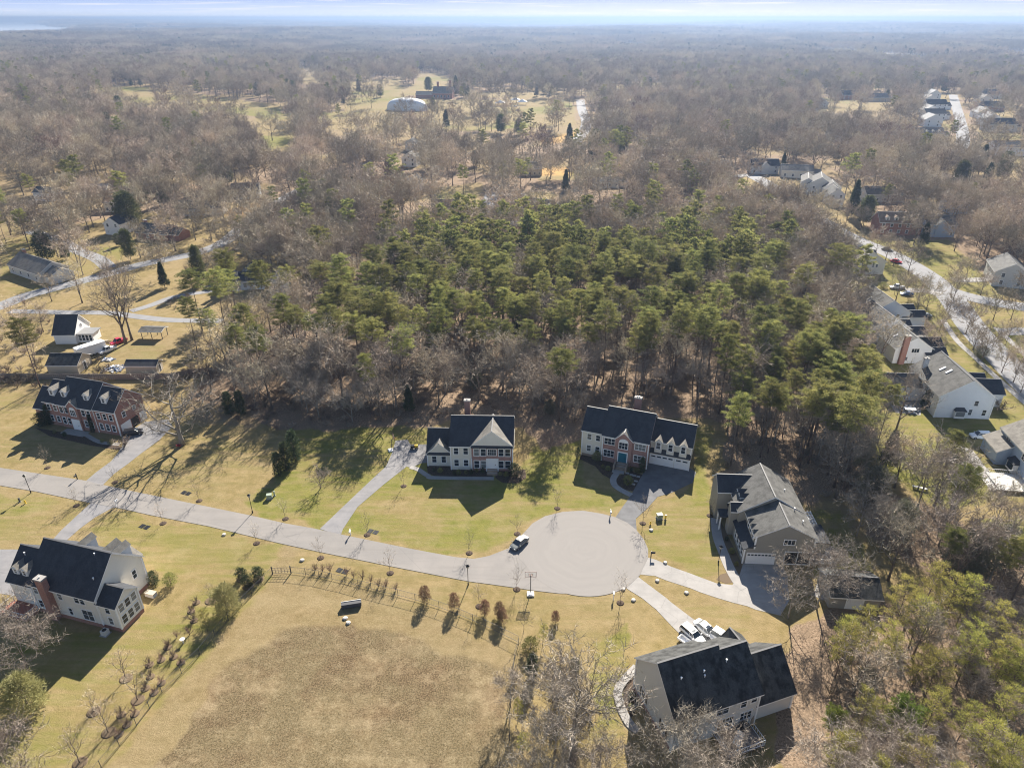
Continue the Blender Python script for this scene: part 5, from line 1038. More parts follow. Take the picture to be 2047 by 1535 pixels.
# B: cream house lower left, seen from behind
B = House(-71.9, 76.9, -16, 'warm cream house with tall brick chimney and dark shaded roof, lower left', S_WARM, RF_DARK)
B.block(0, 12.0, 0, 9.2, 5.9, .98, base=(.7, B_RED)); B.block(-5, 0, .5, 8.1, 4.7, .93, base=(.5, B_RED)); B.block(12, 15.2, .1, 4.3, 4.9, .8, base=(.7, B_RED), oh=.3)
B.block(7.0, 11.0, 7, 10.0, 5.4, .6, 'y', roof=RF_WARM, oh=.3)
for x in (4.2, 8.9, 10.6): B.dormer(x, 8.6, 6.0, 1.3, 8.7, .9, 3.4, 'b', S_WHITE, RF_GREY, (.7, .9))
for x in (-3.7, -2.0): B.dormer(x, 1.2, 4.9, 1.2, 6.6, .9, 2.6, 'f', S_WHITE, RF_WARM, (.5, .8))
for x in (.8, 2.0, 5.3): B.win('f', x, 0, 3.9, .75, 1.25)
for x in (.9, 2.1): B.win('f', x, 0, 1.2, .75, 1.4)
for x in (8.4, 9.4): B.win('f', x, 0, 4.1, .8, 1.15)
B.win('f', 6.4, 0, 1.2, .6, 1.3); B.win('f', 9.6, 0, 1.0, 1.9, 1.9, 2, 2, name='patio_door'); B.win('f', 13.6, .1, 3.4, .75, 1.3); B.win('f', 13.6, .1, 1.2, .75, 1.3)
for y_ in (1.0, 2.2, 3.4): B.win('r', y_, 15.2, 1.2, .85, 1.45); B.win('r', y_, 15.2, 3.4, .85, 1.35)
B.win('r', 7.2, 12.0, 3.4, .7, 1.4); B.corner([(0, 0), (12, 0), (15.2, .1), (12, 9.2), (15.2, 4.3)], 4.7, .7); B.corner([(12, 0), (12, 9.2)], 5.7, 4.7)
B.chimney(3.4, -.45, 0, 8.1, 1.15, .9, B_RED, 1)
for x, y in ((-3.6, 3.3), (-1.4, 1.6), (9.6, 4.1), (10.9, 1.7)): B.vent(x, y, (5.9 if x > 0 else 4.25) + .95 * y + .2)
MB().box(-5.6, -.2, -2.3, .45, -.1, .35).build('patio', B_RED, B.o); B.rail([(-5.5, .4), (-5.5, -2.2), (-.3, -2.2), (-.3, .4)], .35, 1.0)
def ac_unit(x, y, rz, label):
    o = empty('air_conditioner', (x, y, 0), rz, label=label, cat='air conditioner'); MB().box(-.42, .42, -.42, .42, .05, .85).build('case', M_PALE, o); MB().cyl(0, 0, .85, .88, .33, 12).build('fan', M_BLACK, o); MB().box(-.6, .6, -.6, .6, -.05, .05).build('slab', M_CONC, o)
ac_unit(*place_local(B, 12.9, -.9)[:2], R(-16), 'white air conditioning unit in the inner corner behind the cream house')
bx = empty('storage_box', place_local(B, 13.9, 7.3), R(-16), label='pale chest beside the right end wall of the cream house', cat='box'); MB().box(-.8, .8, -.4, .4, 0, .65).build('case', M_PALE, bx); MB().box(-.85, .85, -.45, .45, .65, .78).build('lid', S_TAN, bx)

# A: red brick house at the left
A = House(-102.7, 131.9, -15.5, 'long red brick house with four white dormers and dark shaded roof at the left', B_RED, RF_DARK)
A.block(-3.5, 0, .2, 7.4, 3.8, .9); A.block(0, 3.7, 0, 8.2, 6, .75); A.block(3.7, 13.0, -.15, 9.05, 6, .87); A.block(13.0, 18.7, 0, 8.0, 6, .84)
A.block(6.7, 9.4, -.6, 3.5, 5.9, .95, 'y', B_RED, RF_WARM, oh=.2, og=.12)
for x, y in ((1.8, 1.0), (5.0, 1.0), (11.0, 1.0), (15.6, 1.0)): A.dormer(x, y, 6.2, 1.35, 8.3, .95, 2.6, 'f', M_WHITE, RF_WARM, (.6, .95), True)
for x in (4.5, 5.9): A.win('f', x, -.15, 1.0, .8, 1.6); A.win('f', x, -.15, 3.8, .8, 1.4)
for x in (10.4, 11.8): A.win('f', x, -.15, 1.0, .8, 1.6); A.win('f', x, -.15, 3.8, .8, 1.4)
for x in (14.2, 15.8, 17.4): A.win('f', x, 0, .9, .8, 1.5); A.win('f', x, 0, 3.6, .8, 1.4)
for x in (1.0, 2.7): A.win('f', x, 0, 3.9, .75, 1.3); A.win('f', x, 0, 1.1, .75, 1.4)
A.win('f', 8.05, -.6, 3.7, 1.3, 1.4, 3, 2, True); A.door('f', 8.05, -.6, 1.7, 2.3, M_WHITE, .2, .25)
A.win('r', 2.2, 18.7, 3.6, .8, 1.2); A.win('r', 5.2, 18.7, 3.9, .6, .8); A.garage('r', 2.0, 18.7, 2.5, 2.2, 0); op = MB().box(18.66, 18.74, 3.6, 5.6, 0, 2.2).build('open_garage_shade', M_BLACK, A.o); A.garage('r', 7.0, 18.7, 1.6, 2.2, 0)  # open garage is a black panel, its inner shade put in as colour
A.corner([(18.7, 0), (13.0, -.02)], 5.8); MB().box(5, 11, -2.6, -.6, -.05, .06).build('landing', M_CONC, A.o)

# H and its neighbours in the suburb
def suburb(x, y, ang, w, L, eave, slope, label, wall, roof, extra=()):
    h = House(x, y, ang, label, wall, roof); h.block(0, w, 0, L, eave, slope, 'y')
    return h
Hh = suburb(95.6, 134.9, -4.5, 11.9, 15, 5.4, .68, 'big white house with grey roof, two skylights and a bay window, right edge', S_WHITE, RF_GREY)
Hh.block(8, 17.5, 6.0, 12.5, 3.4, .62, roof=RF_DARK); Hh.block(9, 16.0, 11, 15.5, 3.6, .6, roof=RF_DARK); Hh.block(-7.5, 2, 7.5, 14, 3.6, .55)
Hh.win('f', 8.2, 0, 3.3, .8, 1.2); Hh.win('f', 7.5, 0, .9, .7, 1.4); Hh.win('f', 10.5, 0, .9, .8, 1.4); Hh.corner([(0, 0), (11.9, 0)], 5.2)
bay = MB().box(4.0, 6.2, -.8, 0, .3, 2.1).build('bay_window', M_WHITE, Hh.o); MB().box(4.15, 6.05, -.84, -.78, .8, 1.9).build('pane', M_GLASS, bay); MB().add([(3.8, -1.0, 2.1), (6.4, -1.0, 2.1), (6.0, 0, 2.75), (4.2, 0, 2.75), (3.8, 0, 2.1), (6.4, 0, 2.1)], [(0, 1, 2, 3), (0, 3, 4), (1, 5, 2), (0, 4, 5, 1)]).build('roof', RF_DARK, bay)
def skylights(h, pts, w=.6, L=1.5, side=-1, x0=0, eave=5.4, slope=.68):
    for x, y in pts:
        z = eave + slope * (x - x0) + .24; ca = MB(); n = math.hypot(1, slope)
        ca.add([(x, y - w / 2, z), (x + L / n, y - w / 2, z + L * slope / n), (x + L / n, y + w / 2, z + L * slope / n), (x, y + w / 2, z), (x, y - w / 2, z + .12), (x + L / n, y - w / 2, z + L * slope / n + .12), (x + L / n, y + w / 2, z + L * slope / n + .12), (x, y + w / 2, z + .12)], [(4, 5, 6, 7), (0, 1, 5, 4), (2, 3, 7, 6), (3, 0, 4, 7), (1, 2, 6, 5)])
        ca.build('skylight', mat('skylight_glass', (.6, .6, .62, 1), .3) if 'skylight_glass' not in bpy.data.materials else bpy.data.materials['skylight_glass'], h.o)
skylights(Hh, [(3.4, 6.6), (3.0, 8.6)]); Hh.chimney(1.6, 12.3, 5.5, 9.0, .9, .7, M_WHITE)
for y_ in (3, 6, 9): Hh.win('l', y_, 0, 3.4, 1.2, 1.2, 2, 2); Hh.win('l', y_, 0, .9, 1.4, 1.5, 2, 2)
J1 = suburb(104.5, 187.0, 1, 11.5, 14, 4.3, .62, 'grey roofed suburban house with three narrow skylights, farthest of three in a row', S_WHITE, RF_GREY); J1.block(9, 15, 3, 8, 3.0, .6, roof=RF_DARK); J1.block(9.5, 16.5, 0, 4, 2.8, .6, roof=RF_DARK); J1.block(-5, 1, 10, 15, 3.4, .5, roof=RF_DARK); skylights(J1, [(1.2, 5), (1.6, 7), (2.0, 9)], .35, 1.6, eave=4.3, slope=.62); J1.win('f', 4, 0, 2.9, 1.4, .8, 3, 1); J1.win('f', 8, 0, 2.9, .7, .8)
J2 = suburb(98.5, 174.5, 1, 11, 12, 4.6, .62, 'grey roofed white suburban house, middle one of three in a row', S_WHITE, RF_GREY); J2.block(9, 14, 4, 9, 3.0, .6, roof=RF_DARK); J2.block(9.5, 16, 0, 4.5, 2.8, .6, roof=RF_DARK); J2.win('l', 3, 0, 2.2); J2.win('l', 7, 0, 2.2)
J3 = suburb(99.6, 162.5, 0, 9.5, 9, 4.2, .62, 'white suburban house with tall orange brick chimney, nearest of three in a row', S_WHITE, RF_GREY); J3.block(7.5, 14.5, 3.5, 8.5, 3.2, .6, roof=RF_DARK); J3.block(8.0, 13.5, -.5, 3.5, 2.6, .6, roof=RF_DARK); J3.chimney(2.0, -.4, 0, 8.2, 1.2, .8, B_RED, 1); J3.win('f', 5.2, 0, 3.1, 1.9, 1.1, 3, 1); J3.win('f', 3.3, 0, .9, .8, .9); skylights(J3, [(1.4, 5)], .4, 1.3, eave=4.2, slope=.62)
L_ = suburb(120.5, 233.5, 1, 10.5, 9, 4.6, .66, 'beige two-gabled house with skylights and a white curved deck, right of the dark spruce', S_CREAM, RF_WARM); L_.block(-1.2, 9, 7.5, 18, 5.6, .62, 'y'); skylights(L_, [(1.0, 11), (1.2, 13.4)], .4, 1.4, x0=-1.2, eave=5.6, slope=.62); L_.block(8.5, 12.5, 10, 15, 3.4, .6, roof=RF_DARK); L_.win('f', 6.3, 0, 2.6, .7, 1.0); L_.win('f', 7.6, 0, 2.6, .7, 1.0); L_.chimney(3.2, -.4, 0, 7.6, .9, .7, B_TAN, 1)
MB().lathe(-5.0, 6.5, [(3.6, 0), (3.6, 1.0)], 14).build('deck', M_PALE, L_.o); L_.rail([(-5 + 3.5 * math.cos(a), 6.5 + 3.5 * math.sin(a)) for a in np.linspace(1, 6.0, 9)], 1.0, 1.0)
Q = House(98.6, 104.5, -8, 'blue sided house with grey-brown roof, white deck and screened porch at the right edge', S_BLUE, RF_BLK); Q.block(0, 11, 2, 17, 5.5, .6, 'y', roof=RF_WARM); Q.block(-2.5, 4, 11.5, 17.5, 3.0, .55, 'y', roof=RF_WARM); Q.block(-1.6, 4.5, -4.5, 2.5, 2.9, .55, 'y', roof=RF_WARM, wall=M_PALE)
for y_ in (4.5, 7.5, 13.8): Q.win('l', y_, 0, 3.8, 1.4, 1.2, 2, 2)
qb = MB().box(-.9, 0, 8.0, 10.4, .4, 2.3).build('bay_window', M_WHITE, Q.o); MB().box(-.94, -.86, 8.2, 10.2, .8, 2.1).build('pane', M_GLASS, qb); MB().add([(-1.1, 7.8, 2.3), (-1.1, 10.6, 2.3), (0, 10.2, 3.2), (0, 8.2, 3.2), (0, 7.8, 2.3), (0, 10.6, 2.3)], [(3, 2, 1, 0), (3, 0, 4), (2, 5, 1)]).build('roof', RF_DARK, qb)
MB().box(-6.0, 0, 1.5, 7.2, .5, .65).box(-5.9, -5.7, 1.6, 1.8, 0, .5).build('deck', M_PALE, Q.o); Q.rail([(-6, 7.2), (-6, 3.5)], .65); Q.rail([(0, 7.15), (-6, 7.15)], .65)
st = MB()
for i in range(4): st.box(-7.2 + i * .3, -6.0, 1.7, 5.6, .0, .12 + .12 * i)
st.build('deck_steps', M_PALE, Q.o); skylights(Q, [(2.2, 11.0), (2.4, 13.0)], .7, 1.2, eave=5.5, slope=.6)
sc_ = MB()
for i in range(6): sc_.box(-1.65, -1.6, -4.5 + i * 1.35, -4.42 + i * 1.35, .1, 2.9)
for i in range(5): sc_.box(-1.7 + i * 1.5, -1.6 + i * 1.5, -4.56, -4.5, .1, 2.9)
sc_.build('porch_post', M_WHITE, Q.o); MB().box(-1.58, 4.4, -4.48, -4.40, .8, 2.6).build('porch_screen', M_GLASS, Q.o)
# dark roofed shed right of the taupe driveway
sh_ = House(*G(1655, 1214), -5, 'dark roofed low shed under bare branches right of the taupe house', S_GREY, RF_BLK, 'shed', 'shed'); sh_.block(0, 7.4, 0, 5.6, 2.5, .5, roof=RF_BLK); sh_.garage('f', 3.7, 0, 2.4, 2.0, 0)

# ---- background houses
_wallcache = {}
for i, (u, v, hd, w, d, ev, ri, wm, rm, ex, lab) in enumerate(BGH):
    x, y = G(u, v); z = float(terr(x, y)) if y > 900 else 0.0; near = y < 420
    endon = abs(hd) > 45; a = R(hd); ux, uy = math.cos(a), math.sin(a)
    if endon:
        # gable end towards the camera: origin so that local y=0 wall is the near gable
        h = House(x, y, hd - 90, lab, globals()[wm], globals()[rm]); X0, X1, Y0, Y1, rd = -d / 2, d / 2, 0, w, 'y'
    else:
        h = House(x, y, hd, lab, globals()[wm], globals()[rm]); X0, X1, Y0, Y1, rd = -w / 2, w / 2, 0, d, 'x'
    sl_ = ri / (d / 2); h.block(X0, X1, Y0, Y1, ev, sl_, rd)
    n = 4 if not endon else 2
    for k in range(n):
        cx = X0 + (X1 - X0) * (k + .5) / n
        for zz_ in ([.9, 3.4] if ev > 4.3 else [.9]): h.win('f', cx, Y0, zz_, .95, 1.25)
    if 'c' in ex: h.chimney(X0 + 1.5, (Y0 + Y1) / 2 + .8, 0, ev + ri + 1.2, 1.1, .8, B_RED, 1)
    if 'g' in ex: h.block((X0 + X1) / 2 - 2.2, (X0 + X1) / 2 + 2.2, Y0 - .6, Y0 + d * .45, ev, .85, 'y') if not endon else h.garage('f', 0, Y0, 4.2, 2.1, 0)
    if 'd' in ex:
        for q in (-1, 0, 1): h.dormer(q * (X1 - X0) * .27, Y0 + .8, ev, 1.5, ev + 1.8, .9, 2.4, 'f', M_WHITE, None, (.8, 1.0))
    if 's' in ex: skylights(h, [(X0 + 3, 3)], .8, 1.2)
    if 'L' in ex: h.block(X1 - 5, X1 + 3.5, Y0 - 4, Y0 + 3.5, ev - .5, .65, 'y'); h.block(X0 - 3, X0 + 3, Y0 + 2, Y1 + 3, ev + .6, .6, 'y')
    if 'w' in ex: h.win('f', 0, Y0, 5.3, .7, .8)
    if w > 12 and not endon and 'g' not in ex: h.block(X1, X1 + 4.5, Y0 + 1, Y1 - 1, max(2.6, ev - 1.6), sl_ * .9, 'x')
# clubhouse and tennis dome on the golf course
x, y = G(872, 198); h = House(x, y, -6, 'long brown brick clubhouse with two tall chimneys on the golf course', B_RED, RF_WARM, 'clubhouse', 'clubhouse'); h.block(-4, 18, 0, 16, 6, .75); h.block(-24, -4, 3, 14, 4, .5, roof=RF_DARK); h.chimney(1, 8, 0, 17, 2, 1.4, B_RED); h.chimney(15, 8, 0, 19, 2, 1.4, B_RED)
for k in range(5): h.win('f', -2 + k * 4, 0, 1.5, 1.6, 2.2); 
x, y = G(812, 222); mb = MB(); prof = [(1, 0), (.985, .25), (.93, .5), (.82, .72), (.62, .88), (.35, .97), (.05, 1)]
mb.lathe(0, 0, prof, 28); mb.v = [(a * 21, b * 12, c * 11) for a, b, c in mb.v]
mb.build('air_dome', mat('white_dome_fabric', (.75, .75, .75, 1), .45), loc=(x, y + 8, 0), rz=R(-14), smooth=True, label='white rounded air-supported sports dome beside the clubhouse', cat='dome')
for i, (u, v) in enumerate([(1000, 212), (1030, 206), (1044, 210)]):
    x, y = G(u, v); t_ = empty('marquee', (x, y, 0), 0, label=['left small white marquee roof in the club car park', 'middle white marquee roof in the club car park', 'right white marquee roof in the club car park'][i], cat='tent'); mb = MB(); mb.add([(-5, -4, 3), (5, -4, 3), (5, 4, 3), (-5, 4, 3), (0, 0, 5.5)], [(0, 1, 4), (1, 2, 4), (2, 3, 4), (3, 0, 4)]).build('canopy', M_WHITE, t_)
    for a in (-4.8, 4.8):
        for b in (-3.8, 3.8): MB().box(a - .1, a + .1, b - .1, b + .1, 0, 3).build('pole', M_PALE, t_)
for i, (u, v, w, lab) in enumerate([(1222, 167, 14, 'small pale building far away left of the bright road end'), (1445, 104, 26, 'white buildings on a distant ridge, right of centre'), (247, 42, 60, 'white building on the hazy skyline, upper left'), (1185, 165, 12, 'small white roofed building in the distant woods beyond the club road')]):
    x, y = G(u, v, 12 if i in (1, 2) else 0); h = House(x, y, 0, lab, S_WHITE, RF_PALE, 'building', 'distant_building', z=max(0.0, float(terr(x, y)))); h.block(-w / 2, w / 2, 0, w * .4, 5 if w < 20 else 10, .3); h.win('f', 0, 0, 3, w * .3, 4, 6, 2)

# mid and far prototypes for the woods that nobody could count
def soup(T, F, mt, mc, name):
    'trunk mesh triangulated and merged with the crown soup'
    tv = np.array(T.v, dtype=np.float32); tr_ = []
    for f in T.f:
        for i in range(1, len(f) - 1): tr_.append((f[0], f[i], f[i + 1]))
    A = tv[np.array(tr_)] if tr_ else np.zeros((0, 3, 3)); V = np.concatenate([A, F]); return V, np.concatenate([np.zeros(len(A)), np.ones(len(F))])
SRC = bpy.data.collections.new('woodland_sources')     # not linked to the scene: only instanced
def src(name, V, mi, mats):
    o = bpy.data.objects.new(name, tri_mesh(name, V, mats, mi)); SRC_cols.setdefault(name.split('_')[0], []).append(o); return o
SRC_cols = {}
LB = [bare(200 + i, 15, [13.5, 15.5, 12][i], .25, n1=12, n2=7, n3=6, n4=4, tw=.05, sides=3, tr=.22, low=.42, tmin=.5) for i in range(3)]
LP = [pine(210 + i, 17, 7, [.5, .6][i], nb=22, nbl=40, L=.62, w=.16) for i in range(2)]
LS = bushy(220, 11, 5.2, 50, 34, .6, .16, 1.)
mid = []
for i, (T, F) in enumerate(LB): V, mi = soup(T, F, 0, 0, ''); mid.append(('a%d' % i, V, mi, [M_BARK, M_TWIG]))
V, mi = soup(*LB[0], 0, 0, ''); mid.append(('a3', V, mi, [M_BARK, M_TWIG_R]))
for i, (T, F) in enumerate(LP): V, mi = soup(T, F, 0, 0, ''); mid.append(('a%d' % (4 + i), V, mi, [M_BARK_P, M_PINE]))
V, mi = soup(*LS, 0, 0, ''); mid.append(('a6', V, mi, [M_BARK, M_PINE_D]))
V, mi = soup(*twiggy(230, 2.2, 3.4, 200, .5, .03, 10), 0, 0, ''); mid.append(('a7', V, mi, [M_BARK, M_BRUSH]))
V, mi = soup(*twiggy(231, 1.6, 2.8, 160, .5, .03, 8), 0, 0, ''); mid.append(('a8', V, mi, [M_BARK_L, M_TWIG_G]))
c_mid = bpy.data.collections.new('mid_sources')
for n_, V, mi, ms in mid: c_mid.objects.link(bpy.data.objects.new('m_' + n_, tri_mesh('m_' + n_, V, ms, mi)))

# far tiles: a patch of canopy, many light trees in one mesh
FB = [bare(300 + i, 19, [17, 20, 16][i], .35, n1=9, n2=5, n3=4, n4=2, tmin=.5, tw=.16, sides=3, tr=.3, l3=.2, l4=.13) for i in range(3)]
FP = [pine(310, 19, 9, .4, nb=14, nbl=26, L=1.1, w=.4)]
def thin(T):
    tv = np.array(T.v, dtype=np.float32); tr_ = [(f[0], f[1], f[2]) for f in T.f[:60]]; return tv[np.array(tr_)]
fset = [(thin(T), F) for T, F in FB + FP]
c_far = bpy.data.collections.new('far_sources'); TS = 90.0
rt = np.random.RandomState(9)
for k in range(5):
    Vs = []; Ms = []; ntree = int(TS * TS / 190); g_ = int(math.sqrt(ntree))
    for i in range(g_):
        for j in range(g_):
            x = (i + rt.rand()) / g_ * TS - TS / 2; y = (j + rt.rand()) / g_ * TS - TS / 2
            w = 3 if rt.rand() < (.05 + .22 * (k == 2)) else rt.randint(3); A, F = fset[w]; s_ = rt.uniform(.7, 1.15); az = rt.rand() * 6.28; M = np.array([[math.cos(az), -math.sin(az), 0], [math.sin(az), math.cos(az), 0], [0, 0, 1]], dtype=np.float32) * s_
            F = F[rt.rand(len(F)) < .8]
            for part, mi in ((A, 0), (F, 2 if w == 3 else 1)):
                Vs.append(part.reshape(-1, 3) @ M.T + np.array([x, y, 0])); Ms.append(np.full(len(part), mi))
    V = np.concatenate(Vs).reshape(-1, 3, 3); c_far.objects.link(bpy.data.objects.new('f_%d' % k, tri_mesh('f_%d' % k, V, [M_BARK, M_TWIG, M_PINE_D], np.concatenate(Ms))))

def scatter(name, col, P, rz, sc, idx, **k):
    me = bpy.data.meshes.new(name); n = len(P); me.vertices.add(n); me.vertices.foreach_set('co', np.asarray(P, dtype=np.float32).ravel())
    a = me.attributes.new('rot', 'FLOAT_VECTOR', 'POINT'); a.data.foreach_set('vector', np.stack([np.zeros(n), np.zeros(n), rz], 1).astype(np.float32).ravel())
    sc = np.asarray(sc, dtype=np.float32); a = me.attributes.new('sc', 'FLOAT_VECTOR', 'POINT'); a.data.foreach_set('vector', np.stack([sc, sc, np.minimum(sc, 1.3)], 1).ravel())
    a = me.attributes.new('pi', 'INT', 'POINT'); a.data.foreach_set('value', np.asarray(idx, dtype=np.int32))
    me.update(); o = link(name, me, kind='stuff', **k)
    ng = bpy.data.node_groups.new(name, 'GeometryNodeTree'); ng.interface.new_socket('Geometry', in_out='INPUT', socket_type='NodeSocketGeometry'); ng.interface.new_socket('Geometry', in_out='OUTPUT', socket_type='NodeSocketGeometry')
    N = ng.nodes; L = ng.links; gi = N.new('NodeGroupInput'); go = N.new('NodeGroupOutput'); ci = N.new('GeometryNodeCollectionInfo'); ci.inputs['Collection'].default_value = col; ci.inputs['Separate Children'].default_value = True; ci.inputs['Reset Children'].default_value = True
    ip = N.new('GeometryNodeInstanceOnPoints'); ip.inputs['Pick Instance'].default_value = True
    def at(nm, ty): q = N.new('GeometryNodeInputNamedAttribute'); q.data_type = ty; q.inputs['Name'].default_value = nm; return q.outputs['Attribute']
    L.new(gi.outputs[0], ip.inputs['Points']); L.new(ci.outputs[0], ip.inputs['Instance']); L.new(at('pi', 'INT'), ip.inputs['Instance Index']); L.new(at('rot', 'FLOAT_VECTOR'), ip.inputs['Rotation']); L.new(at('sc', 'FLOAT_VECTOR'), ip.inputs['Scale'])
    L.new(ip.outputs[0], go.inputs[0]); m = o.modifiers.new('scatter', 'NODES'); m.node_group = ng; return o

FAM = {'pine': 'p', 'ypine': 'p', 'bare': 'b', 'bareg': 'b', 'red': 'b', 'street': 'b', 'spruce': 'e', 'holly': 'e'}
VAR = {'pine': ['pine0', 'pine1', 'pine2', 'pine3'], 'ypine': ['ypine0', 'ypine1', 'ypine2'], 'bare': ['bare0', 'bare1', 'bare2', 'bare3'], 'bareg': ['bareg0', 'bareg1'], 'red': ['red0'], 'street': ['street0', 'street1'], 'spruce': ['spruce0', 'spruce1'], 'holly': ['holly0']}
NAME = {'pine': ('pine_tree', 'conifer', 'tall green-crowned pine on a bare trunk'), 'ypine': ('young_pine', 'conifer', 'slender yellow-green young pine'), 'bare': ('bare_tree', 'tree', 'leafless brown-grey deciduous tree'),
        'bareg': ('bare_tree', 'tree', 'low leafless tree with pale grey branches'), 'red': ('reddish_tree', 'tree', 'reddish-brown leafless tree'), 'street': ('street_tree', 'tree', 'leafless street tree with upright branches'), 'spruce': ('dark_evergreen', 'conifer', 'dark conical evergreen'), 'holly': ('evergreen_bush', 'shrub', 'grey-green rounded evergreen')}
cand.sort(key=lambda c: c[2] * 1.0 + abs(c[1]) * .2)
cnt = {'p': 0, 'b': 0, 'e': 0}; rest = []
def in_view(x, y, h):
    for z in (0, h):
        w = y * CP + (CH - z) * SP; u = 1023.5 + CF * x / w; v = 767.5 + CF * ((CH - z) * CP - y * SP) / w
        if -60 < u < 2107 and v < 1560: return True
    return False
for k, x, y, h, grp in cand:
    if not in_view(x, y, h): continue
    f = FAM[k]
    if cnt[f] < 295:
        cnt[f] += 1; nm, cat, desc = NAME[k]; v = random.choice(VAR[k])
        where = grp.split(' ', 1)[1] if grp.startswith('trees ') else ('in the ' + grp)
        if grp.startswith('bare trees'): where = grp[11:]
        if grp.startswith('mixed trees') or grp.startswith('garden trees'): where = grp.split(' trees ', 1)[1]
        if grp.startswith('small trees'): where = grp[12:]
        if grp == 'street trees of the suburb': where = 'along the suburban street on the right'
        if where.startswith('of the'): where = 'in' + where[2:]
        plant(v, nm, x, y, h, label=(desc + ' ' + where), cat=cat, group=nm.replace('_', ' ') + 's: ' + grp, wide=random.uniform(.85, 1.15))
    else: rest.append((k, x, y, h))
print('individual trees', cnt, 'rest', len(rest))
ix = {'bare': [0, 1, 2], 'bareg': [0, 1, 2], 'street': [0, 1, 2], 'red': [3], 'pine': [4, 5], 'ypine': [4, 5], 'spruce': [6], 'holly': [6]}
h0 = [15, 15, 15, 15, 17, 17, 11]
P = []; I = []; S = []
for k, x, y, h in rest:
    i = random.choice(ix[k]); I.append(i); S.append(h / h0[i] * (1.0 if i != 6 else 1.0)); P.append((x, y, float(terr(x, y))))
scatter('distant_woodland', c_mid, P, np.random.RandomState(3).rand(len(P)) * 6.28, S, I, label='leafless woodland with scattered evergreens stretching behind the houses')
# undergrowth in the woods
U = []; 
rs = np.random.RandomState(15)
for pts, sp, keep in (([(430, 800), (560, 862), (700, 860), (850, 850), (905, 830), (1040, 838), (1060, 850), (1160, 850), (1180, 810), (1400, 815), (1450, 845), (1480, 760), (1480, 700), (1100, 640), (640, 660), (480, 740)], 2.7, .55),
                      ([(1455, 960), (1445, 850), (1475, 790), (1700, 790), (1730, 870), (1700, 1000), (1640, 1000), (1600, 940)], 2.6, .4), ([(1655, 985), (1720, 900), (1840, 1000), (2120, 1110), (2120, 1290), (1950, 1230), (1800, 1130)], 3.0, .22),
                      ([(1600, 1300), (1690, 1215), (2120, 1290), (2200, 1800), (1700, 1800), (1620, 1500)], 2.6, .25), ([(1020, 1310), (1150, 1310), (1195, 1480), (1200, 1640), (1000, 1640), (1030, 1500)], 1.6, .75), ([(330, 760), (440, 770), (540, 840), (500, 860), (400, 810), (330, 800)], 2.6, .5), ([(-60, 740), (440, 735), (440, 760), (330, 772), (-60, 780)], 1.9, .75), ([(-60, 640), (100, 640), (110, 700), (95, 745), (-60, 740)], 2.6, .5), ([(100, 700), (170, 712), (240, 735), (250, 750), (90, 752)], 1.8, .5), ([(330, 605), (420, 570), (430, 582), (340, 622)], 2.0, .7)):
    Pp = GP(pts); xs = [p[0] for p in Pp]; ys = [p[1] for p in Pp]; y = min(ys)
    while y < max(ys):
        x = min(xs)
        while x < max(xs):
            a, b = x + rs.uniform(-.5, .5) * sp, y + rs.uniform(-.5, .5) * sp; x += sp
            if rs.rand() < keep and inpoly(a, b, Pp) and not blocked(a, b, .5): U.append((a, b, 0))
        y += sp
scatter('underbrush', c_mid, U, rs.rand(len(U)) * 6.28, rs.uniform(.5, 1.1, len(U)), rs.randint(7, 9, len(U)), label='tangled leafless underbrush on the woodland floor')
# far canopy in tiles
T_ = []; y = 1440.0; rr = np.random.RandomState(4); SC = []
while y < 16000:
    s_ = 1.0 if y < 2600 else (1.5 if y < 5000 else 2.6); st = TS * .93 * s_; n = int(2.1 * y / st) + 2; X = -1.05 * y + np.arange(n) * st
    for x in X:
        jx, jy = x + rr.uniform(-.1, .1) * st, y + rr.uniform(-.1, .1) * st; z = float(terr(jx, jy))
        if z < -4 and jx < -.3 * jy: continue
        if vnoise(jx, jy * .5, 420, 61, 2) > .66 and rr.rand() < .7: continue
        T_.append((jx, jy, z - (s_ - 1) * 1)); SC.append(s_)
    y += st
SC = np.array(SC); nT = len(T_); print('tiles', nT)
scatter('far_woodland', c_far, T_, rr.randint(0, 4, nT) * math.pi / 2, SC, rr.randint(0, 5, nT), label='hazy leafless forest reaching to the horizon')
# air: haze from the ground to just above the drone
hm = bpy.data.materials.new('haze'); hm.use_nodes = True; hn = hm.node_tree.nodes; hn.clear(); pv = hn.new('ShaderNodeVolumePrincipled'); ho = hn.new('ShaderNodeOutputMaterial'); hm.node_tree.links.new(pv.outputs[0], ho.inputs['Volume'])
pv.inputs['Color'].default_value = (.21, .285, .43, 1); pv.inputs['Density'].default_value = .00023; pv.inputs['Anisotropy'].default_value = .45
MB().box(-80000, 80000, -600, 74000, -75, 92).build('haze', hm, kind='stuff', label='thin blue haze over the woods')

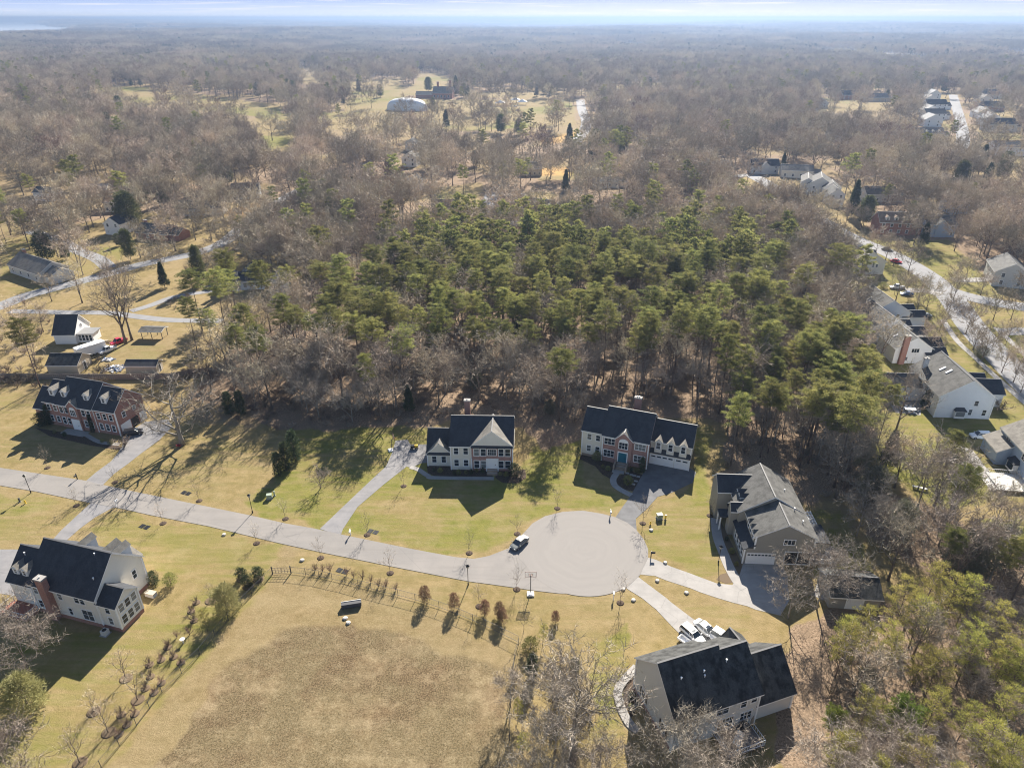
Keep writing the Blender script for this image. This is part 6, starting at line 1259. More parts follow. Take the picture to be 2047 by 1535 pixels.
# ------------------------------------------------------------------ yard on the left with vehicles and sheds
wy = House(*G(112, 688), 2, 'small white house with dark roof and glazed sunroom in the cluttered left yard', S_WHITE, RF_DARK); ww_ = G(154, 688)[0] - G(112, 688)[0]
wy.block(0, ww_, 0, 8, 3.0, 1.0); wy.block(1.0, 3.4, 5, 9.5, 3.0, .9, 'y', roof=RF_GREY); wallgeo(MB(), ww_ + .02, ww_ + 4.2, 1.0, 5.0, -.2, 2.5, 0, 0).build('sunroom', S_WHITE, wy.o); MB().box(ww_, ww_ + 4.6, .6, 5.3, 2.5, 2.68).build('sunroom_roof', RF_PALE, wy.o)
for k in range(4): wy.win('f', ww_ + .65 + k * .95, 1.0, .6, .7, 1.6)
wy.win('r', 4, ww_, 3.6, .7, .8)
def shed(u, v, ang, w, d, ev, sl_, lab, wall, roof, dr=True):
    h = House(*G(u, v), ang, lab, wall, roof, 'shed', 'shed'); h.block(0, w, 0, d, ev, sl_, oh=.25)
    if dr: h.door('r', d / 2, w, 1.0, 1.9, M_DKGREY)
    return h
s1 = shed(98, 748, 1, 7.6, 6.5, 2.4, .55, 'old low barn with dark roof under bushes behind the brick house', S_TAN, RF_BLK)
s2 = shed(254, 748, 0, 7.8, 3.4, 2.3, .5, 'long narrow pale shed with dark roof at the wooden fence', S_TAN, RF_DARK)
cp = House(*G(283, 678), -3, 'open-sided shelter with a grey metal roof on posts, its shadow on the grass below', S_GREY, RF_PALE, 'shelter', 'shelter'); cp.block(0, 6.2, 0, 3.4, 2.4, .25, roof=RF_GREY, nowall=True)
for x in (.2, 3.0, 6.0):
    for y in (.2, 3.2): MB().box(x - .07, x + .07, y - .07, y + .07, 0, 2.4).build('post', M_DKGREY, cp.o)
tx, ty = G(184, 709); tr_o = empty('box_trailer', (tx, ty, 0), R(52), label='long white box trailer parked behind the small white house', cat='trailer'); MB().box(-3.6, 3.6, -1.2, 1.2, .6, 3.0).build('body', S_WHITE, tr_o); MB().box(-3.62, 3.62, -1.22, 1.22, 3.0, 3.08).build('roof', M_WHITE, tr_o)
def wheel(par, x, y, r=.33, w=.22, z=None):
    z = r if z is None else z; o = MB().tube([(x, y - w / 2, z), (x, y + w / 2, z)], r, 12).build('wheel', M_BLACK, par); MB().tube([(x, y - w / 2 - .01, z), (x, y + w / 2 + .01, z)], r * .6, 8).build('rim', mat_get('alloy', (.5, .5, .52, 1), .3, .8), o)
def mat_get(n, c, r=.5, met=0):
    m = bpy.data.materials.get(n)
    if m is None: m = mat(n, c, r, .5, met)
    return m
for x in (-1.2, -.4, .4): 
    for y in (-1.05, 1.05): wheel(tr_o, x, y, .38)
rs = np.random.RandomState(8)
for (u, v, n_, rx, ry, nm, lab) in ((227, 738, 60, 2.4, 1.9, 'junk_pile', 'heap of white boards and scrap behind the brick house'), (203, 684, 34, 2.6, 1.2, 'lumber_pile', 'pile of yellow lumber beside the sunroom'), (216, 720, 24, 1.3, .9, 'junk_pile', 'heap of blue and white odds and ends before the white truck')):
    x, y = G(u, v); mb = MB()
    for i in range(n_):
        a = rs.uniform(0, 3.14); L = rs.uniform(.4, 1.6) * (1.6 if nm == 'lumber_pile' else 1); c = (rs.uniform(-rx, rx), rs.uniform(-ry, ry)); z = rs.uniform(.05, .6) * max(.1, 1 - math.hypot(c[0] / rx, c[1] / ry)) + .08; dx, dy = math.cos(a) * L / 2, math.sin(a) * L / 2
        if nm == 'lumber_pile': dx, dy = math.cos(-.3 + a * .08) * L / 2, math.sin(-.3 + a * .08) * L / 2
        mb.tube([(c[0] - dx, c[1] - dy, z), (c[0] + dx, c[1] + dy, z + rs.uniform(-.05, .25))], rs.uniform(.06, .2), 4, int(rs.randint(3)))
    cols = [M_WHITE, mat_get('scrap_grey', (.3, .3, .32, 1)), mat_get('scrap_blue', (.08, .15, .3, 1))] if nm == 'junk_pile' else [mat_get('lumber', (.55, .42, .2, 1)), mat_get('lumber_dark', (.2, .14, .08, 1)), mat_get('lumber_pale', (.6, .52, .38, 1))]
    mb.build(nm, cols, loc=(x, y, 0), label=lab, cat='pile')

# ------------------------------------------------------------------ vehicles
def car(u, v, head, paint, label, cat='car', name='parked_car', L=4.7, Wd=1.82, Hh_=1.45, kind='sedan', detail=True):
    x, y = G(u, v); o = empty(name, (x, y, 0), R(head), label=label, cat=cat); o.scale = (.87, .87, .87); k = L / 4.7; w = Wd / 2
    belt = {'sedan': .92, 'suv': 1.08, 'pickup': 1.1, 'van': 1.1}[kind]
    # lower body: cross-sections along the length
    S = [(-2.35, .72, .45, belt - .22), (-2.25, .9, .32, belt - .04), (-1.6, .98, .26, belt + .02), (0, 1, .24, belt), (1.2, .99, .26, belt - .04), (1.9, .95, .28, belt - .14), (2.2, .86, .32, belt - .24), (2.35, .70, .42, belt - .36)]
    mb = MB(); n = 8
    for (sx_, ws, z0, z1) in S:
        a = w * ws; mb.v += [(sx_ * k, -a * .93, z0), (sx_ * k, -a, (z0 + z1) / 2), (sx_ * k, -a * .97, z1 - .06), (sx_ * k, -a * .82, z1), (sx_ * k, a * .82, z1), (sx_ * k, a * .97, z1 - .06), (sx_ * k, a, (z0 + z1) / 2), (sx_ * k, a * .93, z0)]
    for i in range(len(S) - 1):
        for j in range(n): mb.f.append((i * n + j, (i + 1) * n + j, (i + 1) * n + (j + 1) % n, i * n + (j + 1) % n)); mb.m.append(0)
    mb.f += [tuple(range(n)), tuple(range((len(S) - 1) * n, len(S) * n))[::-1]]; mb.m += [0, 0]
    P_ = mat_get('car_paint_' + paint[0], paint[1], .3, 0); mb.build('body', P_, o, smooth=False)
    if kind == 'sedan': gx = (-1.75, -1.0, .35, 1.15)
    elif kind in ('suv', 'van'): gx = (-2.2, -1.9, .45, 1.15)
    else: gx = (-.55, -.4, .55, 1.1)
    zb = belt - .03; zr = Hh_; wb, wr = w * .86, w * .70
    cab = [(gx[0] * k, zb, wb), (gx[1] * k, zr, wr), (gx[2] * k, zr, wr), (gx[3] * k, zb, wb)]
    V = [(a, -c, b) for a, b, c in cab] + [(a, c, b) for a, b, c in cab]
    MB().add(V, [(0, 3, 2, 1), (4, 5, 6, 7), (0, 1, 5, 4), (2, 3, 7, 6)]).build('windows', M_GLASS, o)
    rf = MB().box(gx[1] * k - .05, gx[2] * k + .05, -wr - .02, wr + .02, zr - .03, zr + .025)
    for s_ in (-1, 1):
        for (a, b) in ((0, 1), (3, 2)): rf.tube([(cab[a][0], s_ * cab[a][2], cab[a][1]), (cab[b][0], s_ * cab[b][2], cab[b][1])], .035, 4)
        rf.tube([(0, s_ * (wb + .01), zb), (-.05, s_ * (wr + .01), zr)], .035, 4)
    rf.build('roof', P_, o)
    if kind == 'pickup': MB().box(-2.2 * k, -.7 * k, -w * .78, w * .78, belt - .02, belt + .012).build('cargo_bed', M_DKGREY, o)
    if detail:
        for sx_ in (-1.4, 1.42):
            for s_ in (-1, 1): wheel(o, sx_ * k, s_ * (w - .10), .34)
        for s_ in (-1, 1):
            MB().box(2.22 * k, 2.30 * k, s_ * w * .62 - .16, s_ * w * .62 + .16, belt - .38, belt - .26).build('headlight', M_WHITE, o); MB().box(-2.33 * k, -2.26 * k, s_ * w * .68 - .14, s_ * w * .68 + .14, belt - .3, belt - .16).build('tail_light', mat_get('red_lens', (.35, .02, .02, 1), .3), o)
            MB().box(.95 * k, 1.1 * k, s_ * (w + .1) - .1, s_ * (w + .1) + .1, belt - .02, belt + .12).build('mirror', P_, o)
    return o
WH = ('white', (.78, .78, .78, 1)); SI = ('silver', (.15, .16, .155, 1)); BK = ('black', (.015, .015, .018, 1)); RD = ('red', (.5, .02, .05, 1)); BL = ('blue', (.03, .07, .2, 1)); GRY = ('grey', (.25, .26, .27, 1))
c1 = car(1038, 1089, -129, SI, 'silver grey sedan parked on the left side of the turning circle', L=4.5)
c2 = car(1383, 1273, -56, WH, 'left white car of the pair behind the bottom house', kind='suv', Hh_=1.6); c3 = car(1411, 1263, -56, WH, 'white sedan with sunroof, right of its twin behind the bottom house', L=4.8)
MB().box(.0, .5, -.4, .4, 1.475, 1.49).build('sunroof', M_GLASS, c3); MB().box(.0, .4, -.4, .4, 1.625, 1.64).build('sunroof', M_GLASS, c2)
car(1447, 1284, -46, WH, 'third white vehicle, mostly hidden by the bottom house roof', kind='van', Hh_=1.9, L=5)
hc = empty('utility_cart', (*G(1367, 1283), 0), R(-50), label='small framed utility cart beside the left white car', cat='cart'); MB().box(-.8, .8, -.5, .5, .3, .36).box(-.8, .8, -.55, -.48, .3, .7).box(-.8, .8, .48, .55, .3, .7).box(-.85, -.78, -.55, .55, .3, .7).box(.78, .85, -.55, .55, .3, .7).build('frame', M_WHITE, hc); wheel(hc, 0, -.6, .22, .12); wheel(hc, 0, .6, .22, .12)
car(268, 868, 20, BK, 'black car parked by the garage doors of the brick house', kind='suv', Hh_=1.6)
car(238, 686, -120, RD, 'red pickup truck at the foot of the twin bare trees', 'pickup', 'pickup_truck', L=5.4, kind='pickup', Hh_=1.8); car(216, 703, -118, WH, 'white pickup truck beside the box trailer', 'pickup', 'pickup_truck', L=5.6, kind='pickup', Hh_=1.85)
car(121, 556, 10, BK, 'dark car on the drive of the pale house beside the side street', kind='suv', Hh_=1.65); car(421, 578, 5, BK, 'black pickup left of the white house with the brick chimney', 'pickup', 'pickup_truck', kind='pickup', Hh_=1.7)
car(1958, 875, 176, WH, 'white sport utility vehicle between the white house and the blue house', kind='suv', Hh_=1.75, L=4.9); car(1793, 577, 178, WH, 'white pickup parked above the row of three suburban houses', 'pickup', 'pickup_truck', kind='pickup', Hh_=1.85, L=5.6); car(1812, 590, 175, BL, 'blue car in front of the white pickup')
car(1848, 634, 178, SI, 'silver car on the driveway between two suburban houses'); car(1773, 501, -40, SI, 'silver car at the kerb of the suburban street, upper right'); car(1791, 525, -45, RD, 'red car at the kerb of the suburban street'); car(1615, 428, -45, WH, 'white car on the bright bend of the suburban street')
car(1141, 444, 5, WH, 'left white car in front of the dark roofed house beyond the pine wood', detail=False); car(1186, 443, 5, WH, 'right white car in front of the dark roofed house beyond the pine wood', detail=False)
car(1590, 392, 30, GRY, 'grey car on the drive of the large grey multi-gabled house', detail=False); car(1030, 214, 0, WH, 'white car in the club car park', detail=False); car(1035, 222, 0, BL, 'dark car in the club car park', detail=False)
# white house with brick chimney in the left meadow
m1 = House(*G(440, 584), 8, 'white house with tall brick chimney behind the dark conifer in the left meadow', S_WHITE, RF_DARK); m1.block(0, 6, 0, 8, 3.2, .7, 'y', roof=RF_GREY); m1.block(6, 14, 1, 8, 3.0, .6); m1.block(6, 11, 6, 13, 3.8, .6, 'y', roof=RF_GREY); m1.chimney(1.6, -.4, 0, 7.4, 1.1, .8, B_RED)
for k in range(3): m1.win('f', 8 + k * 2, 1, .9)
m2 = House(*G(545, 606), 20, 'grey roofed white house end showing above the wood, left of the pines', S_WHITE, RF_GREY); m2.block(0, 8, 0, 14, 3.4, .75, 'y', roof=RF_WARM); m2.win('f', 2, 0, .9); m2.win('f', 5.5, 0, .9)

# ------------------------------------------------------------------ walks, beds, small things around the houses
def path(pts, w, z=.045, m=None, name='walkway'): return ribbon(name, GP(pts), w, z, m or M_CONC)
path([(820, 934), (835, 938), (856, 951.5), (870, 955), (987, 956.5)], 1.1); path([(1236, 942), (1228, 952.7), (1225.7, 961), (1229, 970), (1239, 978), (1250, 984), (1262, 990)], 1.25)
path([(1430, 1036), (1434, 1072), (1446, 1105), (1457, 1132), (1474, 1162), (1489, 1176)], 1.7); path([(170, 868), (200, 884), (240, 888)], 1.0)
sheet('walkway', GP([(1224, 938), (1248, 942), (1247, 948), (1223, 944)]), .05, M_CONC)
ba = smooth_line(GP([(1272, 1336), (1254.6, 1353), (1241.5, 1368), (1235, 1383), (1238, 1403), (1246, 1425), (1258, 1446), (1275, 1462)]), 3)
for i in range(0, len(ba) - 3, 3):
    ribbon('walkway', ba[i:i + 4], 1.15, .30 - .03 * (i // 3), M_CONC)
    (x0, y0), (x1, y1) = ba[i], ba[i + 1]; MB().box(-.62, .62, -.1, .1, -.05, .29 - .03 * (i // 3)).build('path_step', M_CONC, loc=(x0, y0, 0), rz=math.atan2(y1 - y0, x1 - x0) + math.pi / 2, label='low concrete step in the curved walk beside the bottom house', cat='step', group='steps of the curved walk')
for pts, m in (([(853, 928), (900, 930), (938, 934), (985, 936), (985, 953), (870, 952), (855, 945)], M_MULCH), ([(992, 938), (1025, 943), (1050, 938), (1052, 955), (1035, 966), (1005, 965), (990, 955)], M_MULCH), ([(1238, 950), (1262, 942), (1288, 950), (1279, 963), (1267, 982), (1250, 979), (1235, 970), (1231, 960)], M_MULCH),
               ([(1160, 906), (1200, 915), (1235, 930), (1230, 945), (1222, 958), (1204, 948), (1190, 932), (1160, 918)], M_MULCH), ([(1440, 1040), (1450, 1060), (1462, 1085), (1482, 1125), (1486, 1150), (1478, 1158), (1462, 1128), (1449, 1095), (1440, 1070)], M_RINGM),
               ([(1432, 1158), (1440, 1148), (1455, 1144), (1468, 1150), (1468, 1164), (1450, 1166)], M_RINGM), ([(70, 855), (150, 868), (240, 892), (240, 900), (180, 890), (100, 872)], M_MULCH), ([(1255, 1360), (1268, 1345), (1272, 1420), (1262, 1435), (1246, 1400), (1246, 1380)], M_MULCH)):
    sheet('mulch_bed', GP(pts), .022, m)
MB_ = MB()
for i, (u, v) in enumerate([(1254, 946), (1262, 949), (1268, 951), (1276, 953), (1271, 962), (1266, 968)]):
    x, y = G(u, v); MB().box(-.35, .35, -.25, .25, 0, .09).build('stepping_stone', M_CONC, loc=(x, y, 0), rz=-.3, label='flat grey stepping stone in the mulch bed of the teal-door house', cat='stone', group='stepping stones by the teal-door house')
for i, (u, v) in enumerate([(908, 948), (917, 948), (932, 947), (942, 947), (1205, 935), (1215, 940), (1262, 942), (1275, 945), (953, 943), (965, 944), (1000, 950), (1012, 952), (868, 942), (880, 944), (110, 866), (130, 872), (205, 884), (222, 888), (1452, 1080), (1462, 1105), (1472, 1130), (1262, 1395), (1262, 1415)]):
    plant_px('green_shrub0' if i % 3 else 'ever_shrub0', 'foundation_shrub', u, v, .8 + .3 * (i % 2), wide=1.3, label='low rounded shrub in a mulch bed along a house wall', cat='shrub', group='foundation shrubs in the mulch beds')
LG = mat_get('lamp_glass', (.35, .35, .33, 1), .3)
def lamp(u, v, lab, h=3.9):
    x, y = G(u, v); o = empty('street_lamp', (x, y, 0), .4, label=lab, cat='street lamp'); mb = MB().cyl(0, 0, 0, .5, .11, 8).cyl(0, 0, .5, h - .3, .055, 8); mb.build('post', M_BLACK, o)
    hd = MB().add([(-.13, -.13, h - .3), (.13, -.13, h - .3), (.13, .13, h - .3), (-.13, .13, h - .3), (-.2, -.2, h + .12), (.2, -.2, h + .12), (.2, .2, h + .12), (-.2, .2, h + .12)], [(0, 1, 5, 4), (1, 2, 6, 5), (2, 3, 7, 6), (3, 0, 4, 7), (0, 3, 2, 1)]); g_ = hd.build('lantern', LG, o)
    MB().add([(-.28, -.28, h + .12), (.28, -.28, h + .12), (.28, .28, h + .12), (-.28, .28, h + .12), (0, 0, h + .38)], [(0, 1, 4), (1, 2, 4), (2, 3, 4), (3, 0, 4), (0, 3, 2, 1)]).build('cap', M_BLACK, g_)
lamp(62, 985, 'black lantern post at the left end of the street'); lamp(505, 1025, 'black lantern post at the upper kerb left of the long driveway'); lamp(936, 1169, 'black lantern post at the lower kerb before the turning circle'); lamp(1436, 1124, 'thin black lantern post on the lawn left of the taupe house', 3.3)
def mailbox(u, v, m, lab, rz=0.):
    x, y = G(u, v); o = empty('mailbox', (x, y, 0), rz, label=lab, cat='mailbox'); MB().box(-.07, .07, -.07, .07, 0, 1.35).box(-.05, .05, -.5, .1, .85, .95).build('post', m, o)
    b = MB().box(-.13, .13, -.65, .0, .95, 1.12); b.tube([(0, -.65, 1.12), (0, 0, 1.12)], .13, 8); b.build('box', m, o)
mailbox(155, 958, M_BLACK, 'dark mailbox beside the brick house driveway'); mailbox(233, 1012, M_WHITE, 'white mailbox at the street corner of the cream house driveway', 3.1); mailbox(701, 1069, M_WHITE, 'white mailbox right of the long driveway entrance'); mailbox(1220, 1030, M_WHITE, 'white mailbox with yellow flowers at the teal-door driveway entrance'); mailbox(1301, 1114, M_BLACK, 'black mailbox at the right edge of the turning circle', 1.5); mailbox(1226, 1199, M_WHITE, 'white mailbox with dark post at the lower right of the turning circle', 3.0)
def hydrant(u, v, m, lab):
    x, y = G(u, v); o = empty('hydrant', (x, y, 0), 0, label=lab, cat='hydrant'); MB().lathe(0, 0, [(.16, 0), (.16, .06), (.11, .08), (.11, .5), (.14, .52), (.12, .62), (.05, .72), (.03, .78)], 10, 0).build('barrel', m, o); MB().tube([(-.22, 0, .42), (.22, 0, .42)], .06, 8).build('outlet', m, o)
YL = mat_get('yellow_paint', (.75, .5, .03, 1), .4); hydrant(51, 1006, YL, 'yellow hydrant on the grass strip at the far left of the street'); hydrant(1300, 1048, YL, 'yellow hydrant right of the driveway of the teal-door house')
def util(u, v, w, h, m, lab, nm='transformer_box', cat='utility box'):
    x, y = G(u, v); o = empty(nm, (x, y, 0), .2, label=lab, cat=cat); MB().box(-w / 2, w / 2, -w * .4, w * .4, .08, h).build('case', m, o); MB().box(-w / 2 - .03, w / 2 + .03, -w * .42, w * .42, h, h + .06).build('lid', m, o); MB().box(-w / 2 - .1, w / 2 + .1, -w * .5, w * .5, 0, .08).build('slab', M_CONC, o)
UG = mat_get('utility_green', (.28, .33, .26, 1)); util(539, 996, .9, .9, UG, 'pale green transformer box on the lawn above the street'); util(549, 991, .25, 1.0, UG, 'thin pedestal right of the transformer box above the street', 'utility_pedestal'); util(1318, 1036, .95, .95, UG, 'grey-green transformer box on the lawn right of the teal-door driveway'); util(1330, 1038, .25, .95, YL, 'yellowish pedestal right of the transformer box, right lawn', 'utility_pedestal'); util(40, 1003, .25, .8, M_DKGREY, 'small dark pedestal left of the yellow hydrant', 'utility_pedestal')
for i, (u, v) in enumerate([(372, 985.5), (289, 1052.7), (745.8, 1062.5), (684, 1141)]):
    x, y = G(u, v); o = empty('storm_drain', (x, y, 0), R(-20), label=['dark twin drain grate on the lawn above the street, left', 'dark twin drain grate on the lawn of the cream house', 'dark twin drain grate right of the long driveway', 'dark twin drain grate on the strip below the street'][i], cat='drain')
    for s_ in (-1, 1):
        g_ = MB().box(s_ * .52 - .45, s_ * .52 + .45, -.5, .5, -.05, .03)
        for k in range(4): g_.box(s_ * .52 - .4, s_ * .52 + .4, -.42 + k * .24, -.34 + k * .24, .03, .05)
        g_.build('grate', M_BLACK, o)
def hoop(u, v, rz, h, lab):
    x, y = G(u, v); o = empty('basketball_hoop', (x, y, 0), rz, label=lab, cat='basketball hoop'); MB().tube([(0, 0, .2), (0, .15, h - .5), (0, .55, h)], .06, 8).build('pole', M_DKGREY, o); MB().box(-.55, .55, -.7, .25, 0, .22).box(-.35, .35, -.6, .0, .22, .32).build('base', M_WHITE, o)
    b = MB().box(-.9, .9, .6, .64, h - .4, h + .65); bm__ = mat_get('backboard', (.8, .8, .8, 1), .2); bm__.node_tree.nodes['Principled BSDF'].inputs['Alpha'].default_value = .3; b.build('backboard', bm__, o); f = MB()
    for a in ((-.9, .9, h - .42, h - .36), (-.9, .9, h + .6, h + .66), (-.3, .3, h - .2, h - .15), (-.3, .3, h + .2, h + .25)): f.box(a[0], a[1], .58, .66, a[2], a[3])
    for a in (-.9, .86, -.3, .26): f.box(a, a + .04, .58, .66, h - (.4 if abs(a) > .5 else .2), h + (.65 if abs(a) > .5 else .25))
    f.build('board_frame', mat_get('dark_red', (.12, .04, .03, 1)), o); MB().tube([(.23 * math.cos(t_), .9 + .23 * math.sin(t_), h - .2) for t_ in np.linspace(0, 6.28, 13)], .02, 4).build('rim', mat_get('orange_rim', (.6, .15, .02, 1)), o)
hoop(1060.5, 1186, 0, 3.3, 'portable basketball hoop with white base at the lower edge of the turning circle'); hoop(783, 900, R(-70), 3.0, 'portable basketball hoop at the top left of the long driveway')
x, y = G(828, 897); o = empty('ride_on_mower', (x, y, 0), R(10), label='small yellow and black ride-on machine beside the garage of the brick gabled house', cat='mower'); MB().box(-.7, .2, -.3, .3, .35, .75).build('body', M_BLACK, o); MB().box(.1, .8, -.28, .28, .35, .9).build('hood', YL, o); MB().box(-.6, -.1, -.25, .25, .75, .85).box(-.65, -.55, -.25, .25, .8, 1.2).build('seat', M_BLACK, o)
for a in (-.5, .55):
    for b in (-.42, .42): wheel(o, a, b, .26, .18)
# fences
def fence(pts, h, label, m, step=2.4, rails=(.15, 1.0), pr=.04, wire=0, name='fence', world=False):
    l = pts if world else GP(pts); o = empty(name, (l[0][0], l[0][1], 0), 0, label=label, cat='fence'); ox, oy = l[0]; rl = MB()
    pp = MB().cyl(0, 0, 0, h + .05, pr, 6).mesh('post', m); mb = MB()
    for (x0, y0), (x1, y1) in zip(l, l[1:]):
        L = math.hypot(x1 - x0, y1 - y0); n = max(1, round(L / step))
        for z in rails: rl.tube([(x0 - ox, y0 - oy, z * h), (x1 - ox, y1 - oy, z * h)], .022, 4)
        for i in range(n): t_ = i / n; link('post', pp, o, (x0 + (x1 - x0) * t_ - ox, y0 + (y1 - y0) * t_ - oy, 0))
        if wire:
            k = int(L / wire)
            for i in range(k): t_ = i / k; a, b = x0 + (x1 - x0) * t_ - ox, y0 + (y1 - y0) * t_ - oy; rl.tube([(a, b, .05), (a, b, h)], .006, 3, 0, False)
            for z in np.arange(.15, h, .16): rl.tube([(x0 - ox, y0 - oy, z), (x1 - ox, y1 - oy, z)], .005, 3, 0, False)
    rl.build('rail', m, o); return o
fence([(582, 1145.5), (611, 1149), (638, 1153), (664, 1159), (690, 1165), (716, 1172), (742, 1178), (768, 1185), (795.6, 1191), (830, 1200), (877.7, 1215), (919.7, 1230.6), (970.5, 1252), (1037, 1285)], 1.4, 'dark post-and-wire fence curving along the top of the meadow', M_DKGREY, 2.6, wire=.3)
fence([(545, 1147), (524, 1168), (483, 1209), (430, 1272), (400, 1309), (324, 1383.5), (273.5, 1450), (203, 1534), (130, 1620)], 1.4, 'dark post-and-wire fence along the left side of the meadow', M_DKGREY, 3.0, wire=.3)
fence([(1037, 1287), (1028, 1320), (1020, 1400), (1019, 1479), (998, 1534), (980, 1600)], 1.3, 'dark wire fence in the thicket at the right side of the meadow', M_DKGREY, 3.0)
gx0, gx1 = G(545, 1147), G(582, 1145.5); go_ = empty('field_gate', (gx0[0], gx0[1], 0), math.atan2(gx1[1] - gx0[1], gx1[0] - gx0[0]), label='double metal field gate at the top left corner of the meadow', cat='gate'); gl = math.hypot(gx1[0] - gx0[0], gx1[1] - gx0[1])
for a, b in ((.08, gl / 2 - .05), (gl / 2 + .05, gl - .08)):
    q = MB()
    for z in (.15, .5, .85, 1.25): q.tube([(a, 0, z), (b, 0, z)], .03, 4)
    for i in range(4): xx = a + (b - a) * i / 3; q.tube([(xx, 0, .15), (xx, 0, 1.25)], .03, 4)
    q.build('gate_leaf', M_DKGREY, go_)
for a in (0, gl): MB().cyl(a, 0, 0, 1.6, .09, 8).build('gate_post', M_DKGREY, go_)
wf = mat_get('weathered_wood', (.20, .175, .155, 1), .9)
def board_fence(pts, h, lab):
    l = GP(pts); o = empty('wooden_fence', (l[0][0], l[0][1], 0), 0, label=lab, cat='fence'); mb = MB(); ox, oy = l[0]; rs_ = np.random.RandomState(3)
    for (x0, y0), (x1, y1) in zip(l, l[1:]):
        L = math.hypot(x1 - x0, y1 - y0); n = int(L / .5)
        for i in range(n):
            a, b = i / n, (i + .93) / n; hh = h * rs_.uniform(.97, 1.02); nx, ny = -(y1 - y0) / L * .03, (x1 - x0) / L * .03; p = [(x0 + (x1 - x0) * t_ - ox, y0 + (y1 - y0) * t_ - oy) for t_ in (a, b)]
            mb.add([(p[0][0] - nx, p[0][1] - ny, 0), (p[1][0] - nx, p[1][1] - ny, 0), (p[1][0] + nx, p[1][1] + ny, 0), (p[0][0] + nx, p[0][1] + ny, 0), (p[0][0] - nx, p[0][1] - ny, hh), (p[1][0] - nx, p[1][1] - ny, hh), (p[1][0] + nx, p[1][1] + ny, hh), (p[0][0] + nx, p[0][1] + ny, hh)], [(4, 5, 6, 7), (0, 1, 5, 4), (1, 2, 6, 5), (2, 3, 7, 6), (3, 0, 4, 7)])
    mb.build('boards', wf, o); pm_ = MB().box(-.07, .07, -.07, .07, 0, h + .1).mesh('post', wf)
    for (x0, y0) in l: link('post', pm_, o, (x0 - ox, y0 - oy + .1, 0))
board_fence([(-60, 757), (60, 758), (180, 759), (300, 758), (345, 757), (380, 750), (425, 745)], 1.6, 'long weathered board fence between the brick house and the cluttered yard')
# small things
x, y = G(703, 1212); o = empty('field_trough', (x, y, 0), R(12), label='low dark trough with pale rim in the meadow below the fence', cat='trough'); MB().box(-1.5, 1.5, -.35, .35, .15, .85).build('tank', M_DKGREY, o); MB().box(-1.52, 1.52, .3, .38, .85, .93).build('rim', M_PALE, o)
for a in (-1.3, 1.3): MB().box(a - .1, a + .1, -.3, .3, 0, .15).build('leg', M_DKGREY, o)
x, y = G(1911, 922); o = empty('fire_pit', (x, y, 0), 0, label='round stone fire pit on the lawn behind the blue house', cat='fire pit'); MB().lathe(0, 0, [(1.9, 0), (1.9, .5), (1.45, .5), (1.45, .05), (.55, .05), (.55, .35), (.3, .35), (.28, .1)], 20).build('wall', mat_get('stone', (.25, .22, .2, 1), .9), o); MB().lathe(0, 0, [(.28, .1), (.02, .2)], 8).build('ashes', M_DKGREY, o)
x, y = G(1838, 978); o = empty('bench', (x, y, 0), R(-25), label='long pale bench on the lawn edge below the fire pit', cat='bench'); MB().box(-1.3, 1.3, -.28, .28, .42, .5).build('seat', M_PALE, o)
for a in (-1.1, 1.1): MB().box(a - .06, a + .06, -.25, .25, 0, .42).build('leg', M_DKGREY, o)
x, y = G(1818, 822); o = empty('patio_set', (x, y, 0), R(-10), label='white patio furniture on the stone terrace left of the big white house', cat='patio set'); MB().box(-1.2, 1.2, -.7, .7, .68, .76).build('table', M_WHITE, o)
for a, b in ((-1.6, 0), (1.6, 0), (-.5, 1.1), (.5, 1.1), (-.5, -1.1), (.5, -1.1)): MB().box(a - .25, a + .25, b - .25, b + .25, .35, .45).box(a - .25, a + .25, b + .2, b + .25, .45, .9).build('chair', M_WHITE, o)
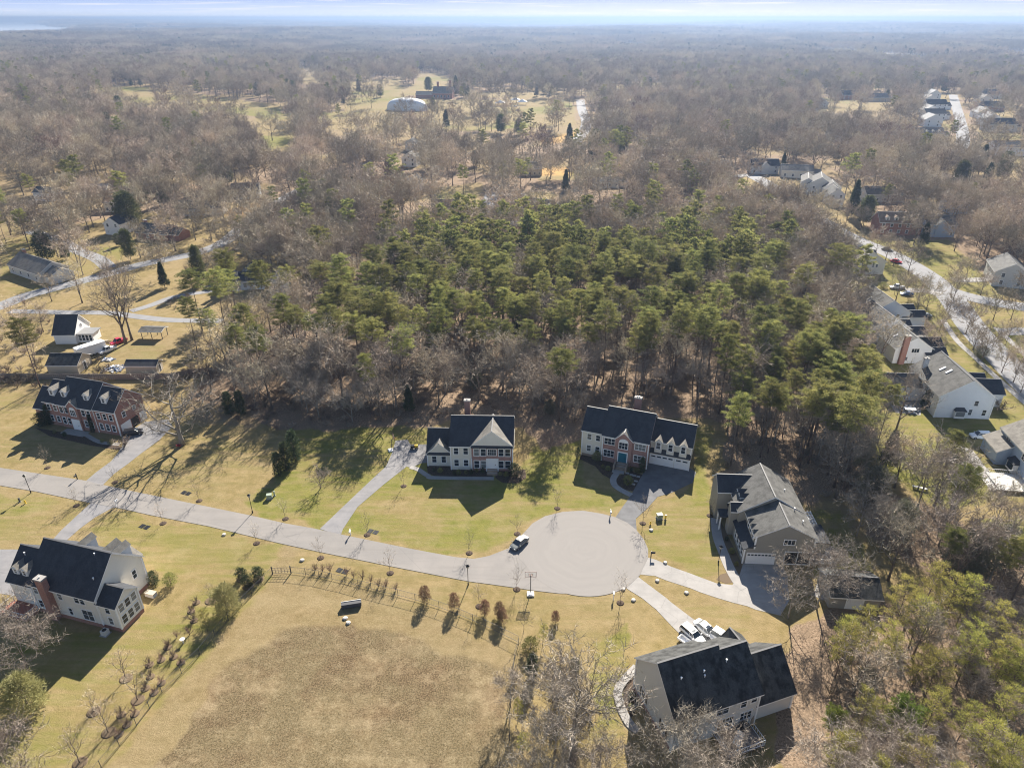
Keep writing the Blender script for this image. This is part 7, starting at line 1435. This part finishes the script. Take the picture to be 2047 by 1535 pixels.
sheet('terrace', GP([(1632, 1100), (1662, 1092), (1678, 1118), (1662, 1140), (1646, 1200), (1626, 1190), (1640, 1140)]), .03, M_CONC); sheet('terrace', GP([(1768, 790), (1812, 782), (1845, 800), (1840, 830), (1790, 825)]), .03, M_CONC); sheet('terrace', GP([(1920, 890), (1945, 900), (1990, 960), (1970, 965), (1940, 940)]), .03, M_CONC)
for i, (u, v) in enumerate([(1302, 1060), (1330, 1125), (1314, 1161), (1266, 1200), (1246, 1178), (1372, 1185), (604, 1120), (448, 1069), (696, 1245), (690, 1236)]):
    x, y = G(u, v); rs = np.random.RandomState(i); mb = MB().lathe(0, 0, [(.35, 0), (.4, .12), (.28, .26), (.06, .3)], 7); mb.v = [(a * rs.uniform(.8, 1.2), b * rs.uniform(.7, 1.1), c) for a, b, c in mb.v]
    mb.build('rock', mat_get('pale_rock', (.5, .47, .42, 1), .9), loc=(x, y, 0), label='small pale rock lying on the grass near the street or meadow', cat='rock', group='pale rocks on the grass')
x, y = G(367, 1285); o = empty('bird_bath', (x, y, 0), 0, label='small white bird bath among the shrubs by the left field fence', cat='bird bath'); MB().cyl(0, 0, 0, .7, .08, 8).build('stem', M_WHITE, o); MB().lathe(0, 0, [(.1, .7), (.35, .82), (.36, .86), (.05, .8)], 12).build('bowl', M_WHITE, o)
x, y = G(358, 893); o = empty('wheelbarrow', (x, y, 0), R(20), label='red wheelbarrow lying at the foot of the large spreading tree', cat='wheelbarrow'); MB().add([(-.5, -.35, .55), (.6, -.35, .55), (.6, .35, .55), (-.5, .35, .55), (-.3, -.2, .25), (.35, -.2, .25), (.35, .2, .25), (-.3, .2, .25)], [(0, 1, 5, 4), (1, 2, 6, 5), (2, 3, 7, 6), (3, 0, 4, 7), (4, 5, 6, 7)]).build('tray', mat_get('barrow_red', (.35, .03, .03, 1)), o); MB().tube([(-1.2, -.3, .6), (.7, 0, .2)], .025, 4).tube([(-1.2, .3, .6), (.7, 0, .2)], .025, 4).build('handles', M_BLACK, o); wheel(o, .75, 0, .2, .08)
